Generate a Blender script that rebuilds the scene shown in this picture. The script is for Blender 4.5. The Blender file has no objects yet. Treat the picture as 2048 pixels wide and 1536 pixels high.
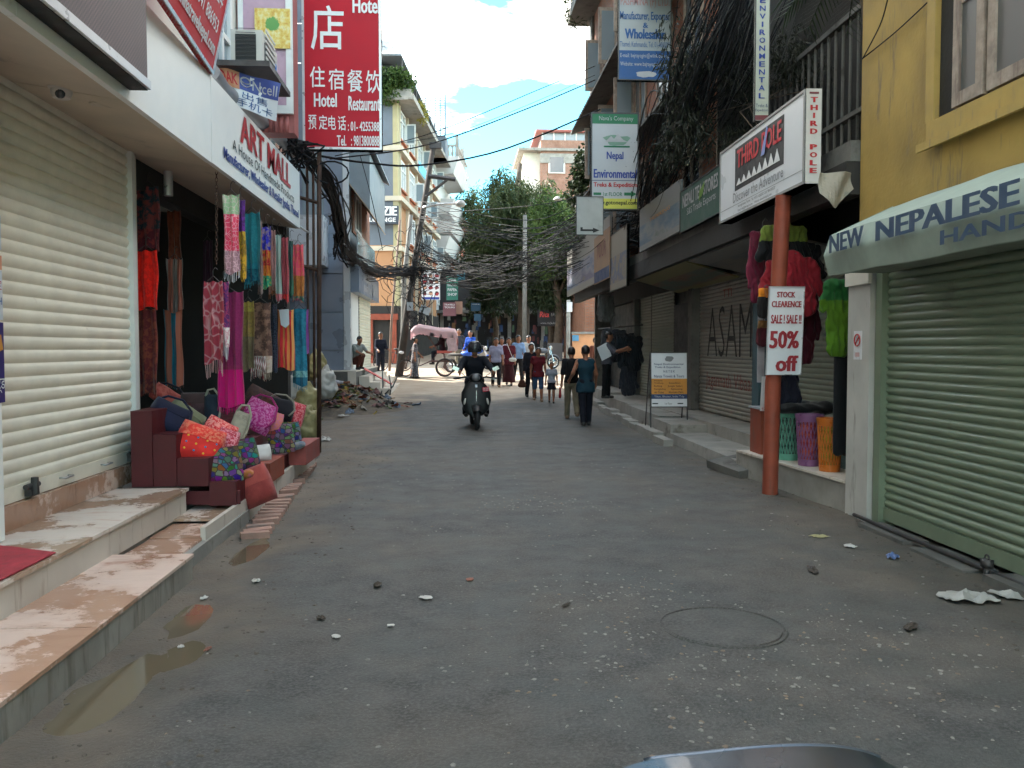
import bpy, math, random
import numpy as np
from mathutils import Vector, Matrix, Euler, noise as mnoise
R = math.radians
random.seed(7); np.random.seed(7)
scene = bpy.context.scene
# ------------------------------------------------------------------ camera
F, CX, CY, CAMH, VX, VY = 1680.0, 1024.0, 768.0, 1.6, 920.0, 698.0
YAW = math.atan((CX - VX) / F); PITCH = math.atan((CY - VY) / F)
cam = bpy.data.cameras.new('camera'); cam.sensor_width = 36; cam.lens = 36 * F / 2048
cam.clip_start = 0.05; cam.clip_end = 2000
camo = bpy.data.objects.new('camera', cam); scene.collection.objects.link(camo)
camo.location = (0, 0, CAMH); camo.rotation_euler = (math.pi / 2 - PITCH, 0, -YAW)
scene.camera = camo
# ------------------------------------------------------------------ sky, sun, exposure
SUN_EL, SUN_AZ = R(38), R(149)        # azimuth measured from +X towards +Y
world = bpy.data.worlds.new('World'); scene.world = world; world.use_nodes = True
nt = world.node_tree; nt.nodes.clear()
def wn(t, **k):
    n = nt.nodes.new(t)
    for a, b in k.items(): setattr(n, a, b)
    return n
sky = wn('ShaderNodeTexSky', sky_type='NISHITA', sun_disc=False, sun_elevation=SUN_EL, sun_rotation=math.pi / 2 - SUN_AZ, dust_density=.4, ozone_density=1.0, altitude=1300)
tc = wn('ShaderNodeTexCoord'); mp = wn('ShaderNodeMapping'); mp.inputs['Scale'].default_value = (1, 1, 2.6); mp.inputs['Location'].default_value = (4.1, 3.1, 0.6)
n1 = wn('ShaderNodeTexNoise'); n1.inputs['Scale'].default_value = 2.6; n1.inputs['Detail'].default_value = 9; n1.inputs['Roughness'].default_value = .58
cr = wn('ShaderNodeValToRGB'); cr.color_ramp.elements[0].position = .485; cr.color_ramp.elements[1].position = .70
mixc = wn('ShaderNodeMixRGB'); mixc.inputs['Color2'].default_value = (29.0, 26.2, 23.0, 1)
tint = wn('ShaderNodeMixRGB', blend_type='MULTIPLY'); tint.inputs['Fac'].default_value = 1; tint.inputs['Color2'].default_value = (.55, 1.12, 1.02, 1)
bg = wn('ShaderNodeBackground'); bg.inputs['Strength'].default_value = 0.13
wo = wn('ShaderNodeOutputWorld')
L = nt.links.new
L(tc.outputs['Generated'], mp.inputs['Vector']); L(mp.outputs['Vector'], n1.inputs['Vector']); L(n1.outputs['Fac'], cr.inputs['Fac'])
L(cr.outputs['Color'], mixc.inputs['Fac']); L(sky.outputs['Color'], tint.inputs['Color1']); L(tint.outputs['Color'], mixc.inputs['Color1'])
L(mixc.outputs['Color'], bg.inputs['Color']); L(bg.outputs['Background'], wo.inputs['Surface'])
sl = bpy.data.lights.new('sun', 'SUN'); sl.energy = 4.2; sl.angle = R(0.7); sl.color = (1, .94, .84)
so = bpy.data.objects.new('sun', sl); scene.collection.objects.link(so)
sd = Vector((math.cos(SUN_EL) * math.cos(SUN_AZ), math.cos(SUN_EL) * math.sin(SUN_AZ), math.sin(SUN_EL)))
so.rotation_euler = sd.to_track_quat('Z', 'Y').to_euler(); so.location = (30, 0, 40)
scene.view_settings.view_transform = 'Standard'; scene.view_settings.look = 'None'
scene.view_settings.gamma = 1; scene.view_settings.use_curve_mapping = False
scene.view_settings.exposure = 2.15
scene.render.engine = 'CYCLES'
scene.cycles.max_bounces = 5; scene.cycles.diffuse_bounces = 3; scene.cycles.glossy_bounces = 2; scene.cycles.transparent_max_bounces = 8
scene.cycles.use_denoising = True; scene.cycles.use_adaptive_sampling = True; scene.cycles.adaptive_threshold = .03
# ------------------------------------------------------------------ photo pixels -> rays
def ray(u, v):
    x = (u - CX) / F; y = -(v - CY) / F
    f = math.cos(PITCH) + y * math.sin(PITCH); up = y * math.cos(PITCH) - math.sin(PITCH)
    return x * math.cos(YAW) + f * math.sin(YAW), f * math.cos(YAW) - x * math.sin(YAW), up
def PY(u, v, Y): r = ray(u, v); k = Y / r[1]; return Vector((r[0] * k, Y, CAMH + r[2] * k))
def PX(u, v, X): r = ray(u, v); k = X / r[0]; return Vector((X, r[1] * k, CAMH + r[2] * k))
def PZ(u, v, Z=0): r = ray(u, v); k = (Z - CAMH) / r[2]; return Vector((r[0] * k, r[1] * k, Z))
def gz(y):
    if y < 18: return 0.0
    return .0022 * (min(y, 36) - 18) ** 2 + max(0, min(y, 70) - 36) * .03
def PG(u, v):
    y = 15
    for i in range(60): p = PZ(u, v, gz(y)); y = .5 * y + .5 * p.y
    return p
# ------------------------------------------------------------------ materials
MATS = {}
def nodes_of(name):
    m = bpy.data.materials.new(name); m.use_nodes = True
    t = m.node_tree; b = t.nodes['Principled BSDF']
    return m, t, b
def N(t, typ, **k):
    n = t.nodes.new(typ)
    for a, b in k.items():
        if a in n.inputs.keys(): n.inputs[a].default_value = b
        else: setattr(n, a, b)
    return n
def c4(c): return (c[0], c[1], c[2], 1)
def ramp(t, fac, stops, interp='LINEAR'):
    n = t.nodes.new('ShaderNodeValToRGB'); cr = n.color_ramp; cr.interpolation = interp
    while len(cr.elements) < len(stops): cr.elements.new(0.5)
    for e, (p, c) in zip(cr.elements, stops): e.position = p; e.color = c4(c) if len(c) == 3 else c
    t.links.new(fac, n.inputs['Fac']); return n.outputs['Color']
def mix(t, fac, a, b, mode='MIX'):
    n = t.nodes.new('ShaderNodeMixRGB'); n.blend_type = mode
    for s, i in ((fac, 'Fac'), (a, 'Color1'), (b, 'Color2')):
        if isinstance(s, (int, float)): n.inputs[i].default_value = s
        elif isinstance(s, tuple): n.inputs[i].default_value = c4(s)
        else: t.links.new(s, n.inputs[i])
    return n.outputs['Color']
def coords(t, kind='pos', scale=(1, 1, 1), rot=(0, 0, 0)):
    if kind == 'pos': o = t.nodes.new('ShaderNodeNewGeometry').outputs['Position']
    else: o = t.nodes.new('ShaderNodeTexCoord').outputs['Object' if kind == 'obj' else 'Generated']
    mp = t.nodes.new('ShaderNodeMapping'); mp.inputs['Scale'].default_value = scale; mp.inputs['Rotation'].default_value = rot
    t.links.new(o, mp.inputs['Vector']); return mp.outputs['Vector']
def noise(t, vec, scale, detail=3, rough=.6):
    n = N(t, 'ShaderNodeTexNoise', Scale=scale, Detail=detail, Roughness=rough); t.links.new(vec, n.inputs['Vector']); return n.outputs['Fac']
def bump(t, b, h, strength=.3, dist=.01):
    n = N(t, 'ShaderNodeBump', Strength=strength, Distance=dist); t.links.new(h, n.inputs['Height']); t.links.new(n.outputs['Normal'], b.inputs['Normal'])
def mat(name, col, rough=.7, var=.25, scale=6, metal=0, bmp=.15, bscale=40, dirt=None, dirt_amt=.45, coord='pos', spec=.4, streak=False, coat=0):
    """painted / plain surface: base colour with uneven tone, optional grime, fine relief"""
    if name in MATS: return MATS[name]
    m, t, b = nodes_of(name)
    v = coords(t, coord)
    f = noise(t, v, scale)
    dk = tuple(x * (1 - var) for x in col); lt = tuple(min(1, x * (1 + var * .6)) for x in col)
    c = ramp(t, f, [(.3, dk), (.7, lt)])
    if dirt:
        vs = coords(t, coord, (3, 3, .5) if streak else (1, 1, 1))
        g = noise(t, vs, 2.3, 4, .7)
        gm = ramp(t, g, [(1 - dirt_amt, (0, 0, 0)), (min(1, 1.15 - dirt_amt), (1, 1, 1))])
        c = mix(t, gm, c, dirt)
    t.links.new(c, b.inputs['Base Color'])
    r = ramp(t, f, [(.3, (max(0, rough - .12),) * 3), (.7, (min(1, rough + .1),) * 3)])
    t.links.new(r, b.inputs['Roughness'])
    b.inputs['Metallic'].default_value = metal; b.inputs['Specular IOR Level'].default_value = spec
    if coat: b.inputs['Coat Weight'].default_value = coat
    if bmp: bump(t, b, noise(t, v, bscale, 1), bmp, .01)
    MATS[name] = m; return m
def hexc(h):
    v = [int(h[i:i + 2], 16) / 255 for i in (0, 2, 4)]
    return tuple(x / 12.92 if x < .04045 else ((x + .055) / 1.055) ** 2.4 for x in v)
def flat(name, col, rough=.55, spec=.4):
    if name in MATS: return MATS[name]
    return mat(name, col, rough, .08, 8, 0, 0, spec=spec)
def brickmat(name, c1, c2, mortar, scale=1.0, axis='x', offs=.012, dirt=None):
    m, t, b = nodes_of(name)
    g = t.nodes.new('ShaderNodeNewGeometry'); sx = t.nodes.new('ShaderNodeSeparateXYZ'); t.links.new(g.outputs['Position'], sx.inputs[0])
    cb = t.nodes.new('ShaderNodeCombineXYZ')
    ad = N(t, 'ShaderNodeMath', operation='ADD'); t.links.new(sx.outputs['X'], ad.inputs[0]); t.links.new(sx.outputs['Y'], ad.inputs[1])
    t.links.new(ad.outputs[0], cb.inputs['X']); t.links.new(sx.outputs['Z'], cb.inputs['Y'])
    br = N(t, 'ShaderNodeTexBrick'); br.inputs['Scale'].default_value = 1; br.inputs['Brick Width'].default_value = .235 * scale; br.inputs['Row Height'].default_value = .075 * scale
    br.inputs['Mortar Size'].default_value = offs; br.inputs['Color1'].default_value = c4(c1); br.inputs['Color2'].default_value = c4(c2); br.inputs['Mortar'].default_value = c4(mortar)
    t.links.new(cb.outputs[0], br.inputs['Vector'])
    v = coords(t); f = noise(t, v, 1.7, 8, .65)
    c = mix(t, ramp(t, f, [(.35, (0, 0, 0)), (.75, (.75, .75, .75))]), br.outputs['Color'], dirt or tuple(x * .45 for x in c1))
    t.links.new(c, b.inputs['Base Color']); b.inputs['Roughness'].default_value = .85
    bump(t, b, br.outputs['Fac'], -.5, .01); MATS[name] = m; return m
def emit(name, col, s):
    m, t, b = nodes_of(name); b.inputs['Emission Color'].default_value = c4(col); b.inputs['Emission Strength'].default_value = s; b.inputs['Base Color'].default_value = c4(col); MATS[name] = m; return m
def glassmat(name, col=(.05, .06, .07), rough=.08):
    m, t, b = nodes_of(name); b.inputs['Base Color'].default_value = c4(col); b.inputs['Roughness'].default_value = rough
    b.inputs['Specular IOR Level'].default_value = .6; b.inputs['Coat Weight'].default_value = .3
    bump(t, b, noise(t, coords(t), .8, 2), .15, .05); MATS[name] = m; return m
# ------------------------------------------------------------------ mesh builder
ORG = {}
class MB:
    def __init__(s): s.v = []; s.f = []; s.m = []; s.cm = 0
    def add(s, vs, fs):
        o = len(s.v); s.v.extend(tuple(v) for v in vs)
        for f in fs: s.f.append(tuple(i + o for i in f)); s.m.append(s.cm)
        return s
    def quad(s, a, b, c, d): return s.add([a, b, c, d], [(0, 1, 2, 3)])
    def box(s, x0, x1, y0, y1, z0, z1):
        vs = [(x, y, z) for z in (z0, z1) for y in (y0, y1) for x in (x0, x1)]
        return s.add(vs, [(0, 2, 3, 1), (4, 5, 7, 6), (0, 1, 5, 4), (2, 6, 7, 3), (0, 4, 6, 2), (1, 3, 7, 5)])
    def hexa(s, p):      # p: 8 points, bottom ring 0-3, top ring 4-7
        return s.add(p, [(3, 2, 1, 0), (4, 5, 6, 7), (0, 1, 5, 4), (1, 2, 6, 5), (2, 3, 7, 6), (3, 0, 4, 7)])
    def obox(s, c, size, M):
        c = Vector(c); h = [x / 2 for x in size]
        vs = [c + M @ Vector((x * h[0], y * h[1], z * h[2])) for z in (-1, 1) for y in (-1, 1) for x in (-1, 1)]
        return s.add(vs, [(0, 2, 3, 1), (4, 5, 7, 6), (0, 1, 5, 4), (2, 6, 7, 3), (0, 4, 6, 2), (1, 3, 7, 5)])
    def prism(s, poly, d):     # poly: list of Vector ring, d: extrusion vector
        n = len(poly); d = Vector(d); a = [Vector(p) for p in poly]
        return s.add(a + [p + d for p in a], [tuple(range(n))[::-1], tuple(range(n, 2 * n))] + [(i, (i + 1) % n, n + (i + 1) % n, n + i) for i in range(n)])
    def cyl(s, p0, p1, r0, r1=None, n=10, caps=True):
        if r1 is None: r1 = r0
        p0 = Vector(p0); p1 = Vector(p1); d = (p1 - p0)
        if d.length < 1e-6: return s
        q = d.to_track_quat('Z', 'Y'); ex = q @ Vector((1, 0, 0)); ey = q @ Vector((0, 1, 0))
        vs = []
        for p, r in ((p0, r0), (p1, r1)):
            for i in range(n):
                a = 2 * math.pi * i / n; vs.append(p + ex * (r * math.cos(a)) + ey * (r * math.sin(a)))
        fs = [(i, (i + 1) % n, n + (i + 1) % n, n + i) for i in range(n)]
        if caps: fs += [tuple(range(n))[::-1], tuple(range(n, 2 * n))]
        return s.add(vs, fs)
    def tube(s, pts, r, n=5, r1=None):
        pts = [Vector(p) for p in pts]; m = len(pts); vs = []; up = None
        for i, p in enumerate(pts):
            d = (pts[min(i + 1, m - 1)] - pts[max(i - 1, 0)]).normalized()
            if up is None: up = Vector((0, 0, 1)) if abs(d.z) < .9 else Vector((1, 0, 0))
            ex = d.cross(up); ex.normalize(); ey = ex.cross(d); up = ey
            rr = r if r1 is None else r + (r1 - r) * i / (m - 1)
            for k in range(n):
                a = 2 * math.pi * k / n; vs.append(p + ex * (rr * math.cos(a)) + ey * (rr * math.sin(a)))
        fs = [(i * n + k, i * n + (k + 1) % n, (i + 1) * n + (k + 1) % n, (i + 1) * n + k) for i in range(m - 1) for k in range(n)]
        fs += [tuple(range(n))[::-1], tuple(range((m - 1) * n, m * n))]
        return s.add(vs, fs)
    def lathe(s, prof, c=(0, 0, 0), n=16, axis='Z', ang=(0, 2 * math.pi)):
        vs = []; c = Vector(c); full = abs(ang[1] - ang[0] - 2 * math.pi) < 1e-4; nn = n if full else n + 1
        for r, h in prof:
            for i in range(nn):
                a = ang[0] + (ang[1] - ang[0]) * i / n; x, y = r * math.cos(a), r * math.sin(a)
                vs.append(c + Vector({'Z': (x, y, h), 'X': (h, x, y), 'Y': (x, h, y)}[axis]))
        fs = [(j * nn + i, j * nn + (i + 1) % nn, (j + 1) * nn + (i + 1) % nn, (j + 1) * nn + i) for j in range(len(prof) - 1) for i in range(n)]
        return s.add(vs, fs)
    def ell(s, c, r, n=12, m=8, M=None):
        c = Vector(c); vs = []; M = M or Matrix.Identity(3)
        for j in range(m + 1):
            th = math.pi * j / m
            for i in range(n):
                a = 2 * math.pi * i / n; vs.append(c + M @ Vector((r[0] * math.sin(th) * math.cos(a), r[1] * math.sin(th) * math.sin(a), r[2] * math.cos(th))))
        return s.add(vs, [(j * n + i, (j + 1) * n + i, (j + 1) * n + (i + 1) % n, j * n + (i + 1) % n) for j in range(m) for i in range(n)])
    def torus(s, c, R_, r, axis='X', n=24, m=8):
        c = Vector(c); vs = []
        for i in range(n):
            a = 2 * math.pi * i / n
            for k in range(m):
                b = 2 * math.pi * k / m; q = R_ + r * math.cos(b); p = (q * math.cos(a), q * math.sin(a), r * math.sin(b))
                vs.append(c + Vector({'Z': p, 'X': (p[2], p[0], p[1]), 'Y': (p[0], p[2], p[1])}[axis]))
        return s.add(vs, [(i * m + k, ((i + 1) % n) * m + k, ((i + 1) % n) * m + (k + 1) % m, i * m + (k + 1) % m) for i in range(n) for k in range(m)])
    def sheet(s, fn, nu, nv, th=0):     # fn(a,b) -> Vector, a,b in 0..1 ; th: thickness vector
        vs = [fn(i / nu, j / nv) for j in range(nv + 1) for i in range(nu + 1)]; w = nu + 1
        fs = [(j * w + i, j * w + i + 1, (j + 1) * w + i + 1, (j + 1) * w + i) for j in range(nv) for i in range(nu)]
        if th:
            th = Vector(th); k = len(vs); vs = vs + [v + th for v in vs]
            fs = fs + [tuple(q + k for q in f[::-1]) for f in fs]
            rim = [i for i in range(w)] + [j * w + nu for j in range(1, nv + 1)] + [nv * w + i for i in range(nu - 1, -1, -1)] + [j * w for j in range(nv - 1, 0, -1)]
            fs += [(rim[(i + 1) % len(rim)], rim[i], rim[i] + k, rim[(i + 1) % len(rim)] + k) for i in range(len(rim))]
        return s.add(vs, fs)
    def xf(s, M):
        s.v = [tuple(M @ Vector(v)) for v in s.v]; return s
    def build(s, name, mats, parent=None, smooth=False, local=False, **tags):
        me = bpy.data.meshes.new(name)
        off = Vector((0, 0, 0))
        if parent is not None and not local: off = ORG.get(parent.name, off)
        me.from_pydata([tuple(Vector(v) - off) for v in s.v], [], s.f)
        if not isinstance(mats, (list, tuple)): mats = [mats]
        for m in mats: me.materials.append(m)
        if len(mats) > 1: me.polygons.foreach_set('material_index', s.m)
        if smooth:
            me.polygons.foreach_set('use_smooth', [True] * len(me.polygons))
            if smooth == 'angle': me.set_sharp_from_angle(angle=R(40))
        me.update()
        return link(name, me, parent, **tags)
def link(name, me, parent=None, **tags):
    o = bpy.data.objects.new(name, me); scene.collection.objects.link(o)
    if parent is not None:
        o.parent = parent; ORG[o.name] = ORG.get(parent.name, Vector((0, 0, 0)))
    tag(o, **tags); return o
def tag(o, label=None, cat=None, group=None, kind=None):
    if label: o['label'] = label
    if cat: o['category'] = cat
    if group: o['group'] = group
    if kind: o['kind'] = kind
    return o
def thing(name, label, cat, loc=(0, 0, 0), group=None, rz=0):
    o = bpy.data.objects.new(name, None); scene.collection.objects.link(o); o.empty_display_size = .1
    o.location = loc; o.rotation_euler = (0, 0, rz); ORG[o.name] = Vector(loc); return tag(o, label, cat, group)
def copy_tree(o, parent=None):
    c = o.copy(); scene.collection.objects.link(c); c.parent = parent
    for ch in o.children: copy_tree(ch, c)
    return c
# ------------------------------------------------------------------ signed-distance bodies -> one continuous mesh
def sdf_mesh(prims, vox=.016, k=.03, cut=None):
    """prims: (p0,p1,r0,r1) tapered capsules, smoothly joined; surface nets"""
    P = np.array([[*p[0], *p[1]] for p in prims], float); rm = max(max(p[2], p[3]) for p in prims) + 3 * vox
    lo = np.minimum(P[:, :3].min(0), P[:, 3:].min(0)) - rm; hi = np.maximum(P[:, :3].max(0), P[:, 3:].max(0)) + rm
    n = np.ceil((hi - lo) / vox).astype(int) + 1
    gx, gy, gzz = np.meshgrid(*[lo[i] + vox * np.arange(n[i]) for i in range(3)], indexing='ij')
    G = np.stack([gx, gy, gzz], -1); D = np.full(G.shape[:3], 9.)
    for p in prims:
        a = np.array(p[0], float); b = np.array(p[1], float); ab = b - a; L2 = max(1e-9, float(ab @ ab))
        t = np.clip(((G - a) @ ab) / L2, 0, 1)
        q = G - a - t[..., None] * ab
        if len(p) > 4: q = q / np.array(p[4])
        d = np.sqrt((q * q).sum(-1)) - (p[2] + (p[3] - p[2]) * t)
        h = np.clip(.5 + .5 * (d - D) / k, 0, 1); D = d * (1 - h) + D * h - k * h * (1 - h)
    if cut is not None: D = np.maximum(D, cut(G))
    S = D < 0
    cs = [(i, j, l) for i in (0, 1) for j in (0, 1) for l in (0, 1)]
    sh = tuple(x - 1 for x in S.shape)
    sl_ = lambda c: tuple(slice(c[i], c[i] + sh[i]) for i in range(3))
    cnt = sum(S[sl_(c)].astype(int) for c in cs); act = (cnt > 0) & (cnt < 8)
    acc = np.zeros(sh + (3,)); num = np.zeros(sh)
    for c in cs:
        for ax in range(3):
            if c[ax]: continue
            e = list(c); e[ax] = 1
            d0 = D[sl_(c)]; d1 = D[sl_(e)]; x = (d0 < 0) != (d1 < 0)
            tt = np.where(x, d0 / np.where(np.abs(d0 - d1) < 1e-12, 1, d0 - d1), 0)
            for q in range(3): acc[..., q] += np.where(x, c[q] + (tt if q == ax else 0), 0)
            num += x
    idx = -np.ones(sh, int); ii = np.argwhere(act); idx[act] = np.arange(len(ii))
    V = lo + vox * (ii + acc[act] / num[act][:, None])
    Fs = []
    for ax in range(3):
        o1, o2 = [(1, 2), (2, 0), (0, 1)][ax]
        a = [slice(1, -1)] * 3; a[ax] = slice(0, -1); b = list(a); b[ax] = slice(1, None)
        s0 = S[tuple(a)]; s1 = S[tuple(b)]; ch = np.argwhere(s0 != s1)
        if not len(ch): continue
        off = np.array([1, 1, 1]); off[ax] = 0; base = ch + off
        u = np.zeros(3, int); u[o1] = 1; w = np.zeros(3, int); w[o2] = 1
        q = [idx[tuple((base - x).T)] for x in (u * 0, u, u + w, w)]
        q = np.stack(q, 1); fl = s0[tuple(ch.T)]
        q[~fl] = q[~fl][:, ::-1]
        Fs.append(q)
    Fs = np.concatenate(Fs); Fs = Fs[(Fs >= 0).all(1)]
    return [tuple(v) for v in V], [tuple(int(i) for i in f) for f in Fs]
# ------------------------------------------------------------------ lettering
def text_mesh(body, bold=0, spacing=1.0):
    cu = bpy.data.curves.new('lettering', 'FONT'); cu.body = body; cu.resolution_u = 2; cu.offset = bold; cu.space_character = spacing
    cu.fill_mode = 'FRONT'; cu.align_x = 'LEFT'
    ob = bpy.data.objects.new('lettering', cu); TSC.collection.objects.link(ob)
    with bpy.context.temp_override(scene=TSC, view_layer=TSC.view_layers[0]): dg = bpy.context.evaluated_depsgraph_get()
    me = bpy.data.meshes.new_from_object(ob.evaluated_get(dg))
    bpy.data.objects.remove(ob); bpy.data.curves.remove(cu); return me
TSC = bpy.data.scenes.new('lettering_tmp')
class Sign:
    """flat board with its own right / up / normal; a,b in 0..1 from lower left"""
    def __init__(s, root, o, rt, up, W, Hh):
        s.root = root; s.o = Vector(o); s.rt = Vector(rt).normalized(); s.up = Vector(up).normalized(); s.n = s.rt.cross(s.up); s.W = W; s.H = Hh; s.lv = 0
    def p(s, a, b, z=0): return s.o + s.rt * (a * s.W) + s.up * (b * s.H) + s.n * z
    def slab(s, a0, b0, a1, b1, z0, z1, name, m, parent=None):
        mb = MB(); mb.hexa([s.p(a0, b0, z0), s.p(a1, b0, z0), s.p(a1, b0, z1), s.p(a0, b0, z1), s.p(a0, b1, z0), s.p(a1, b1, z0), s.p(a1, b1, z1), s.p(a0, b1, z1)])
        return mb.build(name, m, parent or s.root)
    def board(s, th, m, frame=None, fw=.02, fp=.012):
        b = s.slab(0, 0, 1, 1, -th, 0, 'board', m)
        if frame:
            w, h = fw / s.W, fw / s.H; mb = MB()
            for a0, b0, a1, b1 in ((0, 0, 1, h), (0, 1 - h, 1, 1), (0, h, w, 1 - h), (1 - w, h, 1, 1 - h)):
                mb.hexa([s.p(a0, b0, -th - .002), s.p(a1, b0, -th - .002), s.p(a1, b0, fp), s.p(a0, b0, fp), s.p(a0, b1, -th - .002), s.p(a1, b1, -th - .002), s.p(a1, b1, fp), s.p(a0, b1, fp)])
            mb.build('frame', frame, s.root)
        return b
    def rect(s, a0, b0, a1, b1, m, name='panel', lv=.003):
        return s.slab(a0, b0, a1, b1, .0005, lv, name, m)
    def poly(s, pts, m, name='emblem', lv=.004, th=.003):
        mb = MB(); mb.prism([s.p(a, b, lv) for a, b in pts], s.n * th); return mb.build(name, m, s.root)
    def text(s, body, a0, b0, a1, b1, m, bold=0, sp=1.0, lv=.007, name='lettering', skew=0):
        if '  ' in body:      # separate words: one piece each
            n_ = len(body); i_ = 0
            for wd in [w for w in body.split('  ') if w.strip()]:
                j_ = body.index(wd.strip(), i_); i_ = j_ + len(wd.strip()); s.text(wd.strip(), a0 + (a1 - a0) * j_ / n_, b0, a0 + (a1 - a0) * i_ / n_, b1, m, bold, sp, lv, name, skew)
            return None
        me = text_mesh(body, min(bold, .012), sp)
        if bold > .015:      # heavier weight: further copies of the outline, each shifted and laid a hair higher
            vs = [tuple(v.co) for v in me.vertices]; fs = [tuple(p.vertices) for p in me.polygons]; n_ = len(vs); V_ = []; F_ = []; st = (bold - .012) * 1.1
            for q, dx in enumerate((0, -st, st)): V_ += [(x + dx, y, q * .0012) for x, y, z in vs]; F_ += [tuple(i + q * n_ for i in f) for f in fs]
            bpy.data.meshes.remove(me); me = bpy.data.meshes.new('lettering'); me.from_pydata(V_, [], F_); me.update()
        co = np.empty(len(me.vertices) * 3); me.vertices.foreach_get('co', co); co = co.reshape(-1, 3)
        if not len(co): return None
        if body == 'I': a0, a1 = a0 + (a1 - a0) * .36, a0 + (a1 - a0) * .64
        lo = co.min(0); hi = co.max(0); d = np.maximum(hi - lo, 1e-6)
        org = ORG.get(s.root.name, Vector((0, 0, 0)))
        for i, v in enumerate(me.vertices):
            x = (co[i, 0] - lo[0]) / d[0]; y = (co[i, 1] - lo[1]) / d[1]
            v.co = s.p(a0 + (a1 - a0) * (x + skew * y), b0 + (b1 - b0) * y, lv + co[i, 2]) - org
        me.materials.clear(); me.materials.append(m); me.update(); me.name = name
        return link(name, me, s.root)
# ================================================================== materials of the setting
m_white = mat('fascia_white', (.87, .865, .83), .45, .05, 3, bmp=.03, dirt=(.55, .52, .46), dirt_amt=.30, streak=True)
m_soffit = mat('soffit_cream', (.62, .53, .42), .7, .12, 2, bmp=.05, dirt=(.36, .30, .24), dirt_amt=.38)
m_cream = mat('cream_paint', (.70, .66, .58), .6, .1, 3, bmp=.05, dirt=(.42, .38, .32), dirt_amt=.33, streak=True)
m_slatL = mat('shutter_cream', (.84, .78, .65), .42, .1, 4, 0, .04, 60, dirt=(.52, .44, .34), dirt_amt=.34)
m_slatR = mat('shutter_green', (.19, .235, .165), .40, .16, 2.5, 0, .05, 60, dirt=(.13, .14, .11), dirt_amt=.36)
m_slatG = mat('shutter_grey_green', (.20, .22, .17), .5, .2, 3, 0, .05, 60, dirt=(.10, .09, .07), dirt_amt=.40)
m_slatA = mat('shutter_brown_grey', (.24, .23, .20), .5, .2, 3, 0, .05, 60, dirt=(.12, .10, .08), dirt_amt=.42)
m_slatI = mat('shutter_ivory', (.62, .58, .46), .5, .12, 3, 0, .05, 60, dirt=(.3, .27, .2), dirt_amt=.35)
m_yellow = mat('yellow_wall', (.40, .265, .075), .8, .30, 1.1, 0, .3, 25, dirt=(.19, .145, .085), dirt_amt=.43, streak=True)
m_yellow2 = mat('yellow_trim', (.43, .29, .085), .75, .15, 3, 0, .1, 25, dirt=(.25, .19, .11), dirt_amt=.42, streak=True)
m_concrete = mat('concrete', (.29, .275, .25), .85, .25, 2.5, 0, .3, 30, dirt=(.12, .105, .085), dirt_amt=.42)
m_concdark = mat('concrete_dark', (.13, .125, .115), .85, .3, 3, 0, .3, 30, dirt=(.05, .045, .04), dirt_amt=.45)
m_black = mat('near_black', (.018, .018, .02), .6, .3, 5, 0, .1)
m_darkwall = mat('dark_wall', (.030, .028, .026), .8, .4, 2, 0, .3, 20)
m_brick = brickmat('brick_red', (.36, .13, .065), (.27, .10, .055), (.20, .16, .13))
m_brickfar = brickmat('brick_far', (.36, .15, .09), (.30, .12, .08), (.3, .26, .22))
m_orange = mat('orange_plaster', (.46, .24, .12), .8, .14, .8, 0, .1, 20, dirt=(.30, .17, .10), dirt_amt=.36, streak=True)
m_salmon = mat('salmon_panel', (.42, .15, .075), .8, .15, 2, 0, .1)
m_trimw = mat('band_cream', (.52, .46, .36), .75, .1, 2, 0, .1, dirt=(.36, .31, .24), dirt_amt=.36)
m_pilyel = mat('pilaster_yellow', (.40, .35, .20), .75, .1, 2, 0, .1)
m_wframe = mat('window_white', (.74, .74, .72), .5, .08, 6, 0, .03, dirt=(.5, .48, .44), dirt_amt=.25)
m_wood = mat('weathered_wood', (.34, .27, .22), .75, .35, 9, 0, .3, 30, dirt=(.16, .11, .09), dirt_amt=.45, streak=True)
m_glass = glassmat('window_glass'); m_glassL = glassmat('window_glass_pale', (.22, .27, .30), .12)
m_glassdim = glassmat('dusty_glass', (.10, .105, .10), .35)
m_bluewall = mat('bluegrey_wall', (.14, .165, .20), .8, .15, 1.2, 0, .15, dirt=(.10, .115, .13), dirt_amt=.35, streak=True)
m_panel = mat('grey_panel', (.20, .235, .30), .35, .1, 1.5, .2, .02, spec=.5, dirt=(.15, .17, .21), dirt_amt=.2, streak=True)
m_panelL = mat('silver_panel', (.55, .58, .62), .32, .08, 1.5, .3, .02, spec=.5)
m_sheet = mat('grey_sheet', (.22, .25, .28), .5, .15, 2, .2, .05, dirt=(.12, .13, .13), dirt_amt=.35, streak=True)
m_brownsof = mat('brown_soffit', (.40, .27, .17), .7, .12, 2, 0, .05)
m_steel = mat('dark_steel', (.09, .085, .085), .5, .3, 6, .6, .1)
m_rust = mat('rusty_steel', (.10, .055, .04), .75, .4, 8, .2, .25, 60)
m_chrome = mat('galvanised', (.5, .5, .5), .35, .2, 6, .8, .05)
m_redpaint = mat('dark_red_paint', (.085, .010, .013), .55, .2, 4, 0, .08, 30, dirt=(.06, .012, .012), dirt_amt=.36)
m_redpost = mat('orange_red_paint', (.27, .058, .030), .6, .25, 4, 0, .1, 30, dirt=(.13, .055, .035), dirt_amt=.42, streak=True)
m_bluepost = mat('blue_post_paint', (.06, .12, .15), .6, .25, 4, 0, .1)
m_redcarpet = mat('red_carpet', (.42, .045, .06), .95, .25, 14, 0, .5, 200, dirt=(.28, .08, .08), dirt_amt=.4)
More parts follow.
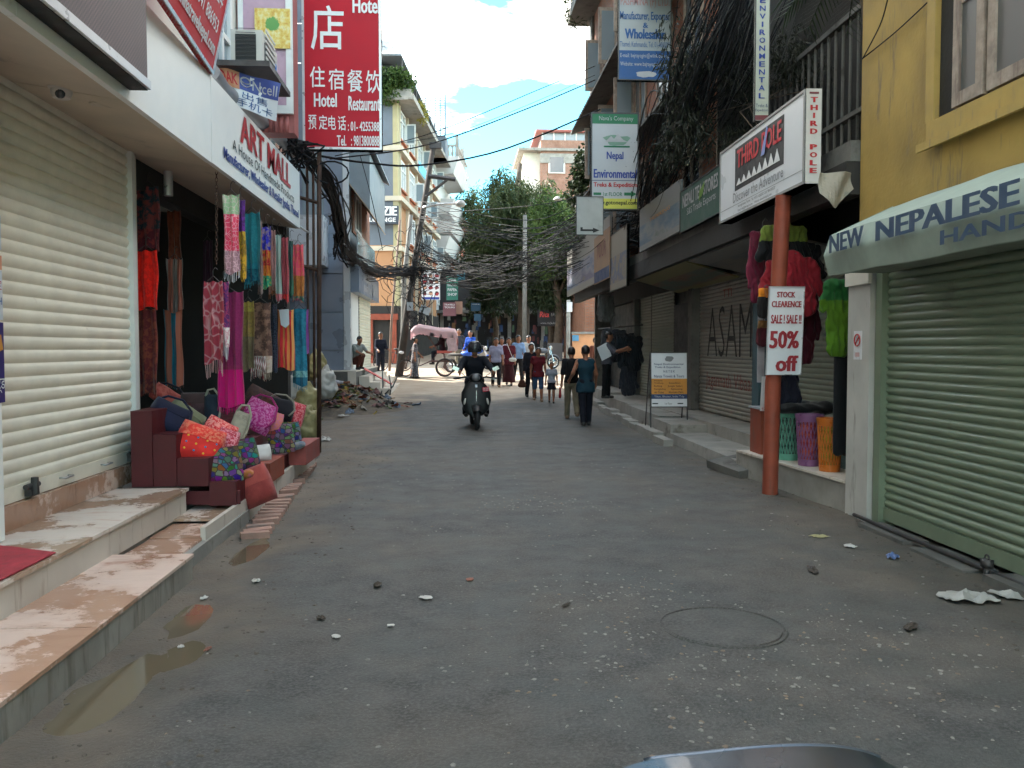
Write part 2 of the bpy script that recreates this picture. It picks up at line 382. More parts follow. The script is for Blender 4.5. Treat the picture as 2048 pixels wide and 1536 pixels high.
m_brickpav = mat('paving_brick', (.34, .20, .155), .7, .25, 6, 0, .3, 40, dirt=(.20, .17, .15), dirt_amt=.45, coord='pos')
def marble(name, base, vein, wet):
    m, t, b = nodes_of(name); v = coords(t)
    vs = coords(t, 'pos', (1.0, 3.2, 1), (0, 0, R(24)))
    w = N(t, 'ShaderNodeTexNoise', Scale=1.6, Detail=8, Roughness=.62, Distortion=1.4); t.links.new(vs, w.inputs['Vector'])
    c = ramp(t, w.outputs['Fac'], [(.30, vein), (.42, base), (.56, tuple(x * 1.06 for x in base)), (.66, tuple(.75 * a + .25 * q for a, q in zip(base, vein))), (.72, base)])
    g = noise(t, v, 1.7, 8, .72)
    wm = ramp(t, g, [(.45, (0, 0, 0)), (.53, (1, 1, 1))])
    c = mix(t, wm, c, mix(t, 1, c, wet, 'MULTIPLY')); t.links.new(c, b.inputs['Base Color'])
    t.links.new(ramp(t, wm, [(0, (.5, .5, .5)), (1, (.10, .10, .10))]), b.inputs['Roughness'])
    bump(t, b, noise(t, v, 30, 3), .04, .01); MATS[name] = m; return m
m_marb = marble('pink_marble', (.66, .50, .42), (.44, .22, .15), (.66, .50, .40))
m_marb2 = marble('pale_marble', (.66, .58, .51), (.52, .34, .25), (.62, .48, .38))
m_riser = mat('marble_riser', (.60, .54, .47), .5, .12, 2, 0, .05, dirt=(.30, .22, .16), dirt_amt=.42, streak=True)
m_riserlow = mat('grimy_riser', (.34, .31, .27), .6, .25, 2.5, 0, .1, dirt=(.17, .15, .125), dirt_amt=.50, streak=True)
# ---------------------------------------------------------------- road and ground
def groundmat(name, road=True):
    m, t, b = nodes_of(name); v = coords(t)
    g = t.nodes.new('ShaderNodeNewGeometry'); sx = t.nodes.new('ShaderNodeSeparateXYZ'); t.links.new(g.outputs['Position'], sx.inputs[0])
    def M(op, a, b_=None, c_=None):
        n = N(t, 'ShaderNodeMath', operation=op)
        for i, q in enumerate((a, b_, c_)):
            if q is None: continue
            if isinstance(q, (int, float)): n.inputs[i].default_value = q
            else: t.links.new(q, n.inputs[i])
        return n.outputs[0]
    X, Y = sx.outputs['X'], sx.outputs['Y']
    big = noise(t, v, .55, 4, .6); mid = noise(t, v, 3.2, 4, .65); fine = noise(t, v, 55, 2, .7)
    asph = ramp(t, mid, [(.34, (.028, .027, .026)), (.52, (.052, .050, .047)), (.70, (.080, .076, .070))])
    asph = mix(t, ramp(t, fine, [(.42, (0, 0, 0)), (.75, (.8, .8, .8))]), asph, (.125, .122, .115))
    vo = N(t, 'ShaderNodeTexVoronoi', Scale=75.0, Randomness=1.0); t.links.new(v, vo.inputs['Vector'])
    fl = ramp(t, vo.outputs['Distance'], [(.10, (1, 1, 1)), (.2, (0, 0, 0))])
    flm = mix(t, 1, fl, ramp(t, noise(t, v, 1.1, 6, .7), [(.50, (0, 0, 0)), (.66, (1, 1, 1))]), 'MULTIPLY')
    asph = mix(t, flm, asph, (.33, .32, .29))
    dirt = ramp(t, noise(t, v, 2.0, 8, .65), [(.3, (.085, .067, .050)), (.7, (.155, .125, .094))])
    sand = ramp(t, noise(t, v, 1.2, 8, .65), [(.3, (.26, .20, .145)), (.7, (.40, .33, .255))])
    # mud along the left gutter and a brown film over the right verge
    le = M('ADD', M('MULTIPLY', X, -1.0), M('MULTIPLY', M('SUBTRACT', big, .5), 2.6))
    lm = M('SMOOTHSTEP', le, .95, 1.75) if False else None
    mr = N(t, 'ShaderNodeMapRange', interpolation_type='SMOOTHSTEP'); mr.inputs[1].default_value = .95; mr.inputs[2].default_value = 1.8; t.links.new(le, mr.inputs[0])
    ri = M('ADD', X, M('MULTIPLY', M('SUBTRACT', big, .5), 2.6))
    mr2 = N(t, 'ShaderNodeMapRange', interpolation_type='SMOOTHSTEP'); mr2.inputs[1].default_value = 2.5; mr2.inputs[2].default_value = 3.8; mr2.inputs[4].default_value = .7; t.links.new(ri, mr2.inputs[0])
    fy = M('ADD', Y, M('MULTIPLY', M('SUBTRACT', big, .5), 9.0))
    mr3 = N(t, 'ShaderNodeMapRange', interpolation_type='SMOOTHSTEP'); mr3.inputs[1].default_value = 23.5; mr3.inputs[2].default_value = 27.5; t.links.new(fy, mr3.inputs[0])
    dm = M('MAXIMUM', mr.outputs[0], mr2.outputs[0])
    film = M('MULTIPLY', M('SUBTRACT', big, .42), 1.6)
    c = mix(t, M('MAXIMUM', M('MINIMUM', film, .35), 0.0), asph, dirt) if road else dirt
    if road: c = mix(t, dm, c, dirt)
    c = mix(t, mr3.outputs[0], c, sand)
    wet = ramp(t, noise(t, v, 1.5, 6, .7), [(.46, (0, 0, 0)), (.66, (1, 1, 1))])
    wetm = M('MULTIPLY', N_sep(t, wet), M('SUBTRACT', 1.0, mr3.outputs[0]))
    c = mix(t, M('MULTIPLY', wetm, .5), c, (.034, .042, .038))
    t.links.new(c, b.inputs['Base Color'])
    rr = N(t, 'ShaderNodeMapRange'); rr.inputs[3].default_value = .82; rr.inputs[4].default_value = .66; t.links.new(wetm, rr.inputs[0])
    t.links.new(M('ADD', rr.outputs[0], M('MULTIPLY', M('SUBTRACT', fine, .5), .2)), b.inputs['Roughness'])
    h = M('ADD', M('MULTIPLY', fine, .7), M('MULTIPLY', mid, 1.2)); bump(t, b, h, .8, .014)
    MATS[name] = m; return m
def N_sep(t, col):
    n = t.nodes.new('ShaderNodeRGBToBW'); t.links.new(col, n.inputs[0]); return n.outputs[0]
m_road = groundmat('road_asphalt'); m_ground = groundmat('dirt_ground', False)
PUD = [(-1.63, 3.95, .16, .42), (-1.62, 5.15, .12, .30), (-1.66, 6.9, .12, .40), (-1.45, 4.55, .10, .2)]
def relief0(x, y):
    v = mnoise.noise(Vector((x * .9, y * .9, 0))) * .018 + mnoise.noise(Vector((x * 3.1, y * 3.1, 5))) * .008 + mnoise.noise(Vector((x * 11, y * 11, 9))) * .003
    if x < -1.2: v -= .035 * min(1, (-1.2 - x) / .5) * (1 if y < 12 else .3)      # gutter dip
    return v
def relief(x, y):
    v = relief0(x, y)
    if x < -1 and 3 < y < 8:
        for px, py, rx, ry in PUD: v -= .030 * math.exp(-(((x - px) / rx) ** 2 + ((y - py) / ry) ** 2))
    return v
def ypts(y0, y1, f=.012, mn=.035):
    ys = [y0]
    while ys[-1] < y1: ys.append(ys[-1] + max(mn, f * max(ys[-1], 0)))
    return ys
ys = ypts(-4, 62); xs = [-2.7 + .05 * i for i in range(134)]
mb = MB(); w = len(xs)
mb.add([(x, y, gz(y) + relief(x, y)) for y in ys for x in xs], [(j * w + i, j * w + i + 1, (j + 1) * w + i + 1, (j + 1) * w + i) for j in range(len(ys) - 1) for i in range(w - 1)])
mb.build('road', m_road, smooth=True, kind='structure')
mb = MB(); gx = [-400, -120, -40, -14, -7, -3, 0, 4, 8, 16, 45, 120, 400]; gy = [-300, -60, -12] + list(range(-4, 72, 2)) + [100, 200, 600]
mb.add([(x, y, gz(y) - .045) for y in gy for x in gx], [(j * 13 + i, j * 13 + i + 1, (j + 1) * 13 + i + 1, (j + 1) * 13 + i) for j in range(len(gy) - 1) for i in range(12)])
mb.build('ground', m_ground, kind='structure')
# standing water in the gutter
m_pud, t_, b_ = nodes_of('muddy_water'); b_.inputs['Base Color'].default_value = (.12, .10, .066, 1); b_.inputs['Roughness'].default_value = .06; b_.inputs['Specular IOR Level'].default_value = .5
def blob(c, rx, ry, z, rot=0, seed=0, n=28):
    pts = []
    for i in range(n):
        a = 2 * math.pi * i / n; k = 1 + .45 * mnoise.noise(Vector((math.cos(a) * 1.6 + seed, math.sin(a) * 1.6, seed * .7)))
        x, y = rx * k * math.cos(a), ry * k * math.sin(a)
        pts.append((c[0] + x * math.cos(rot) - y * math.sin(rot), c[1] + x * math.sin(rot) + y * math.cos(rot), z))
    return pts
for i, (px, py, rx, ry) in enumerate(PUD):
    zl = relief0(px, py) - .013; MB().prism([(a, b, zl) for a, b, _ in blob((px, py), rx * 1.25, ry * 1.25, 0, 0, i)], (0, 0, .001)).build('puddle', m_pud, kind='structure')
# ================================================================== helpers for buildings
def slat_profile(p, d=.022):
    return [(0, 0), (.35 * d, .10 * p), (.78 * d, .28 * p), (d, .5 * p), (.85 * d, .72 * p), (.45 * d, .88 * p), (.05 * d, .955 * p), (0, p)]
def shutter(root, x, y0, y1, z0, z1, sgn, pitch, m, single=True, d=.022, backm=None):
    """rolling shutter in the plane X=x facing sgn*X"""
    prof = slat_profile(pitch, d); n = int(round((z1 - z0) / pitch)); base = None
    def one(mb, zz):
        k = len(prof); vs = [(x + sgn * a, y, zz + h) for y in (y0, y1) for a, h in prof]
        mb.add(vs, [((i, i + 1, k + i + 1, k + i) if sgn < 0 else (i, k + i, k + i + 1, i + 1)) for i in range(k - 1)])
    if single:
        mb = MB(); one(mb, z0); first = mb.build('slat', m, root, smooth=True)
        for i in range(1, n):
            o = first.copy(); scene.collection.objects.link(o); o.location.z = i * pitch
    else:
        mb = MB()
        for i in range(n): one(mb, z0 + i * pitch)
        mb.build('slat_curtain', m, root, smooth=True)
    mb = MB(); mb.box(min(x - sgn * .03, x - sgn * .06), max(x - sgn * .03, x - sgn * .06), y0, y1, z0, z1); mb.build('backing', backm or m_black, root)
def pbox(root, name, m, *a, **k):
    mb = MB(); mb.box(*a); return mb.build(name, m, root, **k)
def window_x(root, x, y0, y1, z0, z1, sgn, fm, gm, fw=.06, dep=.05, mull=1, trans=(), sill=None, local=False):
    """window in plane X=x facing sgn*X: frame > pane, sill"""
    mb = MB(); a, b = sorted((x - sgn * .02, x + sgn * dep))
    for r in ((y0, y1, z0, z0 + fw), (y0, y1, z1 - fw, z1), (y0, y0 + fw, z0 + fw, z1 - fw), (y1 - fw, y1, z0 + fw, z1 - fw)): mb.box(a, b, *r)
    for i in range(1, mull + 1):
        yy = y0 + (y1 - y0) * i / (mull + 1); mb.box(a, b - .004 * sgn if sgn > 0 else b, yy - fw * .4, yy + fw * .4, z0 + fw, z1 - fw)
    for q in trans:
        zz = z0 + (z1 - z0) * q; mb.box(a + .004, b - .006, y0 + fw, y1 - fw, zz - fw * .35, zz + fw * .35)
    f = mb.build('window', fm, root, local=local)
    mb = MB(); c, d = sorted((x + sgn * .004, x + sgn * .014)); mb.box(c, d, y0 + fw * .5, y1 - fw * .5, z0 + fw * .5, z1 - fw * .5); mb.build('pane', gm, f, local=local)
    if sill:
        mb = MB(); c, d = sorted((x, x + sgn * (dep + .08))); mb.box(c, d, y0 - .08, y1 + .08, z0 - .09, z0 - .005); mb.build('sill', sill, f, local=local)
    return f
# ================================================================== LEFT: white-fronted shop building
BX = -2.3
LB = thing('shop_building', 'white fronted shop building on the left with cream soffit over the steps', 'building', (-4, 8, 0))
pbox(LB, 'wall', m_cream, -9, -3.34, -6, 8.5, 0, 18)
pbox(LB, 'rear_wall', m_cream, -9, -3.34, 8.5, 12.4, 3.56, 18)
pbox(LB, 'upper_wall', m_cream, -3.34, -2.75, -6, 12.4, 4.14, 18)
# soffit slopes up gently from fascia to wall, in panels with joints
for i, (a, b) in enumerate(((-3, 2.2), (2.2, 4.5), (4.5, 6.1), (6.1, 8.3), (8.3, 10.4), (10.4, 12.4))):
    mb = MB(); g = .006
    mb.hexa([(-3.4, a + g, 3.50), (BX - .05, a + g, 3.335), (BX - .05, b - g, 3.335), (-3.4, b - g, 3.50), (-3.4, a + g, 3.54), (BX - .05, a + g, 3.39), (BX - .05, b - g, 3.39), (-3.4, b - g, 3.54)])
    mb.build('soffit_panel', m_soffit, LB)
for a, b in ((-3, 2.2), (2.2, 4.6), (4.6, 8.05)):
    pbox(LB, 'fascia_panel', m_white, BX - .05, BX, a + .004, b - .004, 3.33, 4.14)
pbox(LB, 'ledge', m_white, -3.34, BX - .05, -3, 12.4, 4.06, 4.135)
# jambs, poster pillar, marble sill
pbox(LB, 'pillar', m_cream, -3.34, -3.10, 8.22, 8.35, .40, 3.46)
pbox(LB, 'shutter_guide', m_wframe, -3.14, -3.06, 8.14, 8.215, .42, 3.46)
pbox(LB, 'poster_pillar', m_white, -3.34, -2.93, 3.6, 5.56, .37, 3.46)
for i in range(4):
    a = 5.58 + i * .64; pbox(LB, 'marble_slab', m_marb, -3.3, -3.06, a, a + .636, .36, .53)
shutter(LB, -3.12, 5.7, 8.14, .64, 3.5, 1, .0955, m_slatL)
pbox(LB, 'bottom_rail', m_slatL, -3.14, -3.10, 5.7, 8.14, .535, .645)
for y in (6.75, 7.5):
    mb = MB(); mb.tube([(-3.10, y - .07, .60), (-3.06, y - .07, .60), (-3.06, y + .07, .60), (-3.10, y + .07, .60)], .009, 6); mb.build('shutter_handle', m_chrome, LB, smooth=True)
for y in (6.2, 8.05):
    mb = MB(); mb.box(-3.11, -3.05, y - .05, y + .05, .55, .6); mb.cyl((-3.07, y - .09, .62), (-3.07, y + .09, .62), .02, n=10); mb.cyl((-3.05, y, .56), (-3.05, y, .68), .03, .025); mb.build('lock', m_steel, LB)
# shop interior of the scarf shop
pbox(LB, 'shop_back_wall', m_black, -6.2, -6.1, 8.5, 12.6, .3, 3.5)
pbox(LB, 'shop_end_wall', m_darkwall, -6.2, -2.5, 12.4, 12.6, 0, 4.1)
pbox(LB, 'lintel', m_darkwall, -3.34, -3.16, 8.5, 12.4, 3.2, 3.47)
mb = MB(); mb.box(-4.3, -4.2, 9.7, 10.15, 3.02, 3.07); mb.build('ceiling_lamp', emit('lamp_white', (.9, 1, 1), 3.0), LB)
# ---- upper storey bay with pink pane, white frames
by = 10.75
pbox(LB, 'bay_wall', mat('red_corrugated', (.40, .13, .12), .6, .25, 3, 0, .1), -2.75, -2.06, by + .03, by + .3, 4.3, 12)
for zz in (4.45, 6.8):
    mb = MB()
    for i in range(9):
        xa = -2.68 + i * .066; mb.cyl((xa, by + .02, zz - .15 if zz < 5 else zz), (xa, by + .02, zz + .05 if zz < 5 else zz + 2), .026, n=6)
    mb.build('corrugation', mat('red_corrugated', (.4, .13, .12)), LB, smooth=True)
mb = MB()
for r in ((-2.72, -2.06, 4.52, 4.62), (-2.72, -2.06, 6.3, 6.4), (-2.14, -2.06, 4.62, 8), (-2.72, -2.66, 4.62, 6.3)): mb.box(r[0], r[1], by - .045, by - .001, r[2], r[3])
f_ = mb.build('window', m_wframe, LB)
mb = MB(); mb.box(-2.68, -2.1, by - .02, by - .006, 4.6, 6.32); mb.build('pane', flat('pink_film', (.50, .33, .42), .35), f_)
for y0, y1 in ((8.75, 9.5), (9.55, 10.35)):
    window_x(LB, -2.75, y0, y1, 4.42, 6.3, 1, m_wframe, m_glassL, .09, .06, 1, (.42,))
window_x(LB, -2.75, 5.2, 7.2, 4.8, 6.5, 1, m_wframe, m_glassL, .09, .06, 2)
# ---- steps
ST = thing('entrance_steps', 'pink marble entrance steps with grimy risers on the left of the road', 'steps', (-2.4, 5, 0))
def tiles(x0, x1, ycuts, z, th, m, name='tile', jit=.004):
    for a, b in zip(ycuts[:-1], ycuts[1:]):
        d = random.uniform(-jit, jit) * .5; pbox(ST, name, m, x0, x1, a + .0025, b - .0025, z - th + d, z + d)
pbox(ST, 'base', m_concrete, -3.3, -2.47, -1, 7.62, -.2, .335); pbox(ST, 'low_base', m_concrete, -2.47, -1.915, -1, 6.02, -.2, .128)
tiles(-2.47, -1.885, [-1, .9, 2.2, 3.3, 4.45, 5.35, 6.03], .152, .022, m_marb)
tiles(-2.46, -2.05, [6.04, 6.75, 7.3], .105, .025, m_marb, jit=.02); tiles(-2.46, -2.04, [7.31, 8.05], .145, .022, m_marb2)
pbox(ST, 'rubble_base', m_concrete, -2.46, -2.0, 6.02, 8.06, -.2, .08)
for a, b in ((-1, 1.4), (1.4, 3.4), (3.4, 5.0), (5.0, 6.02)): pbox(ST, 'riser', m_riserlow, -1.915, -1.893, a + .002, b - .002, -.2, .129)
tiles(-3.06, -2.425, [-1, 1.2, 3.0, 4.3, 5.6, 6.7, 7.64], .36, .024, m_marb2)
for a, b in ((-1, 1.4), (1.4, 3.4), (3.4, 5.1), (5.1, 6.4), (6.4, 7.63)): pbox(ST, 'riser', m_riser, -2.47, -2.448, a + .002, b - .002, .13, .335)
pbox(ST, 'riser', m_riser, -3.05, -2.449, 7.605, 7.628, .1, .335)
mb = MB()
def fnmat(a, b):
    p = Vector((-2.98 + .535 * a, 3.1 + 2.35 * b - .25 * a, .366)); p.z += .006 * mnoise.noise(p * 6); return p
mb.sheet(fnmat, 14, 20, (0, 0, .006)); mb.build('door_mat', m_redcarpet, smooth=False, label='worn red carpet mat lying on the upper marble step', cat='mat')
# ---- platform of the scarf shop with white kerb and brick gutter edging
PL = thing('shop_platform', 'low white kerbed platform under the dark red scarf stall', 'platform', (-2.6, 10, 0))
pbox(PL, 'slab', m_concrete, -6.2, -2.1, 8.06, 12.6, -.2, .17)
for a, b in ((6.75, 8.4), (8.4, 10.1), (10.1, 11.8)): pbox(PL, 'kerb_slab', m_riser, -2.06, -2.02, a + .003, b - .003, -.2, .185)
pbox(PL, 'cover', m_redcarpet, -2.6, -2.1, 9.0, 12.0, .171, .18)
GB = thing('brick_gutter_edge', 'row of worn red paving bricks along the wet gutter left of the asphalt', 'paving', (-1.75, 9, 0))
for i in range(30):
    y = 7.35 + i * .155; x = -1.78 - .012 * i; M = Euler((random.uniform(-.05, .05), random.uniform(-.06, .06), R(14) + random.uniform(-.12, .12))).to_matrix()
    if random.random() < .1: continue
    mb = MB(); mb.obox((x, y, relief(x, y) + .018 + random.uniform(-.008, .008)), (.24, .10, .07), M); mb.build('brick', m_brickpav, GB)
# ================================================================== LEFT: unseen set-back brick house, added and raised to block sun
SB = thing('unseen_setback_house', 'unseen brick house added behind the rubbish heap to block sun', 'building', (-6, 19, 0))
pbox(SB, 'wall', m_brickfar, -12, -5.3, 12.6, 26.4, -.2, 21); pbox(SB, 'roof_slab', m_concrete, -12, -5.0, 12.6, 26.4, 21, 21.2)
for y in (14.5, 17.5, 20.5, 23.5):
    for z in (1.2, 4.2, 7.0, 10, 13, 16): window_x(SB, -5.3, y, y + 1.2, z, z + 1.4, 1, m_wood, m_glass, .07, .05, 1, sill=m_concrete)
# ================================================================== LEFT: grey panelled corner building
GY, GX = 26.6, PY(697, 500, 26.6).x
GB2 = thing('panelled_building', 'blue grey metal panelled corner building with a shop under the sign fascia', 'building', (GX - 1, GY, 0))
pbox(GB2, 'unseen_shade_tower', m_sheet, -14, -6.2, GY + .05, 33.0, -.2, 22)  # added tower out of view, keeps sun off the right-hand wall
pbox(GB2, 'core', m_sheet, -6.19, GX - .05, GY + .05, 33.0, -.2, 10.2)
zc = [.35, 1.55, 2.75, 3.95, 5.2, 6.5, 7.8, 9.1, 10.4, 11.6, 12.6]
for a, b in zip(zc[:-1], zc[1:]):
    for x0, x1 in ((GX - 4.4, GX - 3.2), (GX - 3.2, GX - 2.0), (GX - 2.0, GX - 1.1), (GX - 1.1, GX - .17)):
        pbox(GB2, 'panel', m_panel, x0 + .012, x1 - .012, GY, GY + .04, a + .012, b - .012)
pbox(GB2, 'corner_trim', m_panelL, GX - .16, GX + .03, GY - .03, GY + .16, .3, 12.3)
bz0, bz1 = PY(650, 530, GY - .9).z, PY(650, 430, GY - .9).z
pbox(GB2, 'canopy_box', m_panelL, GX - 4.2, GX - .62, GY - .95, GY - .01, bz0, bz1)
for x0, x1 in ((GX - 2.2, GX - 1.5), (GX - 1.4, GX - .75)):
    mb = MB(); mb.box(x0, x1, GY - .03, GY - .004, bz1 + .1, bz1 + 2.6); mb.build('pane', m_glassL, GB2)
# street side: shop sign fascia, shutter, glass balcony, projecting grey box above
fz0, fz1 = PX(697, 572, GX + .3).z, PX(697, 515, GX + .3).z
pbox(GB2, 'sign_fascia', m_panel, GX - .02, GX + .3, GY + .17, 33.2, fz0, fz1)
mb = MB(); mb.box(GX - .01, GX + .28, GY + .2, 32.6, fz1 + .002, fz1 + .06); mb.build('balcony_ledge', m_panelL, GB2)
mb = MB(); mb.box(GX + .22, GX + .24, GY + .3, 32.4, fz1 + .06, fz1 + 1.1); mb.build('balcony_glass', m_glassL, GB2)
shutter(GB2, GX + .02, GY + 2.4, 32.6, gz(29) + .55, fz0, 1, .1, m_slatI, False)
pbox(GB2, 'shop_door', m_wframe, GX - .04, GX + .03, GY + .3, GY + 2.2, gz(27) + .55, fz0)
ez0, ez1 = PX(700, 425, GX).z, PX(700, 312, GX).z
mb = MB()
mb.hexa([(GX, GY + .1, ez0 + .9), (GX + .66, GY + .1, ez0), (GX + .66, 32, ez0), (GX, 32, ez0 + .9), (GX, GY + .1, ez1 + .5), (GX + .66, GY + .1, ez1), (GX + .66, 32, ez1), (GX, 32, ez1 + .5)])
mb.build('projecting_box', m_sheet, GB2)
mb = MB(); mb.hexa([(GX, GY + .05, ez0 + .86), (GX + .68, GY + .05, ez0 - .05), (GX + .68, 32, ez0 - .05), (GX, 32, ez0 + .86), (GX, GY + .05, ez0 + .89), (GX + .68, GY + .05, ez0 - .01), (GX + .68, 32, ez0 - .01), (GX, 32, ez0 + .89)])
mb.build('box_soffit', m_brownsof, GB2)
mb = MB(); mb.hexa([(GX, GY, ez1 + .5), (GX + .84, GY, ez1 + .02), (GX + .84, 32.2, ez1 + .02), (GX, 32.2, ez1 + .5), (GX, GY, ez1 + .58), (GX + .84, GY, ez1 + .08), (GX + .84, 32.2, ez1 + .08), (GX, 32.2, ez1 + .58)])
mb.build('box_roof', m_sheet, GB2)
pbox(GB2, 'upper_wall', m_brick, GX - .05, GX + .002, GY + 1.2, 32.8, fz1 + 1.2, ez0 + .9)
window_x(GB2, GX + .004, GY + 1.6, GY + 3.2, fz1 + 1.3, fz1 + 2.5, 1, m_wframe, m_glass, .08, .05, 1)
# stone plinth and steps of that shop
SP = thing('corner_shop_steps', 'stone plinth and pale steps of the grey corner shop', 'steps', (GX, GY, .2))
pz = gz(27)
pbox(SP, 'plinth', m_concdark, GX - 1.6, GX + .25, GY - .55, 33, -.2, pz + .72)
pbox(SP, 'plinth_top', m_riser, GX - 1.62, GX + .27, GY - .57, 33, pz + .722, pz + .76)
pbox(SP, 'plinth_end', m_riser, GX + .02, GX + .27, GY - .58, GY - .555, -.1, pz + .72)
for i in range(3): pbox(SP, 'step', m_riser, GX + .28 + i * .33, GX + .28 + (i + 1) * .33 - .003, GY + .1, 33, -.1, pz + .56 - i * .19)
mb = MB(); mb.hexa([(GX + .2, GY + 1.5, pz + .79), (GX + 1.2, GY + 1.2, pz + .24), (GX + 1.2, GY + 1.75, pz + .24), (GX + .2, GY + 2.05, pz + .79), (GX + .2, GY + 1.5, pz + .82), (GX + 1.2, GY + 1.2, pz + .27), (GX + 1.2, GY + 1.75, pz + .27), (GX + .2, GY + 2.05, pz + .82)])
mb.build('ramp_board', flat('red_board', (.50, .09, .08)), label='red board laid as a ramp over the pale corner shop steps', cat='board')
# ================================================================== LEFT FAR: orange plaster building (turned 6 degrees)
OY = 43.0; OC = PY(792, 400, OY)
def zat(v, Y=OY): return PY(792, v, Y).z
OB = thing('orange_building', 'orange plaster apartment building with cream bands and white window frames', 'building', (OC.x, OY, .5), rz=-R(6.1))
def ob(name, m, *a):
    mb = MB(); mb.box(*a); return mb.build(name, m, OB, local=True)
OL = 15.0; top = zat(205) - .5; bands0 = zat(490) - .5
ob('core', m_orange, -9, 0, 0.05, OL, -1, top)
ob('end_wall', m_bluewall, -9, -.145, 0, .04, bands0, top); ob('end_wall_base', m_orange, -9, -.145, 0, .04, -1, bands0 - .003)
ob('corner_pilaster', m_pilyel, -.14, .10, -.04, .5, 2.2, top)
bands = [zat(397) - .5, zat(296) - .5, zat(497) - .5]
st = bands[1] - bands[0]
for z in bands: ob('band', m_trimw, -5, .32, -.12, OL, z - .12, z + .12)
ob('shop_front', m_darkwall, -9, .14, -.1, OL, -1, zat(612) - .5)
for x in (-2.6, -1.3, -.1): ob('shop_post', m_redpost, x - .12, x + .12, -.25, -.101, -1, zat(640) - .5)
ob('shop_beam', m_redpost, -2.8, .1, -.3, -.102, zat(640) - .5, zat(628) - .5)
nb = 5; bw = OL / nb
for i in range(nb):
    ob('pilaster', m_trimw, 0, .16, i * bw + (0.5 if i == 0 else -.11), i * bw + (.62 if i == 0 else .11), 2.2, top)
    for k, z in enumerate((bands[2], bands[0], bands[1])):
        if i == 0 and k == 0: continue
        y0, y1 = i * bw + .75, i * bw + bw - .5
        ob('spandrel', m_salmon, .002, .05, y0, y1, z + .14, z + .62)
        window_x(OB, .01, y0, y1, z + .68, z + st - .35, 1, m_wframe, m_glassL, .09, .08, 1 if k != 1 else 2, (.68,), sill=m_salmon, local=True)
        # an open casement leaf, hinged outwards
        if (i + k) % 2 == 0:
            mb = MB(); h0, h1 = z + .75, z + st - .7
            for r in ((.1, .62, h0, h0 + .07), (.1, .62, h1 - .07, h1), (.1, .17, h0, h1), (.55, .62, h0, h1)): mb.box(r[0], r[1], y1 - .05, y1 - .01, r[2], r[3])
            lf = mb.build('casement', m_wframe, OB, local=True)
            mb = MB(); mb.box(.14, .58, y1 - .035, y1 - .025, h0 + .04, h1 - .04); mb.build('pane', m_glassL, lf, local=True)
ob('eaves', m_concrete, -9, 1.0, -.5, OL + .2, top, top + .22)
ob('parapet', m_concrete, -.1, .85, -.4, OL, top + .22, top + .55)
ob('roof_shed', m_darkwall, -5, -.2, .5, OL * .9, top + .55, top + 2.0)
mb = MB(); mb.hexa([(-5, -.2, top + 2.3), (.35, -.2, top + 2.25), (.35, OL * .92, top + 1.7), (-5, OL * .92, top + 1.7), (-5, -.2, top + 2.4), (.35, -.2, top + 2.35), (.35, OL * .92, top + 1.8), (-5, OL * .92, top + 1.8)]); mb.build('tin_roof', m_sheet, OB, local=True)
for i in range(9): mb = MB(); mb.cyl((.3, i * 1.5 + .2, top + .5), (.3, i * 1.5 + .2, top + 2.2), .04, n=6); mb.build('roof_post', m_steel, OB, local=True)
ob('blue_banner', flat('banner_blue', (.10, .42, .68)), .34, .36, 5.2, 8.6, bands[1] - .05, bands[1] + .55)
# stair cages on the roof
for y, h, w_, x in ((8.5, 3.0, 1.9, -2.2), (12.2, 2.4, 2.6, -1.6)):
    mb = MB(); z0 = top + 1.4
    ob('stair_tower', m_bluewall, x - .2, x + w_, y + .02, y + 1.5, top, z0)
    for i in range(9): mb.cyl((x + w_ * i / 8, y, z0), (x + w_ * i / 8, y, z0 + h + .25), .03 if i % 4 else .05, n=4)
    for i in range(16): mb.cyl((x, y, z0 + h * i / 15), (x + w_, y, z0 + h * i / 15), .022, n=4)
    mb.build('steel_grille', flat('grille_blue', (.10, .15, .19)), OB, local=True)
mb = MB(); mb.lathe([(.0, -.12), (.25, -.08), (.45, .02), (.52, .1), (.5, .1), (.43, .04), (.2, -.05)], (0, 0, 0), 20)
mb.xf(Matrix.Translation((-.55, -.25, top + 2.65)) @ Euler((R(50), 0, R(20))).to_matrix().to_4x4()); mb.build('satellite_dish', flat('dish_grey', (.45, .46, .48)), OB, smooth=True, local=True)
# ================================================================== white balcony house and red house further along
d6 = Vector((math.sin(R(6.1)), math.cos(R(6.1)), 0))
WC = Vector((OC.x, OY, .5)) + d6 * OL
WB = thing('balcony_house', 'white house with stacked projecting balconies beyond the orange building', 'building', WC, rz=-R(6.1))
def wb(name, m, *a):
    mb = MB(); mb.box(*a); return mb.build(name, m, WB, local=True)
m_bw = mat('balcony_white', (.50, .49, .48), .7, .1, 1, 0, .1, dirt=(.45, .43, .4), dirt_amt=.35, streak=True)
wb('core', m_bw, -8, -.1, .05, 9, -1, 13.8)
def zW(v): return PY(900, v, WC.y).z - .5
for i, (v0, v1, xo) in enumerate(((310, 345, 1.5), (440, 462, 1.3), (470, 500, .9), (395, 425, 1.2))):
    z0, z1 = zW(v1), zW(v0)
    mb = MB(); mb.hexa([(-.1, .4, z0 - .1), (xo - .35, .4, z0), (xo - .35, 7.5, z0), (-.1, 7.5, z0 - .1), (-.1, .4, z1), (xo, .4, z1), (xo, 7.5, z1), (-.1, 7.5, z1)]); mb.build('balcony', m_bw, WB, local=True)
z1 = zW(310)
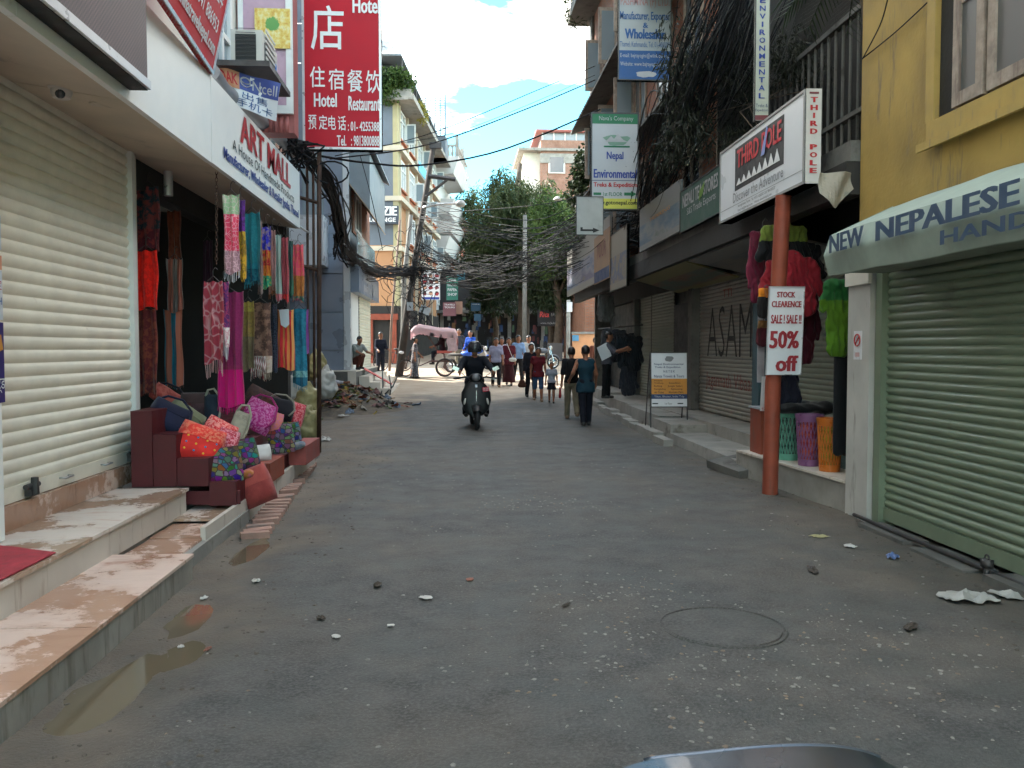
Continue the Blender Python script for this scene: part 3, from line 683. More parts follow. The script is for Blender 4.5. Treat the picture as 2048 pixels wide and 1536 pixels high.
for i in range(14):
    mb = MB(); mb.lathe([(.05, 0), (.09, .12), (.1, .25), (.05, .45), (.05, .55), (.08, .62), (.08, .66)], (-.05 + (1.4 * i / 5 if i < 6 else 1.4), .5 if i < 6 else .5 + (i - 5) * .7, z1), 8); mb.build('baluster', m_concrete, WB, smooth=True, local=True)
wb('handrail', m_concrete, -.1, 1.48, .42, .58, z1 + .66, z1 + .78); wb('handrail', m_concrete, 1.32, 1.48, .58, 7.3, z1 + .66, z1 + .78)
for y in (.5, 4): wb('newel', m_concrete, 1.28, 1.52, y - .12, y + .12, z1, z1 + 1.35)
for k, z in enumerate((4.2, 7.0, 9.6)):
    for y in (1, 4.5): window_x(WB, -.095, y, y + 1.8, z, z + 1.6, 1, m_wframe, m_glassL, .09, .06, 1, local=True)
RC = WC + d6 * 9.1
RB = thing('red_house', 'narrow brick red house at the far end of the left row', 'building', RC, rz=-R(6.1))
m_redh = mat('red_plaster', (.45, .13, .08), .8, .15, 1, 0, .1)
def rb(name, m, *a):
    mb = MB(); mb.box(*a); return mb.build(name, m, RB, local=True)
rb('wall', m_redh, -8, .35, .05, 14, -1, 11.5)
for i in range(6):
    rb('pilaster', m_trimw, .352, .42, .6 + i * 2.3, .8 + i * 2.3, 0, 11)
    for z in (4.5, 7.3, 9.6): window_x(RB, .354, 1.1 + i * 2.3, 2.5 + i * 2.3, z, z + 1.5, 1, m_wframe, m_glass, .08, .05, 1, local=True)
rb('roof_slab', m_concrete, -8, .9, 0, 14.2, 11.5, 11.7)
# green roof screen on it
mb = MB(); mb.hexa([(-3, 1, 11.7), (.5, 1, 11.7), (.5, 7, 11.7), (-3, 7, 11.7), (-2, 1.5, 14.3), (-.6, 1.5, 14.3), (-.6, 6, 13.5), (-2, 6, 13.5)]); mb.build('shade_net', mat('shade_net_green', (.08, .20, .13), .8, .3, 4), RB, local=True)
# ================================================================== FAR: brick house with glazed top floor, shop row closing the street
FY = 82
FB = thing('far_brick_house', 'unfinished brick house with a glazed top floor behind the trees', 'building', (9, FY, 1))
a = PY(1082, 330, FY); b = PY(1235, 245, FY)
pbox(FB, 'wall', m_brickfar, a.x, b.x, FY, FY + 9, 0, PY(1100, 280, FY).z)
za, zb, zc_ = PY(0, 320, FY).z, PY(0, 298, FY).z, PY(0, 282, FY).z
pbox(FB, 'concrete_band', m_concrete, a.x - .1, b.x, FY - .12, FY - .001, za + .4, zb + .3)
pbox(FB, 'roof_slab', m_concrete, a.x - .3, b.x, FY - .3, FY + 9, zc_ - .2, zc_ + .05)
pbox(FB, 'top_floor', m_glassL, a.x + .1, b.x, FY + .2, FY + 8, zc_ + .05, PY(0, 247, FY).z)
for i in range(7): pbox(FB, 'mullion', m_wframe, a.x + .1 + i * 1.1, a.x + .22 + i * 1.1, FY + .1, FY + .198, zc_ + .05, PY(0, 247, FY).z)
pbox(FB, 'top_roof', flat('roof_red', (.32, .10, .08)), a.x - .5, b.x, FY - .4, FY + 9, PY(0, 247, FY).z, PY(0, 243, FY).z)
p0 = PY(1097, 330, FY); p1 = PY(1130, 312, FY)
mb = MB(); mb.box(p0.x, p1.x, FY - .1, FY - .02, p0.z - .8, p1.z); w_ = mb.build('window', m_wframe, FB); mb = MB(); mb.box(p0.x + .15, p1.x - .15, FY - .14, FY - .101, p0.z - .7, p1.z - .15); mb.build('pane', m_glass, w_)
pbox(FB, 'side_wing', m_cream, a.x - 1.6, a.x - .001, FY + 1, FY + 9, 0, PY(0, 285, FY).z)
pbox(FB, 'wing_roof', m_concrete, a.x - 2.2, a.x - .31, FY - .2, FY + 9, PY(0, 285, FY).z, PY(0, 280, FY).z)
EY = 60.0
ER = thing('end_shop_row', 'dark row of shop fronts with signs closing the street under the trees', 'building', (2, EY, 1.2))
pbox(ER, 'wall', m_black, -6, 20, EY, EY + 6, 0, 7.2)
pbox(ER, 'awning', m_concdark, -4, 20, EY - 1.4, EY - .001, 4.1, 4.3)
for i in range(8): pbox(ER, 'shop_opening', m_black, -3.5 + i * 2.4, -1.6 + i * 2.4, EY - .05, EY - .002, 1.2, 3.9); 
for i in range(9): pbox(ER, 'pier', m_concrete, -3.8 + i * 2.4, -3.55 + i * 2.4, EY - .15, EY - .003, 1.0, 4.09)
mb = MB()
goods = [flat('goods_%d' % i, c) for i, c in enumerate(((.10, .03, .03), (.03, .06, .14), (.20, .19, .17), (.05, .09, .05), (.16, .08, .03), (.03, .03, .035)))]
for i in range(150):
    x = random.uniform(-3.4, 8); z = random.uniform(1.6, 4.0); w_, h_ = random.uniform(.12, .3), random.uniform(.25, .6); mb.cm = random.randrange(6); y = EY - random.uniform(.1, 1.2)
    mb.hexa([(x, y, z), (x + w_, y + random.uniform(-.06, .06), z), (x + w_, y + .05, z), (x, y + .05, z), (x + .02, y, z + h_), (x + w_ - .02, y, z + h_), (x + w_ - .02, y + .04, z + h_), (x + .02, y + .04, z + h_)])
mb.build('hanging_goods', goods, label='dim clothes and goods hanging in front of the end shop row', cat='goods', kind='stuff')
# orange wall with posters where the side street opens on the right
OWY = 40.5
p0 = PY(1146, 745, OWY); p1 = PY(1262, 668, OWY)
OW = thing('orange_side_wall', 'sunlit orange wall across the side street on the right', 'wall', (p0.x, OWY, 1))
pbox(OW, 'wall', mat('orange_wall', (.62, .30, .15), .8, .2, 1.5, 0, .2), p0.x, 14, OWY, OWY + .3, .5, p1.z)
pbox(OW, 'coping', m_concrete, p0.x - .05, 14, OWY - .06, OWY + .36, p1.z + .001, p1.z + .1)
q0 = PY(1145, 682, OWY - .1); q1 = PY(1158, 670, OWY - .1); pbox(OW, 'blue_plate', flat('plate_blue', (.10, .26, .42)), q0.x, q1.x, OWY - .05, OWY - .003, q0.z, q1.z)
BK = thing('side_street_house', 'dark brick house behind the orange side wall', 'building', (12, 46, 1))
pbox(BK, 'wall', m_brick, 6.2, 22, 41.5, 50, 0, 6.5); pbox(BK, 'roof_slab', m_concrete, 6, 22, 41.3, 50, 6.5, 6.7)
for i in range(4): mb = MB(); mb.box(7 + i * 2.4, 8.4 + i * 2.4, 41.44, 41.498, 3.6, 5.2); w_ = mb.build('window', m_wood, BK); mb = MB(); mb.box(7.1 + i * 2.4, 8.3 + i * 2.4, 41.42, 41.439, 3.7, 5.1); mb.build('pane', m_glass, w_)
# ================================================================== RIGHT: yellow building
YX = 3.85
YB = thing('yellow_building', 'yellow plaster building on the right with a wooden window above a green shutter', 'building', (5, 5, 0))
pbox(YB, 'wall', m_yellow, YX + .02, 9, -6, 7.98, 2.45, 7.2)
pbox(YB, 'lower_wall', m_concdark, YX + .16, 9, -6, 7.5, -.1, 2.449)
wy0, wy1, wz0 = 3.9, 6.62, 3.44
for r in ((wy0 - .1, wy1 + .1, wz0 - .16, wz0), (wy0 - .12, wy0, wz0, 5.6), (wy1, wy1 + .12, wz0, 5.6), (wy0 - .12, wy1 + .12, 5.6, 5.75)):
    pbox(YB, 'window_surround', m_yellow2, YX - .045, YX + .018, *r)
pbox(YB, 'window_sill', m_yellow2, YX - .075, YX - .046, wy0 - .16, wy1 + .2, wz0 - .22, wz0 - .155)
pbox(YB, 'window_recess', m_darkwall, YX + .005, YX + .016, wy0, wy1, wz0, 5.6)
for i, (a_, b_) in enumerate(((5.98, 6.36), (5.35, 5.93), (4.7, 5.3), (4.05, 4.66))):
    mb = MB(); x0, x1 = YX - .05, YX - .008
    for r in ((a_, b_, wz0 + .02, wz0 + .12), (a_, b_, 5.45, 5.55), (a_, a_ + .085, wz0 + .12, 5.45), (b_ - .085, b_, wz0 + .12, 5.45)): mb.box(x0, x1, *r)
    mb.box(x0 + .006, x1 - .004, a_ + .085, b_ - .085, 4.22, 4.29); mb.box(x0 + .006, x1 - .004, a_ + .085, b_ - .085, 4.9, 4.97)
    wf = mb.build('window', m_wood, YB); mb = MB(); mb.box(YX - .03, YX - .02, a_ + .06, b_ - .06, wz0 + .1, 5.47); mb.build('pane', m_glassdim, wf)
pbox(YB, 'shutter_guide', m_slatR, YX - .06, YX + .1, 7.36, 7.47, -.02, 2.42)
shutter(YB, YX + .02, -2.0, 7.36, .16, 2.36, -1, .0735, m_slatR, True, .027)
pbox(YB, 'bottom_rail', m_slatR, YX - .012, YX + .03, -2, 7.36, .05, .165)
pbox(YB, 'pillar', mat('pillar_white', (.50, .49, .46), .75, .15, 2, 0, .15, dirt=(.20, .18, .15), dirt_amt=.42, streak=True), YX - .1, YX + .3, 7.5, 7.93, -.1, 2.44)
pbox(YB, 'pillar_cap', m_cream, YX - .13, YX - .101, 7.48, 7.95, 2.2, 2.44)
p_ = thing('threshold_strip', 'broken concrete threshold strip below the green shutter', 'kerb', (3.7, 5, 0))
for i in range(7):
    y = 1.2 + i * .9; pbox(p_, 'concrete_piece', m_concdark, 3.58 + random.uniform(-.03, .03), YX - .02, y, y + random.uniform(.7, .88), -.1, .035 + random.uniform(-.012, .02))
mb = MB(); mb.cyl((3.68, 7.6, .05), (3.72, 1, .05), .018, n=8); mb.build('ground_pipe', m_steel, smooth=True, label='thin dark pipe lying along the foot of the green shutter', cat='pipe')
mb = MB(); mb.cyl((3.64, 5.55, .0), (3.64, 5.55, .10), .02, n=8); mb.box(3.615, 3.665, 5.51, 5.59, .085, .145); mb.torus((3.64, 5.55, .155), .022, .006, 'X', 14, 6); mb.build('shutter_lock', m_steel, smooth=True, label='small metal padlock at the foot of the green shutter', cat='padlock')
# awning box with lettering face
AWN = thing('shop_awning', 'pale green fabric awning with blue lettering over the green shutter', 'awning', (3.4, 5, 2.5))
m_awn = mat('awning_fabric', (.30, .36, .31), .75, .15, 4, 0, .15, 20, dirt=(.26, .28, .22), dirt_amt=.38, coord='pos')
ax, ay1 = 3.2, 7.25
def awn(a, b):
    y = -2 + (ay1 + 2) * a; k = b * 3
    pts = [(YX - .03, 2.86), (ax + .06, 2.60), (ax, 2.42), (ax + .05, 2.24)]
    i = min(2, int(k)); t_ = k - i; x = pts[i][0] + (pts[i + 1][0] - pts[i][0]) * t_; z = pts[i][1] + (pts[i + 1][1] - pts[i][1]) * t_
    return Vector((x + .012 * mnoise.noise(Vector((y * 2.2, z * 3, 1))), y, z + .02 * mnoise.noise(Vector((y * 1.3, z, 4)))))
mb = MB(); mb.sheet(awn, 90, 18, (.01, 0, -.006)); mb.build('fabric', m_awn, AWN, smooth='angle')
mb = MB(); mb.prism([(YX - .03, ay1, 2.86), (ax + .06, ay1, 2.60), (ax, ay1, 2.42), (ax + .05, ay1, 2.24), (YX - .03, ay1, 2.36)], (0, .012, 0)); mb.build('end_flap', m_awn, AWN)
mb = MB(); mb.box(ax + .06, YX - .11, -2, ay1 - .01, 2.27, 2.29); mb.build('underside', mat('awning_under', (.24, .27, .22), .8), AWN)
# ================================================================== RIGHT: shops row with platform
RW = 4.9
RS = thing('brick_building', 'dark brick building on the right with shuttered shops and overhanging upper floors', 'building', (6, 18, 0))
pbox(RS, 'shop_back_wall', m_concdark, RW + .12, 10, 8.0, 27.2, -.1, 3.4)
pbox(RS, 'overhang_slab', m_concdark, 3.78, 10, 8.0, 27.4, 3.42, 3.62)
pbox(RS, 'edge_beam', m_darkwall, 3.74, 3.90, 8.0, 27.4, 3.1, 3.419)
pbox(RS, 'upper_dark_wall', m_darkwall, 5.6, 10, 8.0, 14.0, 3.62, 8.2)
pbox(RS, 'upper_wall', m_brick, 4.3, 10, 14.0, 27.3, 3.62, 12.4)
pbox(RS, 'recess_shade_slab', m_darkwall, 4.31, 5.59, 13.9, 13.99, 3.63, 8.2)  # dark slab over the brick end face, standing in for its shade
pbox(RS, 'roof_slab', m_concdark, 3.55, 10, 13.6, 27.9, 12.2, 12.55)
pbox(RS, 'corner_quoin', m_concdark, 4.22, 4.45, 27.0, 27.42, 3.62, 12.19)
for y0 in (14.8, 17.0, 19.3, 21.6, 24.0):
    for z in (4.3, 6.6, 9.2):
        window_x(RS, 4.3, y0, y0 + 1.25, z, z + 1.75, -1, m_wood, m_glassL if (y0 > 16 and z > 5) else m_glass, .09, .04, 1, sill=m_concdark)
        if y0 > 18:
            mb = MB(); mb.box(3.75, 4.25, y0 + 1.22, y0 + 1.27, z + .1, z + 1.6); o_ = mb.build('shutter_leaf', m_wood, RS); mb = MB(); mb.box(3.83, 4.18, y0 + 1.205, y0 + 1.218, z + .2, z + 1.5); mb.build('pane', m_glassL, o_)
mb = MB(); mb.hexa([(3.6, 14, 8.55), (4.3, 14, 8.75), (4.3, 27.4, 8.75), (3.6, 27.4, 8.55), (3.6, 14, 8.62), (4.3, 14, 8.9), (4.3, 27.4, 8.9), (3.6, 27.4, 8.62)]); mb.build('sloping_eave', m_concdark, RS)
mb = MB(); mb.hexa([(3.75, 14, 6.2), (4.3, 14, 6.35), (4.3, 27.4, 6.35), (3.75, 27.4, 6.2), (3.75, 14, 6.26), (4.3, 14, 6.5), (4.3, 27.4, 6.5), (3.75, 27.4, 6.26)]); mb.build('sloping_eave', m_concdark, RS)
# shop fronts
def shopfront(y0, y1, m, z0=.36, z1=2.95, single=False):
    shutter(RS, RW, y0, y1, z0, z1, -1, .075, m, single, .018)
shopfront(8.6, 12.9, m_slatG); shopfront(13.25, 16.9, m_slatA); shopfront(19.0, 21.2, m_slatG); shopfront(21.3, 22.6, m_slatG)
pbox(RS, 'shop_lintel', m_darkwall, RW - .12, RW + .119, 8.0, 27.2, 2.95, 3.41)
pbox(RS, 'pier', m_bluepost, RW - .22, RW + .1, 12.92, 13.22, .36, 2.949); pbox(RS, 'pier', m_concdark, RW - .18, RW + .1, 16.92, 17.2, .36, 2.949); pbox(RS, 'pier', m_redpost, RW - .2, RW + .1, 8.3, 8.58, .3, 2.949)
pbox(RS, 'doorway', m_black, RW - .02, RW + .1, 17.25, 18.95, .36, 2.6); pbox(RS, 'pier', m_concdark, RW - .16, RW + .1, 22.62, 22.9, .36, 2.949)
pbox(RS, 'doorway', m_black, RW - .02, RW + .1, 22.95, 27.1, .4, 2.9)
pbox(RS, 'end_wall', m_concdark, 4.4, 10, 27.2, 27.35, 0, 3.41)
# platforms
PT = thing('shop_pavement', 'raised concrete pavement in front of the right hand shops', 'pavement', (4.2, 18, 0))
for a_, b_, x0, z in ((10.56, 14.2, 3.55, .16), (14.2, 15.7, 3.6, .30), (15.7, 18.9, 3.75, .33), (18.9, 23.0, 3.85, .34), (23.0, 27.3, 4.1, .40)):
    mb = MB(); mb.hexa([(x0, a_ + .004, -.1), (RW + .12, a_ + .004, -.1), (RW + .12, b_, -.1), (x0 + .03, b_, -.1), (x0 + .02, a_ + .004, z), (RW + .12, a_ + .004, z), (RW + .12, b_, z), (x0 + .05, b_, z)]); mb.build('slab', m_concrete, PT)
for i in range(16):
    y = 13.6 + i * .85; x = 3.5 + .035 * (y - 14); h = gz(y) + random.uniform(.1, .16); pbox(PT, 'kerb_stone', m_concrete, x - .14, x + .04 + random.uniform(-.02, .02), y + .01, y + .83, -.1, h)
pbox(PT, 'inner_step', m_concrete, 4.25, RW + .1, 10.56, 19, .16, .345)
mb = MB(); mb.obox((3.6, 10.6, .09), (.5, .8, .1), Euler((R(3), R(-8), R(12))).to_matrix()); mb.build('loose_slab', m_concdark, label='broken dark slab leaning at the pavement edge beside the orange red post', cat='slab')
# platform of the clearance shop
CP = thing('clearance_platform', 'low tiled platform edge holding the laundry baskets', 'platform', (4, 9, 0))
def cpx(y): return 3.77 - .09 * (y - 8.0)
def cpq(name, m, y0, y1, d0, d1, z0, z1):
    mb = MB(); f = lambda y, d: cpx(y) + d if d < 9 else RW + .1
    mb.hexa([(f(y0, d0), y0, z0), (f(y0, d1), y0, z0), (f(y1, d1), y1, z0), (f(y1, d0), y1, z0), (f(y0, d0), y0, z1), (f(y0, d1), y0, z1), (f(y1, d1), y1, z1), (f(y1, d0), y1, z1)]); mb.build(name, m, CP)
cpq('base', m_concrete, 7.95, 10.55, 0, 9.5, -.1, .285)
for i in range(5): cpq('tile', m_riser, 7.96 + i * .51, 7.96 + (i + 1) * .51 - .004, -.02, .42, .286, .31)
cpq('floor', mat('green_floor', (.06, .10, .09), .5), 7.96, 10.5, .425, 9.5, .286, .312)
POST = PZ(1545, 985)
mb = MB(); mb.tube([(3.42, 9.05, -.1), (3.44, 9.05, 1.2), (3.53, 9.05, 3.27)], .085, 14); mb.build('signpost', m_redpost, smooth='angle', label='leaning orange red painted post holding up the white overhead sign', cat='post')
pbox(None, 'door_post', m_redpost, 4.75, 4.9, 9.6, 9.75, .3, 3.1, label='orange red door post behind the laundry baskets', cat='post')
# ================================================================== SIGNS
ink = dict(red=flat('ink_red', (.50, .035, .04)), darkred=flat('ink_dark_red', (.33, .03, .04)), blue=flat('ink_blue', (.03, .06, .30)), navy=flat('ink_navy', (.035, .06, .15)), black=flat('ink_black', (.02, .02, .022)), white=flat('ink_white', (.78, .78, .78)),
           green=flat('ink_green', (.03, .19, .09)), grey=flat('ink_grey', (.25, .25, .26)), sky=flat('ink_sky', (.02, .085, .26)), yellow=flat('ink_yellow', (.62, .60, .10)), orange=flat('ink_orange', (.60, .26, .05)), pale=flat('ink_pale', (.45, .45, .47)), maroon=flat('ink_maroon', (.20, .05, .06)))
bd_white = mat('sign_white', (.72, .73, .76), .35, .05, 2, 0, 0, dirt=(.5, .49, .46), dirt_amt=.25, streak=True)
bd_red = mat('sign_red', (.47, .016, .03), .5, .06, 1.5, 0, 0, spec=.2)
bd_dim = mat('sign_white_dim', (.50, .51, .54), .4, .06, 2, 0, 0)  # darker copy of the white board: dirt and backlit shade in its colour
bd_grey = mat('sign_silver_grey', (.36, .38, .42), .35, .08, 2, 0, 0)
m_alu = mat('aluminium', (.62, .63, .65), .35, .1, 6, .5, .02)
XP, YP, ZP, XN, YN = Vector((1, 0, 0)), Vector((0, 1, 0)), Vector((0, 0, 1)), Vector((-1, 0, 0)), Vector((0, -1, 0))
def sign(name, label, o, rt, up, W, Hh, cat='sign', th=.05, m=None, frame=None, fw=.02, group=None):
    t_ = thing(name, label, cat, o, group); s = Sign(t_, o, rt, up, W, Hh); s.board(th, m or bd_white, frame, fw); return s
# ---- big red hotel sign over the street
SY = 13.0; a = PY(606, 298, SY); b = PY(764, 306, SY); W = b.x - a.x
HS = sign('hotel_sign', 'tall red hotel and restaurant signboard with white Chinese characters above the street', a, XP, ZP, W, 3.1, th=.16, m=bd_red, frame=m_alu, fw=.035)
def hv(v): return (PY(690, v, SY).z - a.z) / 3.1
for tx, u0, u1, v0, v1, bo in (('Hotel', 705, 760, 26, -6, .035), ('店', 622, 688, 101, 12, .008), ('住', 620, 650, 176, 134, .006), ('宿', 657, 688, 180, 138, .006), ('餐', 695, 726, 184, 139, .006), ('饮', 732, 763, 186, 140, .006),
                              ('Hotel', 628, 674, 215, 187, .03), ('Restaurant', 697, 760, 221, 192, .03), ('预', 617, 633, 260, 231, .006), ('定', 638, 655, 260, 231, .006), ('电', 657, 672, 260, 232, .006), ('话', 676, 692, 261, 232, .006), (': 01- 4255388', 696, 759, 262, 243, .025), ('Tel.  : 9813800888', 674, 759, 292, 271, .025)):
    HS.text(tx, (PY(u0, v0, SY).x - a.x) / W, hv(v0), (PY(u1, v0, SY).x - a.x) / W, hv(v1), ink['white'], bo)
mb = MB(); p = PY(640, 306, SY + .1); mb.tube([(p.x - .06, SY + .12, .0), (p.x, SY + .12, p.z + 1.5)], .035, 8)
mb.build('sign_pole', m_rust, smooth=True, label='rusty steel pole carrying the red hotel sign', cat='pole')
for i, du in enumerate((612, 622)):
    p = PY(du, 330, SY + .6); mb = MB(); mb.cyl((p.x, SY + .6 + i * .1, .0), (p.x + .02, SY + .6 + i * .1, p.z + 1), .022, n=6); mb.build('scaffold_pole', m_rust, smooth=True, label=('thin rusty upright just left of the hotel sign pole', 'thin rusty upright furthest left beside the hotel sign pole')[1 - i], cat='pole')
for k, v in enumerate((395, 530)):
    p = PY(600, v, SY + .3); q = PY(640, v + 12, SY + .3); mb = MB(); mb.cyl(p, q, .03, n=6); mb.build('pole_bracket', m_rust, label=('upper', 'lower')[k] + ' horizontal steel bracket tying the rusty poles together', cat='bracket')
# ---- ART MALL fascia sign
AY0, AY1 = 8.06, 12.38
AM = sign('fascia_sign', 'white fascia sign with red and blue lettering above the hanging scarves', (BX + .0, AY0, 3.335), YP, ZP, AY1 - AY0, .80, th=.05, m=m_white)
def ya(u, v): return (PX(u, v, BX).y - AY0) / (AY1 - AY0)
def za_(u, v): return (PX(u, v, BX).z - 3.335) / .8
AM.text('ART MALL', ya(479, 270), .55, ya(580, 360), .93, ink['red'], .035)
AM.text('A House Of Handmade Products', ya(464, 290), .36, ya(587, 390), .50, ink['black'], .0)
AM.text('Manufacturer, Wholesaler & Retailer Jyatha, Thamel', ya(446, 310), .12, ya(596, 440), .30, ink['blue'], .03)
# ---- dark LED board over the shutter
LD = thing('led_board', 'dark brown dot matrix board with aluminium edge above the shuttered shop', 'sign', (BX + .13, 4, 3.42))
pbox(LD, 'cabinet', m_black, BX + .002, BX + .125, -1, 6.1, 3.405, 4.35)
m_led, t_, b_ = nodes_of('led_face'); v_ = coords(t_, 'pos', (1, 60, 60)); w_ = N(t_, 'ShaderNodeTexChecker', Scale=1.0); t_.links.new(v_, w_.inputs['Vector'])
t_.links.new(mix(t_, w_.outputs['Fac'], ramp(t_, noise(t_, coords(t_), 1.5), [(.35, (.085, .05, .05)), (.7, (.14, .075, .08))]), (.05, .034, .034)), b_.inputs['Base Color']); b_.inputs['Roughness'].default_value = .5; MATS['led_face'] = m_led
pbox(LD, 'face', m_led, BX + .126, BX + .135, -1, 6.07, 3.47, 4.4)
pbox(LD, 'edge_strip', m_alu, BX + .126, BX + .15, -1, 6.1, 3.41, 3.468)
# ---- red travel sign tilted over the fascia
p0 = PX(425, 150, BX + .02); d = Vector((-math.sin(R(4.4)), math.cos(R(4.4)), 0)); W = 3.2
o_ = p0 - d * W
TS = sign('travel_sign', 'red travel agency board with white Chinese characters leaning out above the fascia', o_, d, (.22, 0, 1), W, 1.7, th=.05, m=mat('sign_bright_red', (.58, .03, .035), .55, .06, 2, 0, 0, spec=.15), frame=m_alu, fw=.03)
TS.text('旅游', .63, .48, .95, .95, ink['white'], .02); TS.text('www.chinatravelnepal.com', .45, .06, .96, .15, ink['white'], .02); TS.text('01-4255388, 9841 886953', .42, .18, .95, .26, ink['white'], .015)
TS.text('签证   机票   酒店   租车', .30, .32, .95, .43, ink['white'], .01); TS.text('yuanmengtour123', .06, .08, .40, .16, ink['white'], .02)
# ---- phone-card banner under the air conditioner
NY = 9.3
NB = thing('card_banner', 'crumpled phone card banner tied below the air conditioner', 'banner', PY(490, 190, NY))
def nb_pt(a, b, off=0):
    p00, p10, p01, p11 = PY(440, 200, NY), PY(552, 242, NY + .1), PY(427, 130, NY), PY(562, 168, NY + .1)
    p = p00.lerp(p10, a).lerp(p01.lerp(p11, a), b); p.y += .03 * math.sin(a * 9 + b * 3) - off; return p
def nb_patch(name, a0, b0, a1, b1, m, off): MB().sheet(lambda a, b: nb_pt(a0 + (a1 - a0) * a, b0 + (b1 - b0) * b, off), 8, 6, (0, .004, 0)).build(name, m, NB, smooth='angle')
nb_patch('sheet', 0, 0, 1, 1, bd_white, 0); nb_patch('orange_patch', 0, .5, .38, 1, flat('patch_orange', (.58, .27, .15)), .005); nb_patch('blue_patch', .38, .52, 1, 1, flat('patch_blue', (.06, .09, .32)), .005); nb_patch('teal_patch', .05, .02, .28, .49, flat('patch_teal', (.05, .25, .33)), .005)
def nb_text(tx, a0, b0, a1, b1, m, bo):
    me = text_mesh(tx, bo); co = [v.co.copy() for v in me.vertices]; lo = [min(c[i] for c in co) for i in (0, 1)]; hi = [max(c[i] for c in co) for i in (0, 1)]
    for v, c in zip(me.vertices, co): v.co = nb_pt(a0 + (a1 - a0) * (c[0] - lo[0]) / (hi[0] - lo[0]), b0 + (b1 - b0) * (c[1] - lo[1]) / (hi[1] - lo[1]), .012) - ORG[NB.name]
    me.materials.clear(); me.materials.append(m); link('lettering', me, NB)
nb_text('Ncell', .57, .60, .97, .88, ink['pale'], 0); nb_text('DAK', .08, .60, .36, .92, ink['red'], .02); nb_text('JI', .08, .1, .22, .42, ink['white'], .05); nb_text('出售', .42, .28, .82, .48, ink['sky'], 0); nb_text('手机卡', .32, .04, .92, .26, ink['sky'], 0)
for k in range(2):
    mb = MB(); mb.tube([nb_pt(.47 + .07 * math.cos(t * .55), .76 + .05 * k + .13 * math.sin(t * .55) * (1 - .3 * k), .012) for t in range(12)], .006, 4); mb.build('emblem', ink['pale'], NB)
# ---- air conditioner on its ledge
AC = thing('air_conditioner', 'off white air conditioner outdoor unit with black grille on a ledge', 'air conditioner', (-2.5, 9.45, 4.5))
a = PY(462, 128, 9.4); b = PY(524, 60, 9.4)
m_ac = mat('ac_casing', (.60, .58, .53), .45, .08, 4, 0, .03, dirt=(.42, .39, .34), dirt_amt=.3)
pbox(AC, 'casing', m_ac, a.x, b.x, 9.4, 10.15, a.z - .02, b.z)
pbox(AC, 'grille', mat('ac_grille', (.02, .022, .022), .6, .3, 60, 0, .5, 120), a.x + .05, a.x + .27, 9.388, 9.398, a.z + .01, b.z - .05)
for i in range(9): pbox(AC, 'grille_wire', m_steel, a.x + .055, a.x + .265, 9.383, 9.3875, a.z + .04 + i * .042, a.z + .046 + i * .042)
pbox(AC, 'side_louvre', m_steel, b.x + .001, b.x + .008, 9.5, 10.0, a.z + .08, b.z - .1)
for i in range(6): pbox(AC, 'louvre_slat', m_ac, b.x + .009, b.x + .018, 9.52, 9.98, a.z + .1 + i * .06, a.z + .13 + i * .06)
pbox(AC, 'badge', flat('badge_blue', (.06, .2, .6)), b.x + .001, b.x + .004, 10.03, 10.1, a.z + .1, a.z + .22)
pbox(LB, 'ac_ledge', m_steel, a.x - .45, b.x + .12, 9.2, 10.3, a.z - .08, a.z - .022)
# ---- noodle poster on the bay window
q0 = PY(510, 96, by - .05); q1 = PY(580, 18, by - .05)
m_nd, t_, b_ = nodes_of('noodle_print'); v_ = coords(t_, 'gen')
b_.inputs['Roughness'].default_value = .4
g_ = N(t_, 'ShaderNodeTexGradient', gradient_type='SPHERICAL'); mp_ = N(t_, 'ShaderNodeMapping'); mp_.inputs['Location'].default_value = (-1.6, 0, -2.2); mp_.inputs['Scale'].default_value = (3.2, 0, 3.6); t_.links.new(t_.nodes.new('ShaderNodeTexCoord').outputs['Generated'], mp_.inputs['Vector']); t_.links.new(mp_.outputs['Vector'], g_.inputs['Vector'])
nz_ = ramp(t_, noise(t_, v_, 7, 6), [(.3, (.55, .25, .03)), (.48, (.72, .52, .12)), (.62, (.75, .68, .35)), (.75, (.5, .16, .04))])
t_.links.new(mix(t_, ramp(t_, mix(t_, .45, g_.outputs['Color'], noise(t_, v_, 16, 4)), [(.40, (0, 0, 0)), (.46, (1, 1, 1))]), nz_, (.12, .32, .08)), b_.inputs['Base Color']); MATS['noodle_print'] = m_nd
pbox(None, 'food_poster', m_nd, q0.x, q1.x, by - .058, by - .0465, q0.z, q1.z, label='yellow noodle bowl poster on the upper bay window', cat='poster')
# ---- duct above the fascia sign, dome camera, ceiling discs, wall posters
mb = MB(); pa, pb = PX(490, 228, BX - .15), PX(600, 312, BX - .15); pa.y = min(pa.y, 9.0); mb.tube([pa + Vector((0, -.4, .05)), pa, pa.lerp(pb, .5) + Vector((0, 0, .01)), pb], .085, 14); mb.build('grey_duct', mat('duct_grey', (.30, .30, .31), .4, .15, 4, .3, .03), smooth='angle', label='grey plastic duct running above the white fascia sign', cat='pipe')
DC = thing('dome_camera', 'white dome security camera on the cream soffit', 'camera', PX(122, 158, -2.75))
c_ = PX(122, 148, -2.75); c_.z = 3.42
mb = MB(); mb.lathe([(0, .02), (.085, .02), (.085, -.02), (.07, -.03), (.07, -.05), (.055, -.085), (.0, -.10)], c_, 20); mb.build('housing', flat('camera_white', (.62, .58, .54)), DC, smooth='angle')
mb = MB(); mb.ell((c_.x + .012, c_.y - .045, c_.z - .065), (.035, .03, .035)); mb.build('lens', m_glass, DC, smooth=True)
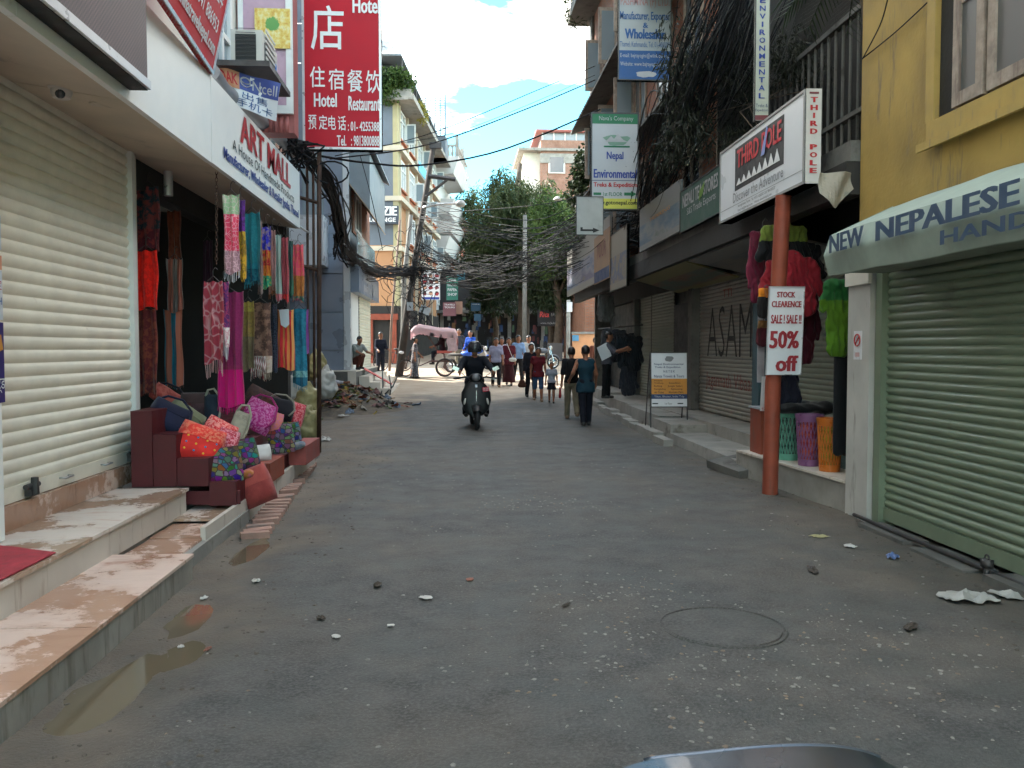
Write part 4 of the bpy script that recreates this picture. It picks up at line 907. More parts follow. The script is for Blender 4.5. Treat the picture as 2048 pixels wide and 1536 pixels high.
c_ = PX(197, 205, -2.62); mb = MB(); mb.lathe([(.0, 3.375), (.06, 3.375), (.065, 3.40)], (c_.x, c_.y, 0), 20); mb.build('ceiling_disc', flat('disc_cream', (.62, .55, .46)), label='round flush lamp cover in the cream soffit', cat='lamp')
mb = MB(); mb.cyl((-3.0, 8.95, 3.18), (-3.0, 8.95, 3.43), .045, n=14); mb.build('downlight', m_alu, smooth='angle', label='silver cylinder downlight under the soffit at the scarf shop', cat='lamp')
PP = [((160, 195), (.50, .10, .07), 'red topped notice'), ((230, 310), (.05, .13, .30), 'blue travel poster'), ((325, 392), (.62, .60, .58), 'orange edged picture poster'), ((432, 500), (.64, .66, .70), 'pale energy poster'), ((512, 540), (.68, .30, .18), 'salmon headed handbill'), ((541, 640), (.62, .64, .68), 'torn white handbill'), ((645, 805), (.035, .02, .14), 'dark blue card poster')]
for (v0, v1), col, nm in PP:
    p0_, p1_ = PX(-60, v1, -2.925), PX(13 - v0 * .004, v0, -2.925); yy1 = min(6.06, PX(12, 700, -2.925).y)
    s = sign('wall_poster', nm + ' pasted on the white pillar at the left edge', Vector((-2.922, yy1 - .45, PX(5, v1, -2.922).z)), YP, ZP, .42, PX(5, v0, -2.922).z - PX(5, v1, -2.922).z, 'poster', .006, flat('poster_' + nm.split()[0] + nm.split()[1], col))
    if 'energy' in nm: s.text('ENERGY', .3, .72, .95, .9, ink['maroon']); s.rect(.55, .1, .92, .55, ink['navy'])
    if 'card' in nm: s.text('कार्ड', .55, .12, .98, .3, ink['white']); s.poly([(.75, .62), (.95, .66), (.9, .85), (.78, .8)], ink['orange'])
    if 'orange edged' in nm:
        s.rect(.04, .05, .9, .95, bd_white)
        for k in range(6): s.poly([(x, y) for x, y, _ in blob((.55 + .22 * (k % 2), .2 + .28 * (k // 2), 0), .09, .12, 0, 0, k, 10)], ink['navy'], 'picture', .004)
    if 'torn' in nm: s.text('预定', .5, .6, .95, .8, ink['red']); s.text('ENGLISH', .2, .3, .95, .45, ink['sky'])
# ---- grey corner shop lettering
s = Sign(GB2, (GX + .3, GY + .17, fz0), YP, ZP, 33.2 - GY - .17, fz1 - fz0)
s.text('AGAN', .2, .55, .52, .85, ink['pale'], .06); s.text('BEAUTY CARE', .2, .15, .58, .42, ink['pale'], .06); s.text('SPA', .66, .2, .93, .8, ink['pale'], .06)
s2 = Sign(GB2, (GX - .16, GY - .03, 4.2), XP, ZP, .19, 1.2)
for k in range(3): s2.text('士口圭'[k], .15, .66 - .3 * k, .85, .92 - .3 * k, ink['pale'], .03)
# ---- lounge sign
LY = 42.6; a = PY(730, 447, LY); b = PY(797, 447, LY)
LS = sign('lounge_sign', 'dark grey lounge sign with white letters on the orange building', a, XP, ZP, b.x - a.x, PY(760, 411, LY).z - a.z, th=.3, m=flat('sign_slate', (.05, .06, .08)))
LS.text('ZIE', .52, .46, .96, .96, ink['white'], .05); LS.text('LOUNGE', .12, .10, .92, .34, ink['white'], .05, 1.15)
pbox(OB, 'blue_shop_front', m_bluewall, -1.1, .6, -.3, -.13, PY(750, 490, LY).z - .5, a.z - .52) if False else None
# ---- signs beyond the junction on the left row
p = PY(843, 600, 38.5); q = PY(880, 541, 38.5)
PB = sign('photo_board', 'white board with rows of small faces hanging under the tangled cables', p, XP, ZP, q.x - p.x, q.z - p.z, th=.06, m=bd_white, frame=m_alu)
for r_ in range(4):
    for c_ in range(3):
        cx_, cy_ = .18 + .32 * c_, .22 + .2 * r_; PB.poly([(x, y) for x, y, _ in blob((cx_, cy_, 0), .11, .065, 0, 0, r_ * 3 + c_, 12)], (ink['maroon'], flat('skin_print', (.5, .27, .18)), ink['darkred'])[(r_ + c_) % 3], 'picture'); PB.poly([(cx_ - .08, cy_ + .03), (cx_ + .08, cy_ + .03), (cx_ + .05, cy_ + .075), (cx_ - .05, cy_ + .075)], ink['black'], 'picture', .009)
PB.rect(.05, .02, .95, .1, ink['blue'])
def far_sign(lab, u0, v1, u1, v0, Y, m, tx=None, tm='white', th=.08):
    p = PY(u0, v1, Y); q = PY(u1, v0, Y); s = sign('street_sign', lab, p, XP, ZP, q.x - p.x, q.z - p.z, th=th, m=m)
    if tx:
        for i, tt in enumerate(tx): s.text(tt, .1, .78 - i * .2, .9, .9 - i * .2, ink[tm], .02)
    return s
far_sign('dark green vertical board with pale lines right of the photo board', 893, 600, 916, 553, 40, flat('sg1', (.02, .12, .09)), ['NEPAL', 'HANDMADE', 'PAPER', 'SHOP'], 'pale')
far_sign('small teal plate above the green vertical board', 914, 560, 930, 545, 41, flat('sg2', (.03, .18, .25)))
far_sign('dull pink and violet shop sign below the photo board', 886, 632, 912, 605, 42, flat('sg3', (.13, .05, .06)), ['TRAVELS', 'TOURS'], 'pale')
far_sign('small orange and white plate beside the pink shop sign', 910, 628, 925, 603, 42.2, flat('sg4', (.20, .11, .08)))
far_sign('blue shop sign under the trees at the street end', 942, 622, 961, 606, 50, flat('sg5', (.02, .07, .13)), ['PASHMINA'], 'pale')
far_sign('lower blue shop sign under the trees at the street end', 948, 642, 962, 628, 49, flat('sg6', (.025, .08, .14)))
s = far_sign('black shop sign with red script in the shade behind the walkers', 1075, 652, 1130, 620, 46, flat('sg7', (.015, .015, .018)))
s.text('Rita', .08, .55, .42, .9, flat('neon_red', (.55, .06, .06)), .02, skew=.05); s.text('FASHION', .5, .62, .95, .8, ink['grey']); s.text('www.ritafashion.com', .1, .12, .95, .25, ink['grey'])
far_sign('grey framed glass panel behind the walking family', 1095, 728, 1125, 686, 45, flat('sg8', (.12, .12, .125)))
mb = MB(); p = PY(850, 620, 33); M_ = Euler((0, R(20), 0)).to_matrix(); mb.obox(p, (.42, .03, .3), M_); o_ = mb.build('tilted_sign', bd_grey, label='small tilted grey sign hanging on the leaning utility pole', cat='sign')
# ---- RIGHT: overhead shop sign THIRD POLE
TX = 3.5; ty0, ty1, tz0, tz1 = 8.42, 11.2, 3.28, 4.23
TP = sign('overhead_sign', 'long white light box sign with black mountain logo on the right', (TX, ty1, tz0), YN, ZP, ty1 - ty0, tz1 - tz0, th=.16, m=bd_white, frame=mat('sign_frame_grey', (.30, .29, .28), .5, .2, 5), fw=.028)
def ty(u, v): return (ty1 - PX(u, v, TX).y) / (ty1 - ty0)
TP.rect(.22, .34, .80, .90, ink['black'])
TP.text('THIRD POLE', .25, .62, .78, .86, flat('ink_bright_red', (.62, .03, .04)), .035)
for i in range(8): TP.poly([(.245 + .065 * i, .40), (.245 + .065 * (i + 1), .40), (.28 + .065 * i, .485 + .010 * i)], ink['white'], 'mountain', .006)
TP.poly([(.56, .58), (.60, .58), (.635, .86), (.625, .9)], flat('streak_blue', (.25, .3, .6)), 'streak', .013)
TP.text('Discover the Adventure', .20, .19, .80, .32, ink['grey']); TP.slab(.0, .155, 1, .16, .001, .003, 'rule', ink['grey'])
TP.text('Narsinghchowk, Thamel,  Tel: +977-1-4260307, Cell: 9841000537', .27, .095, .72, .135, ink['black']); TP.text('Email: info@thirdpole.com   Website: www.thirdpole.com', .27, .04, .68, .08, ink['black'])
TE = Sign(TP.root, (TX, ty0, tz0), XP, ZP, .16, tz1 - tz0)
TE.slab(.0, 0, 1, 1, .014, .02, 'end_cap', mat('end_cap_white', (.62, .6, .57), .5, .1, 4))
for i, ch in enumerate('THIRD POLE'):
    if ch != ' ': TE.text(ch, .26, .855 - .083 * i, .74, .91 - .083 * i, ink['red'], .05, lv=.024)
TE.slab(.2, .945, .8, .965, .021, .026, 'slot', ink['maroon'])
# ---- clearance sign on the post
a = PY(1531, 750, 8.93); W, Hh = .40, .96
CSG = sign('clearance_sign', 'white stock clearance fifty percent off board fixed to the orange red post', a + Vector((.0, 0, 0)), (1, .04, .0), (.03, 0, 1), W, Hh, th=.012, m=bd_white, frame=m_alu, fw=.008)
for tx, b0, b1, x0, x1 in (('STOCK', .875, .94, .22, .74), ('CLEARENCE', .765, .835, .08, .92), ('SALE ! SALE !!', .58, .68, .08, .94), ('50%', .30, .50, .06, .9), ('off', .04, .22, .26, .9)): CSG.text(tx, x0, b0, x1, b1, ink['darkred'], .045)
# ---- vertical ENVIRONMENTAL strip
VY_ = 10.6; a = PY(1508, 243, VY_); b = PY(1535, 0, VY_)
VS = sign('vertical_sign', 'narrow vertical cream sign with blue letters among the cables', a, (1, -.05, 0), ZP, .19, b.z - a.z + .25, th=.05, m=mat('sign_cream', (.50, .52, .44), .5, .1, 3), frame=m_steel, fw=.01)
for i, ch in enumerate('ENVIRONMENTAL'): VS.text(ch, .28, .835 - .056 * i, .68, .872 - .056 * i, ink['blue'], .02)
VS.text('Treks &', .1, .10, .9, .125, ink['navy']); VS.text('Expedition', .08, .065, .92, .09, ink['navy']); VS.rect(.02, .01, .98, .045, ink['maroon'])
# ---- Nepal Environmental hanging board
NY2 = 17.0; a = PY(1181, 420, NY2); b = PY(1278, 226, NY2); W, Hh = b.x - a.x, b.z - a.z
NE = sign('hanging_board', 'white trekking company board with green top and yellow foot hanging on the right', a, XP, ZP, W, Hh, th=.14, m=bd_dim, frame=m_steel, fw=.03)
NE.rect(.03, .885, .97, .985, ink['green'], lv=.004); NE.rect(.03, .015, .97, .12, ink['yellow'], lv=.004)
NE.text("Nava's Company", .17, .905, .88, .965, ink['pale'], 0); NE.text('Nepal', .33, .50, .68, .60, ink['blue'], .03); NE.text('Environmental', .06, .33, .96, .42, ink['blue'], .035)
NE.slab(.03, .302, .97, .308, .001, .004, 'rule', ink['navy']); NE.text('Treks & Expedition', .06, .225, .97, .285, ink['red'], .03); NE.text('1st FLOOR', .26, .145, .66, .185, ink['green'], .01); NE.text('www.gotonepal.com', .05, .045, .97, .10, ink['black'], .02)
NE.poly([(.06, .155), (.22, .155), (.22, .18), (.06, .18)], ink['green'], 'arrow'); NE.poly([(.70, .152), (.84, .152), (.84, .135), (.96, .168), (.84, .2), (.84, .183), (.70, .183)], ink['green'], 'arrow')
NE.poly([(.27, .645), (.81, .645), (.81, .66), (.27, .66)], ink['green'], 'emblem'); NE.poly([(x, y) for x, y, _ in blob((.54, .72, 0), .25, .055, 0, 0, 3, 18)], flat('emblem_green', (.20, .34, .26)), 'emblem'); NE.poly([(.3, .70), (.42, .76), (.48, .73), (.56, .78), (.68, .72), (.78, .70)], ink['pale'], 'emblem', .008)
# white arrow board below it
a = PY(1152, 470, 16.2); b = PY(1207, 393, 16.2)
AB = sign('arrow_board', 'plain grey white board with a black arrow below the trekking board', a, XP, ZP, b.x - a.x, b.z - a.z, th=.03, m=mat('board_dull', (.42, .43, .42), .6, .12, 3, dirt=(.28, .27, .25), dirt_amt=.4), frame=m_steel, fw=.012)
AB.poly([(.16, .10), (.62, .10), (.62, .06), (.86, .125), (.62, .19), (.62, .15), (.24, .15), (.24, .2), (.16, .2)], ink['black'], 'arrow')
# ---- PASHMINA board
PY2 = 16.6; a = PY(1236, 160, PY2); b = PY(1342, 160, PY2); W = b.x - a.x
PS = sign('pashmina_board', 'grey white and blue wholesaler board high on the brick wall', a, XP, ZP, W, 1.75, th=.10, m=mat('board_grey_white', (.34, .36, .38), .45, .06, 2), frame=m_steel, fw=.02)
PS.rect(.015, .01, .985, .33, ink['sky'], lv=.004)
PS.text('PASHMINA (P) LTD.', .04, .80, .96, .92, flat('ink_faded_red', (.40, .20, .20)), .01); PS.text('Manufacturer, Exporter', .03, .645, .97, .76, ink['sky'], .02); PS.text('&', .46, .58, .56, .64, ink['sky'], .02); PS.text('Wholesaler', .12, .46, .88, .57, ink['sky'], .05); PS.text('Thamel, Kathmandu, Tel: 01-4000291', .03, .36, .97, .43, ink['sky'])
PS.text('E-mail: bajrayogini@wlink.com.np', .04, .24, .96, .30, ink['pale']); PS.text('Website: www.bajrayogini.com.np', .04, .145, .96, .205, ink['pale']); PS.poly([(x, y) for x, y, _ in blob((.5, .07, 0), .18, .04, 0, 0, 9, 18)], ink['pale'], 'emblem', .006)
# ---- boards along the edge of the overhang
EX = 3.66
def edge_sign(name, lab, u0, v0b, v0t, u1, v1b, v1t, m, X=EX, th=.05, frame=None):
    p0, p1 = PX(u0, v0b, X), PX(u1, v1b, X); t0, t1 = PX(u0, v0t, X), PX(u1, v1t, X)
    z0, z1 = (p0.z + p1.z) / 2, (t0.z + t1.z) / 2
    return sign(name, lab, (X, p0.y, z0), YN, ZP, p0.y - p1.y, z1 - z0, th=th, m=m, frame=frame)
def print_mat(name, base, cols, sc=2.5):
    base = tuple(x * .68 for x in base); cols = [tuple(x * .68 for x in c) for c in cols]
    m, t, b = nodes_of(name); v = coords(t, 'gen', (1, 1.2, 1.5)); f = noise(t, v, sc, 6, .6); st = [(.25 + .5 * i / (len(cols) - 1), c) for i, c in enumerate(cols)]
    g = N(t, 'ShaderNodeSeparateXYZ'); t.links.new(t.nodes.new('ShaderNodeTexCoord').outputs['Generated'], g.inputs[0])
    k = ramp(t, g.outputs['Z'], [(.0, (0, 0, 0)), (.12, (0, 0, 0)), (.14, (1, 1, 1)), (.58, (1, 1, 1)), (.60, (0, 0, 0))])
    t.links.new(mix(t, k, base, ramp(t, f, st)), b.inputs['Base Color']); b.inputs['Roughness'].default_value = .5; MATS[name] = m; return m
s = edge_sign('fascia_board', 'dark green tea shop board with faded white letters beside the overhead sign', 1360, 468, 392, 1441, 425, 318, mat('board_green', (.028, .085, .062), .5, .2, 3), frame=m_steel)
s.text('NEPALI TEA STORES', .08, .56, .95, .86, ink['pale'], .03); s.text('S&S Trade Exports', .2, .30, .9, .5, ink['pale']); s.poly([(.52, .5), (.62, .62), (.66, .85), (.54, .72)], flat('leaf_green', (.16, .3, .05)), 'leaf', .012)
s = edge_sign('fascia_board', 'grey travel board with a mountain picture left of the green tea board', 1279, 505, 440, 1359, 462, 335, print_mat('print_mountain', (.30, .30, .30), [(.08, .12, .15), (.12, .2, .3), (.3, .32, .33), (.1, .16, .12)]))
s.text('Nepal Environmental Treks', .08, .68, .92, .76, ink['grey']); s.text('TREKKING', .3, .55, .8, .63, ink['orange'])
s = edge_sign('fascia_board', 'faded trekking banner with blue and green landscape at the far end of the overhang', 1134, 594, 490, 1219, 552, 452, print_mat('print_landscape', (.40, .39, .36), [(.12, .22, .12), (.14, .24, .42), (.42, .42, .5), (.2, .2, .34), (.3, .3, .16)]), X=3.62)
s = edge_sign('fascia_board', 'brownish faded banner with a blue foot overlapping the landscape banner', 1188, 560, 470, 1219, 566, 462, mat('banner_tan', (.34, .22, .14), .7, .2, 3), X=3.57, th=.02); s.rect(.02, .02, .98, .25, ink['navy']); s.text('TOUR', .2, .5, .8, .8, ink['maroon'])
s = edge_sign('fascia_board', 'tall pale tan board between the faded banner and the grey travel board', 1220, 588, 468, 1254, 568, 452, print_mat('print_tan', (.38, .34, .27), [(.2, .17, .2), (.36, .3, .2), (.12, .16, .3), (.4, .36, .3)], 4), X=3.6, frame=m_steel)
# boards slung under the overhang, tilted
def under_board(lab, pts, m, tx=None):
    t_ = thing('slung_board', lab, 'sign', pts[0]); p = [Vector(q) for q in pts]; n = (p[1] - p[0]).cross(p[3] - p[0]).normalized()
    mb = MB(); mb.prism(p, n * -.03); mb.build('board', m, t_); s = Sign(t_, p[0], p[1] - p[0], p[3] - p[0], (p[1] - p[0]).length, (p[3] - p[0]).length)
    for r_ in tx or []: s.text(*r_)
    return s
under_board('dull yellow and green board slung under the overhang above the doorway', [(3.85, 18.2, 3.12), (3.85, 14.2, 3.12), (4.78, 14.2, 2.85), (4.78, 18.2, 2.85)], print_mat('print_yellow', (.26, .22, .07), [(.14, .12, .05), (.10, .15, .11), (.26, .09, .05), (.27, .24, .09)], 2))
under_board('grey board with dark letters slung under the overhang behind the jackets', [(3.82, 13.9, 3.09), (3.82, 10.4, 3.09), (4.78, 10.4, 2.9), (4.78, 13.9, 2.9)], print_mat('print_grey', (.22, .21, .20), [(.16, .15, .15), (.24, .2, .16), (.14, .14, .16), (.23, .22, .2)], 2), [('KUMARI FASHION SHOP', .1, .06, .92, .34, ink['black'], .02)])
# ---- awning lettering
AW = Sign(AWN, (ax + .055, ay1 - .05, 2.49), YN, (-.06, 0, .11), 9.0, .13)
AW = Sign(AWN, (ax - .02, ay1, 2.26), YN, ZP, ay1 + 2, .40)
def ya2(u, v): return (ay1 - PX(u, v, ax - .02).y) / (ay1 + 2)
m_awl = flat('awning_ink', (.035, .07, .13))
for tx, x0, x1 in (('NEW', .018, .085), ('NEPALESE', .105, .285), ('&', .305, .335), ('TIBETAN', .36, .52)): AW.text(tx, x0, .40, x1, .78, m_awl, .05, lv=.008)
AW.text('HANDICRAFTS', .20, .06, .43, .30, m_awl, .03, lv=.012); 
# ---- no smoking plate on the white pillar
s = sign('prohibition_plate', 'small white prohibition plate with a red ring on the white pillar', (YX - .104, 7.80, 1.5), YN, ZP, .16, .27, th=.004, m=bd_white)
mb = MB(); c_ = s.p(.5, .68, .006); mb.torus(c_, .055, .006, 'X', 24, 6); mb.cyl(c_ + Vector((0, -.04, .04)), c_ + Vector((0, .04, -.04)), .006, n=6); mb.build('ring', ink['red'], s.root, smooth=True); s.rect(.25, .1, .75, .25, flat('pink_strip', (.6, .4, .4)))
# ---- A-frame board on the pavement
AFY = 15.2; a = PY(1301, 815, AFY); W = PY(1376, 815, AFY).x - a.x; Hh = PY(1301, 704, AFY).z - a.z
AF = sign('pavement_board', 'framed white and orange trekking board standing on the right pavement', a, XP, (0, .06, 1), W, Hh, th=.03, m=bd_white, frame=m_steel, fw=.018)
AF.rect(.02, .24, .98, .52, ink['orange']); AF.rect(.02, .155, .98, .239, ink['navy'])
for tx, b0, b1, x0, x1, c_ in (('Nepal Environmental', .755, .80, .1, .88, 'navy'), ('Treks & Expedition', .70, .745, .12, .80, 'navy'), ('N E T E X', .63, .67, .35, .65, 'navy'), ('Nanza Travels & Tours', .54, .59, .1, .9, 'navy'), ('Tibet, Bhutan, India Trip', .17, .215, .1, .9, 'pale'), ('1st Floor', .05, .09, .38, .58, 'grey'), ('Hotels', .47, .50, .1, .32, 'black'), ('Trekking     Expedition', .42, .455, .1, .8, 'black'), ('Rafting     Jungle Safari', .365, .40, .1, .85, 'black'), ('Paragliding     Sightseeing', .31, .345, .1, .85, 'black'), ('Air Ticket     Mountain Flight', .255, .29, .1, .88, 'black')): AF.text(tx, x0, b0, x1, b1, ink[c_], .01)
AF.poly([(x, y) for x, y, _ in blob((.5, .88, 0), .11, .045, 0, 0, 2, 14)], ink['grey'], 'emblem')
for x0 in (.05, .72): AF.poly([(x0, .06), (x0 + .15, .06), (x0 + .15, .08), (x0, .08)], ink['black'], 'arrow')
mb = MB()
for k in (.01, .99):
    b_ = AF.p(k, 0); mb.cyl((b_.x, b_.y, .16), AF.p(k, 1, -.03), .014, n=6); mb.cyl((b_.x, b_.y + .45, .16), AF.p(k, .98, -.035), .012, n=6)
mb.build('leg', m_steel, AF.root)
# graffiti sprayed on the brown shutter
GF = thing('sprayed_lettering', 'black and red sprayed letters on the brown rolling shutter', 'graffiti', (RW - .03, 15, 1))
g_ = Sign(GF, (RW - .019, 16.75, .4), YN, ZP, 3.4, 2.5); g_.text('ASAM', .12, .42, .86, .80, flat('spray_black', (.035, .035, .037), .9), -.012, lv=.003); g_.text('Jagannath Vibaas', .10, .16, .9, .30, flat('spray_red', (.24, .05, .045), .9), -.008, lv=.003); g_.text('TTI', .4, .86, .55, .92, flat('spray_red', (.24, .05, .045)), 0, lv=.003)
# ================================================================== trees and plants
def leafmat(name, cols, rough=.55):
    m, t, b = nodes_of(name); v = coords(t)
    f = noise(t, v, .9, 3, .6); g = noise(t, v, 9, 1)
    c = ramp(t, mix(t, .5, f, g), [(.34 + .30 * i / (len(cols) - 1), q) for i, q in enumerate(cols)])
    t.links.new(c, b.inputs['Base Color']); b.inputs['Roughness'].default_value = rough; b.inputs['Specular IOR Level'].default_value = .3
    tr = N(t, 'ShaderNodeBsdfTranslucent'); t.links.new(c, tr.inputs['Color']); ms = N(t, 'ShaderNodeMixShader'); ms.inputs['Fac'].default_value = .3
    t.links.new(b.outputs[0], ms.inputs[1]); t.links.new(tr.outputs[0], ms.inputs[2]); t.links.new(ms.outputs[0], t.nodes['Material Output'].inputs['Surface']); MATS[name] = m; return m
m_leafA = leafmat('leaf_grey_green', [(.014, .024, .010), (.033, .052, .018), (.06, .082, .027), (.09, .10, .038)])
m_leafB = leafmat('leaf_green', [(.014, .030, .008), (.036, .070, .016), (.07, .12, .027), (.11, .15, .038)])
m_leafD = leafmat('leaf_dark', [(.012, .022, .010), (.025, .042, .018), (.045, .065, .025)])
m_bark = mat('bark', (.10, .075, .055), .9, .4, 6, 0, .6, 30)
rng = np.random.default_rng(5)
def leaf_cloud(name, m, clumps, parent, ln=.2, wd=.07, droop=.5, local=False):
    """clumps: (centre, radii, count); thin diamond leaves, denser near the clump shell"""
    V = []; Fc = []; o = 0
    for c, r, n in clumps:
        d = rng.normal(size=(n, 3)); d /= np.linalg.norm(d, axis=1)[:, None]; k = rng.uniform(.25, 1.0, (n, 1)) ** .5
        k *= 1 + .25 * rng.normal(size=(n, 1)) * .5
        P = np.array(c) + d * k * np.array(r)
        a = d * .6 + rng.normal(size=(n, 3)) * .7; a[:, 2] -= droop * 1.6; a /= np.linalg.norm(a, axis=1)[:, None]
        b = np.cross(a, rng.normal(size=(n, 3))); b /= np.linalg.norm(b, axis=1)[:, None]
        s = rng.uniform(.6, 1.3, (n, 1)); A = a * s * ln; B = b * s * wd * .5
        q = np.stack([P, P + A * .45 + B, P + A, P + A * .45 - B], 1).reshape(-1, 3); V.append(q)
        Fc.append(np.arange(o, o + 4 * n).reshape(-1, 4)); o += 4 * n
    V = np.concatenate(V); Fc = np.concatenate(Fc)
    if parent is not None and not local: V = V - np.array(ORG.get(parent.name, (0, 0, 0)))
    me = bpy.data.meshes.new(name); me.from_pydata(V.tolist(), [], Fc.tolist()); me.materials.append(m); me.update()
    return link(name, me, parent)
def tree(label, base, clumps, m, trunk_r, height, limbs, ln, wd, droop, group='trees at the end of the street'):
    t_ = thing('tree', label, 'tree', base, group); b = Vector(base)
    mb = MB(); pts = [b + Vector((.25 * math.sin(i * .9), .1 * math.sin(i * 1.7), height * i / 7)) for i in range(8)]; mb.tube(pts, trunk_r, 10, trunk_r * .35)
    for i in range(limbs):
        c = Vector(random.choice(clumps)[0]); k = max(.2, min(.9, (c.z - b.z) / height * .65)); p = b + Vector((.25 * math.sin(k * 6.3), 0, height * k)); mid = p.lerp(c, .5) + Vector((0, 0, .4))
        mb.tube([p, mid, c], trunk_r * .35, 6, trunk_r * .08)
    mb.build('trunk', m_bark, t_, smooth=True); leaf_cloud('crown', m, clumps, t_, ln, wd, droop); return t_
def clump_list(u0, u1, v0, v1, Y, n, r, cnt, shape=None, dy=2.0):
    out = []
    while len(out) < n:
        u = random.uniform(u0, u1); v = random.uniform(v0, v1)
        if shape and not shape(u, v): continue
        p = PY(u, v, Y + random.uniform(-dy, dy)); k = random.uniform(.6, 1.25); out.append((tuple(p), (r * k * .8, r * k * .8, r * k * 1.3), int(cnt * k * k)))
    return out
def sil(u, v):   # outline of the tall grey-green tree: two spires
    top = 330 + 55 * abs(math.sin((u - 1005) / 36.0)) + max(0, (985 - u)) * 2.2 + max(0, u - 1075) * .7
    return v > top
tree('tall grey green tree with two feathery tops in the middle of the view', PG(1042, 715) * 0 + Vector((PY(1040, 700, 50).x, 50, gz(50) - .1)), clump_list(952, 1115, 325, 560, 50, 85, .85, 420, sil), m_leafA, .42, 11.5, 26, .34, .075, 1.0)
tree('yellowish green bushy tree right of the tall tree', Vector((PY(1110, 700, 46).x, 46, gz(46) - .1)), clump_list(1068, 1185, 385, 545, 46, 55, .8, 420, lambda u, v: v > 400 + abs(u - 1120) * .5), m_leafB, .28, 8.5, 18, .26, .085, .5)
tree('dark tree lower down behind the walking people', Vector((PY(985, 700, 53).x, 53, gz(53) - .1)), clump_list(945, 1030, 505, 610, 53, 34, .75, 380), m_leafD, .22, 6.0, 12, .26, .08, .6)
tree('dark leafy tree hanging over the black shop sign', Vector((PY(1095, 700, 47.5).x, 47.5, gz(47) - .1)), clump_list(1050, 1180, 535, 625, 47.5, 40, .7, 380), m_leafD, .24, 5.5, 12, .25, .08, .8)
tree('tree in the gap between the red house and the tall tree', Vector((PY(955, 700, 60).x, 66, gz(66) - .1)), clump_list(925, 985, 395, 540, 66, 26, 1.1, 300), m_leafA, .3, 10, 10, .4, .09, .8)
def plant(label, base, clumps, m, ln, wd, droop, group=None, stems=5):
    t_ = thing('plant', label, 'plant', base, group); mb = MB()
    for i in range(stems): mb.tube([Vector(base), Vector(base).lerp(Vector(random.choice(clumps)[0]), .6), Vector(random.choice(clumps)[0])], .015, 4, .005)
    mb.build('stem', m_bark, t_); leaf_cloud('foliage', m, clumps, t_, ln, wd, droop); return t_
# roof garden on the orange building
ct = [(tuple(PY(u, v, 42.7)), (.5, .4, .45), 330) for u, v in ((772, 172), (782, 186), (770, 190), (792, 152), (800, 158), (786, 160), (776, 150), (812, 166))]
plant('leafy roof plants spilling over the corner of the orange building', PY(780, 195, 43.2), ct, m_leafB, .2, .09, .3)
ct = [(tuple(PY(u, v, 46)), (.3, .5, .4), 200) for u, v in ((838, 216), (846, 232), (842, 224))]
plant('yellowish roof plant further along the orange building parapet', PY(840, 236, 46), ct, leafmat('leaf_yellow', [(.12, .12, .02), (.25, .22, .04), (.3, .28, .06)]), .16, .07, .3)
ct = [(tuple(PY(u, v, 27.9)), (.35, .35, .4), 260) for u, v in ((1165, 335), (1158, 360), (1172, 350), (1150, 385), (1160, 400), (1172, 318), (1180, 380))]
plant('creeper clinging to the far corner of the brick building', PY(1172, 410, 28), ct, m_leafD, .16, .09, .3)
ct = [(tuple(PY(u, v, 27.5)), (.45, .45, .16), 200) for u, v in ((1148, 10), (1160, -12), (1180, -5), (1150, 40))]
plant('dry weeds along the top eave of the brick building', PY(1175, 25, 27.4), ct, m_leafD, .22, .04, -.2)
# dark plants, palm fronds and dry strands in the recess above the overhead sign
ct = []
for i in range(64):
    u, v = random.uniform(1330, 1700), random.uniform(40, 330)
    if v > 430 - (u - 1300) * .55 - 60 and u > 1480: v *= .5
    p = PY(u, v, random.uniform(12.4, 13.7)); ct.append((tuple(p), (.26, .3, .26), 110))
plant('dark shaded creepers covering the recess above the overhead sign', (4.6, 11, 3.65), ct, leafmat('leaf_dry', [(.010, .013, .008), (.02, .024, .014), (.035, .036, .024)]), .13, .022, .9)
PM = thing('palm', 'dark palm fronds hanging beside the yellow wall', 'plant', (4.9, 9.2, 5.6))
for k in range(11):
    a_ = k * .58 + .2; d_ = Vector((math.cos(a_) * .9, math.sin(a_) * .8, 0)); mb = MB(); o_ = Vector((4.55, 9.4, 5.75 + .05 * k)); pts = [o_ + d_ * (t * 1.0) + Vector((0, 0, .5 * t - .95 * t * t)) for t in [i / 10 for i in range(11)]]
    mb.tube(pts, .012, 4, .004)
    for i in range(2, 11):
        for s_ in (-1, 1):
            for j in (0, .5):
                p = pts[i - 1].lerp(pts[i], j); q = Vector((-d_.y, d_.x, 0)) * s_ * .28 + d_ * .12 + Vector((0, 0, -.16)); w_ = d_ * .014; mb.quad(p - w_, p + w_, p + q + w_ * .3, p + q - w_ * .3)
    mb.build('frond', m_leafD, PM)
mb = MB(); mb.tube([(4.8, 9.4, 3.7), (4.7, 9.4, 4.8), (4.55, 9.4, 5.8)], .09, 8, .06); mb.build('trunk', m_bark, PM, smooth=True)
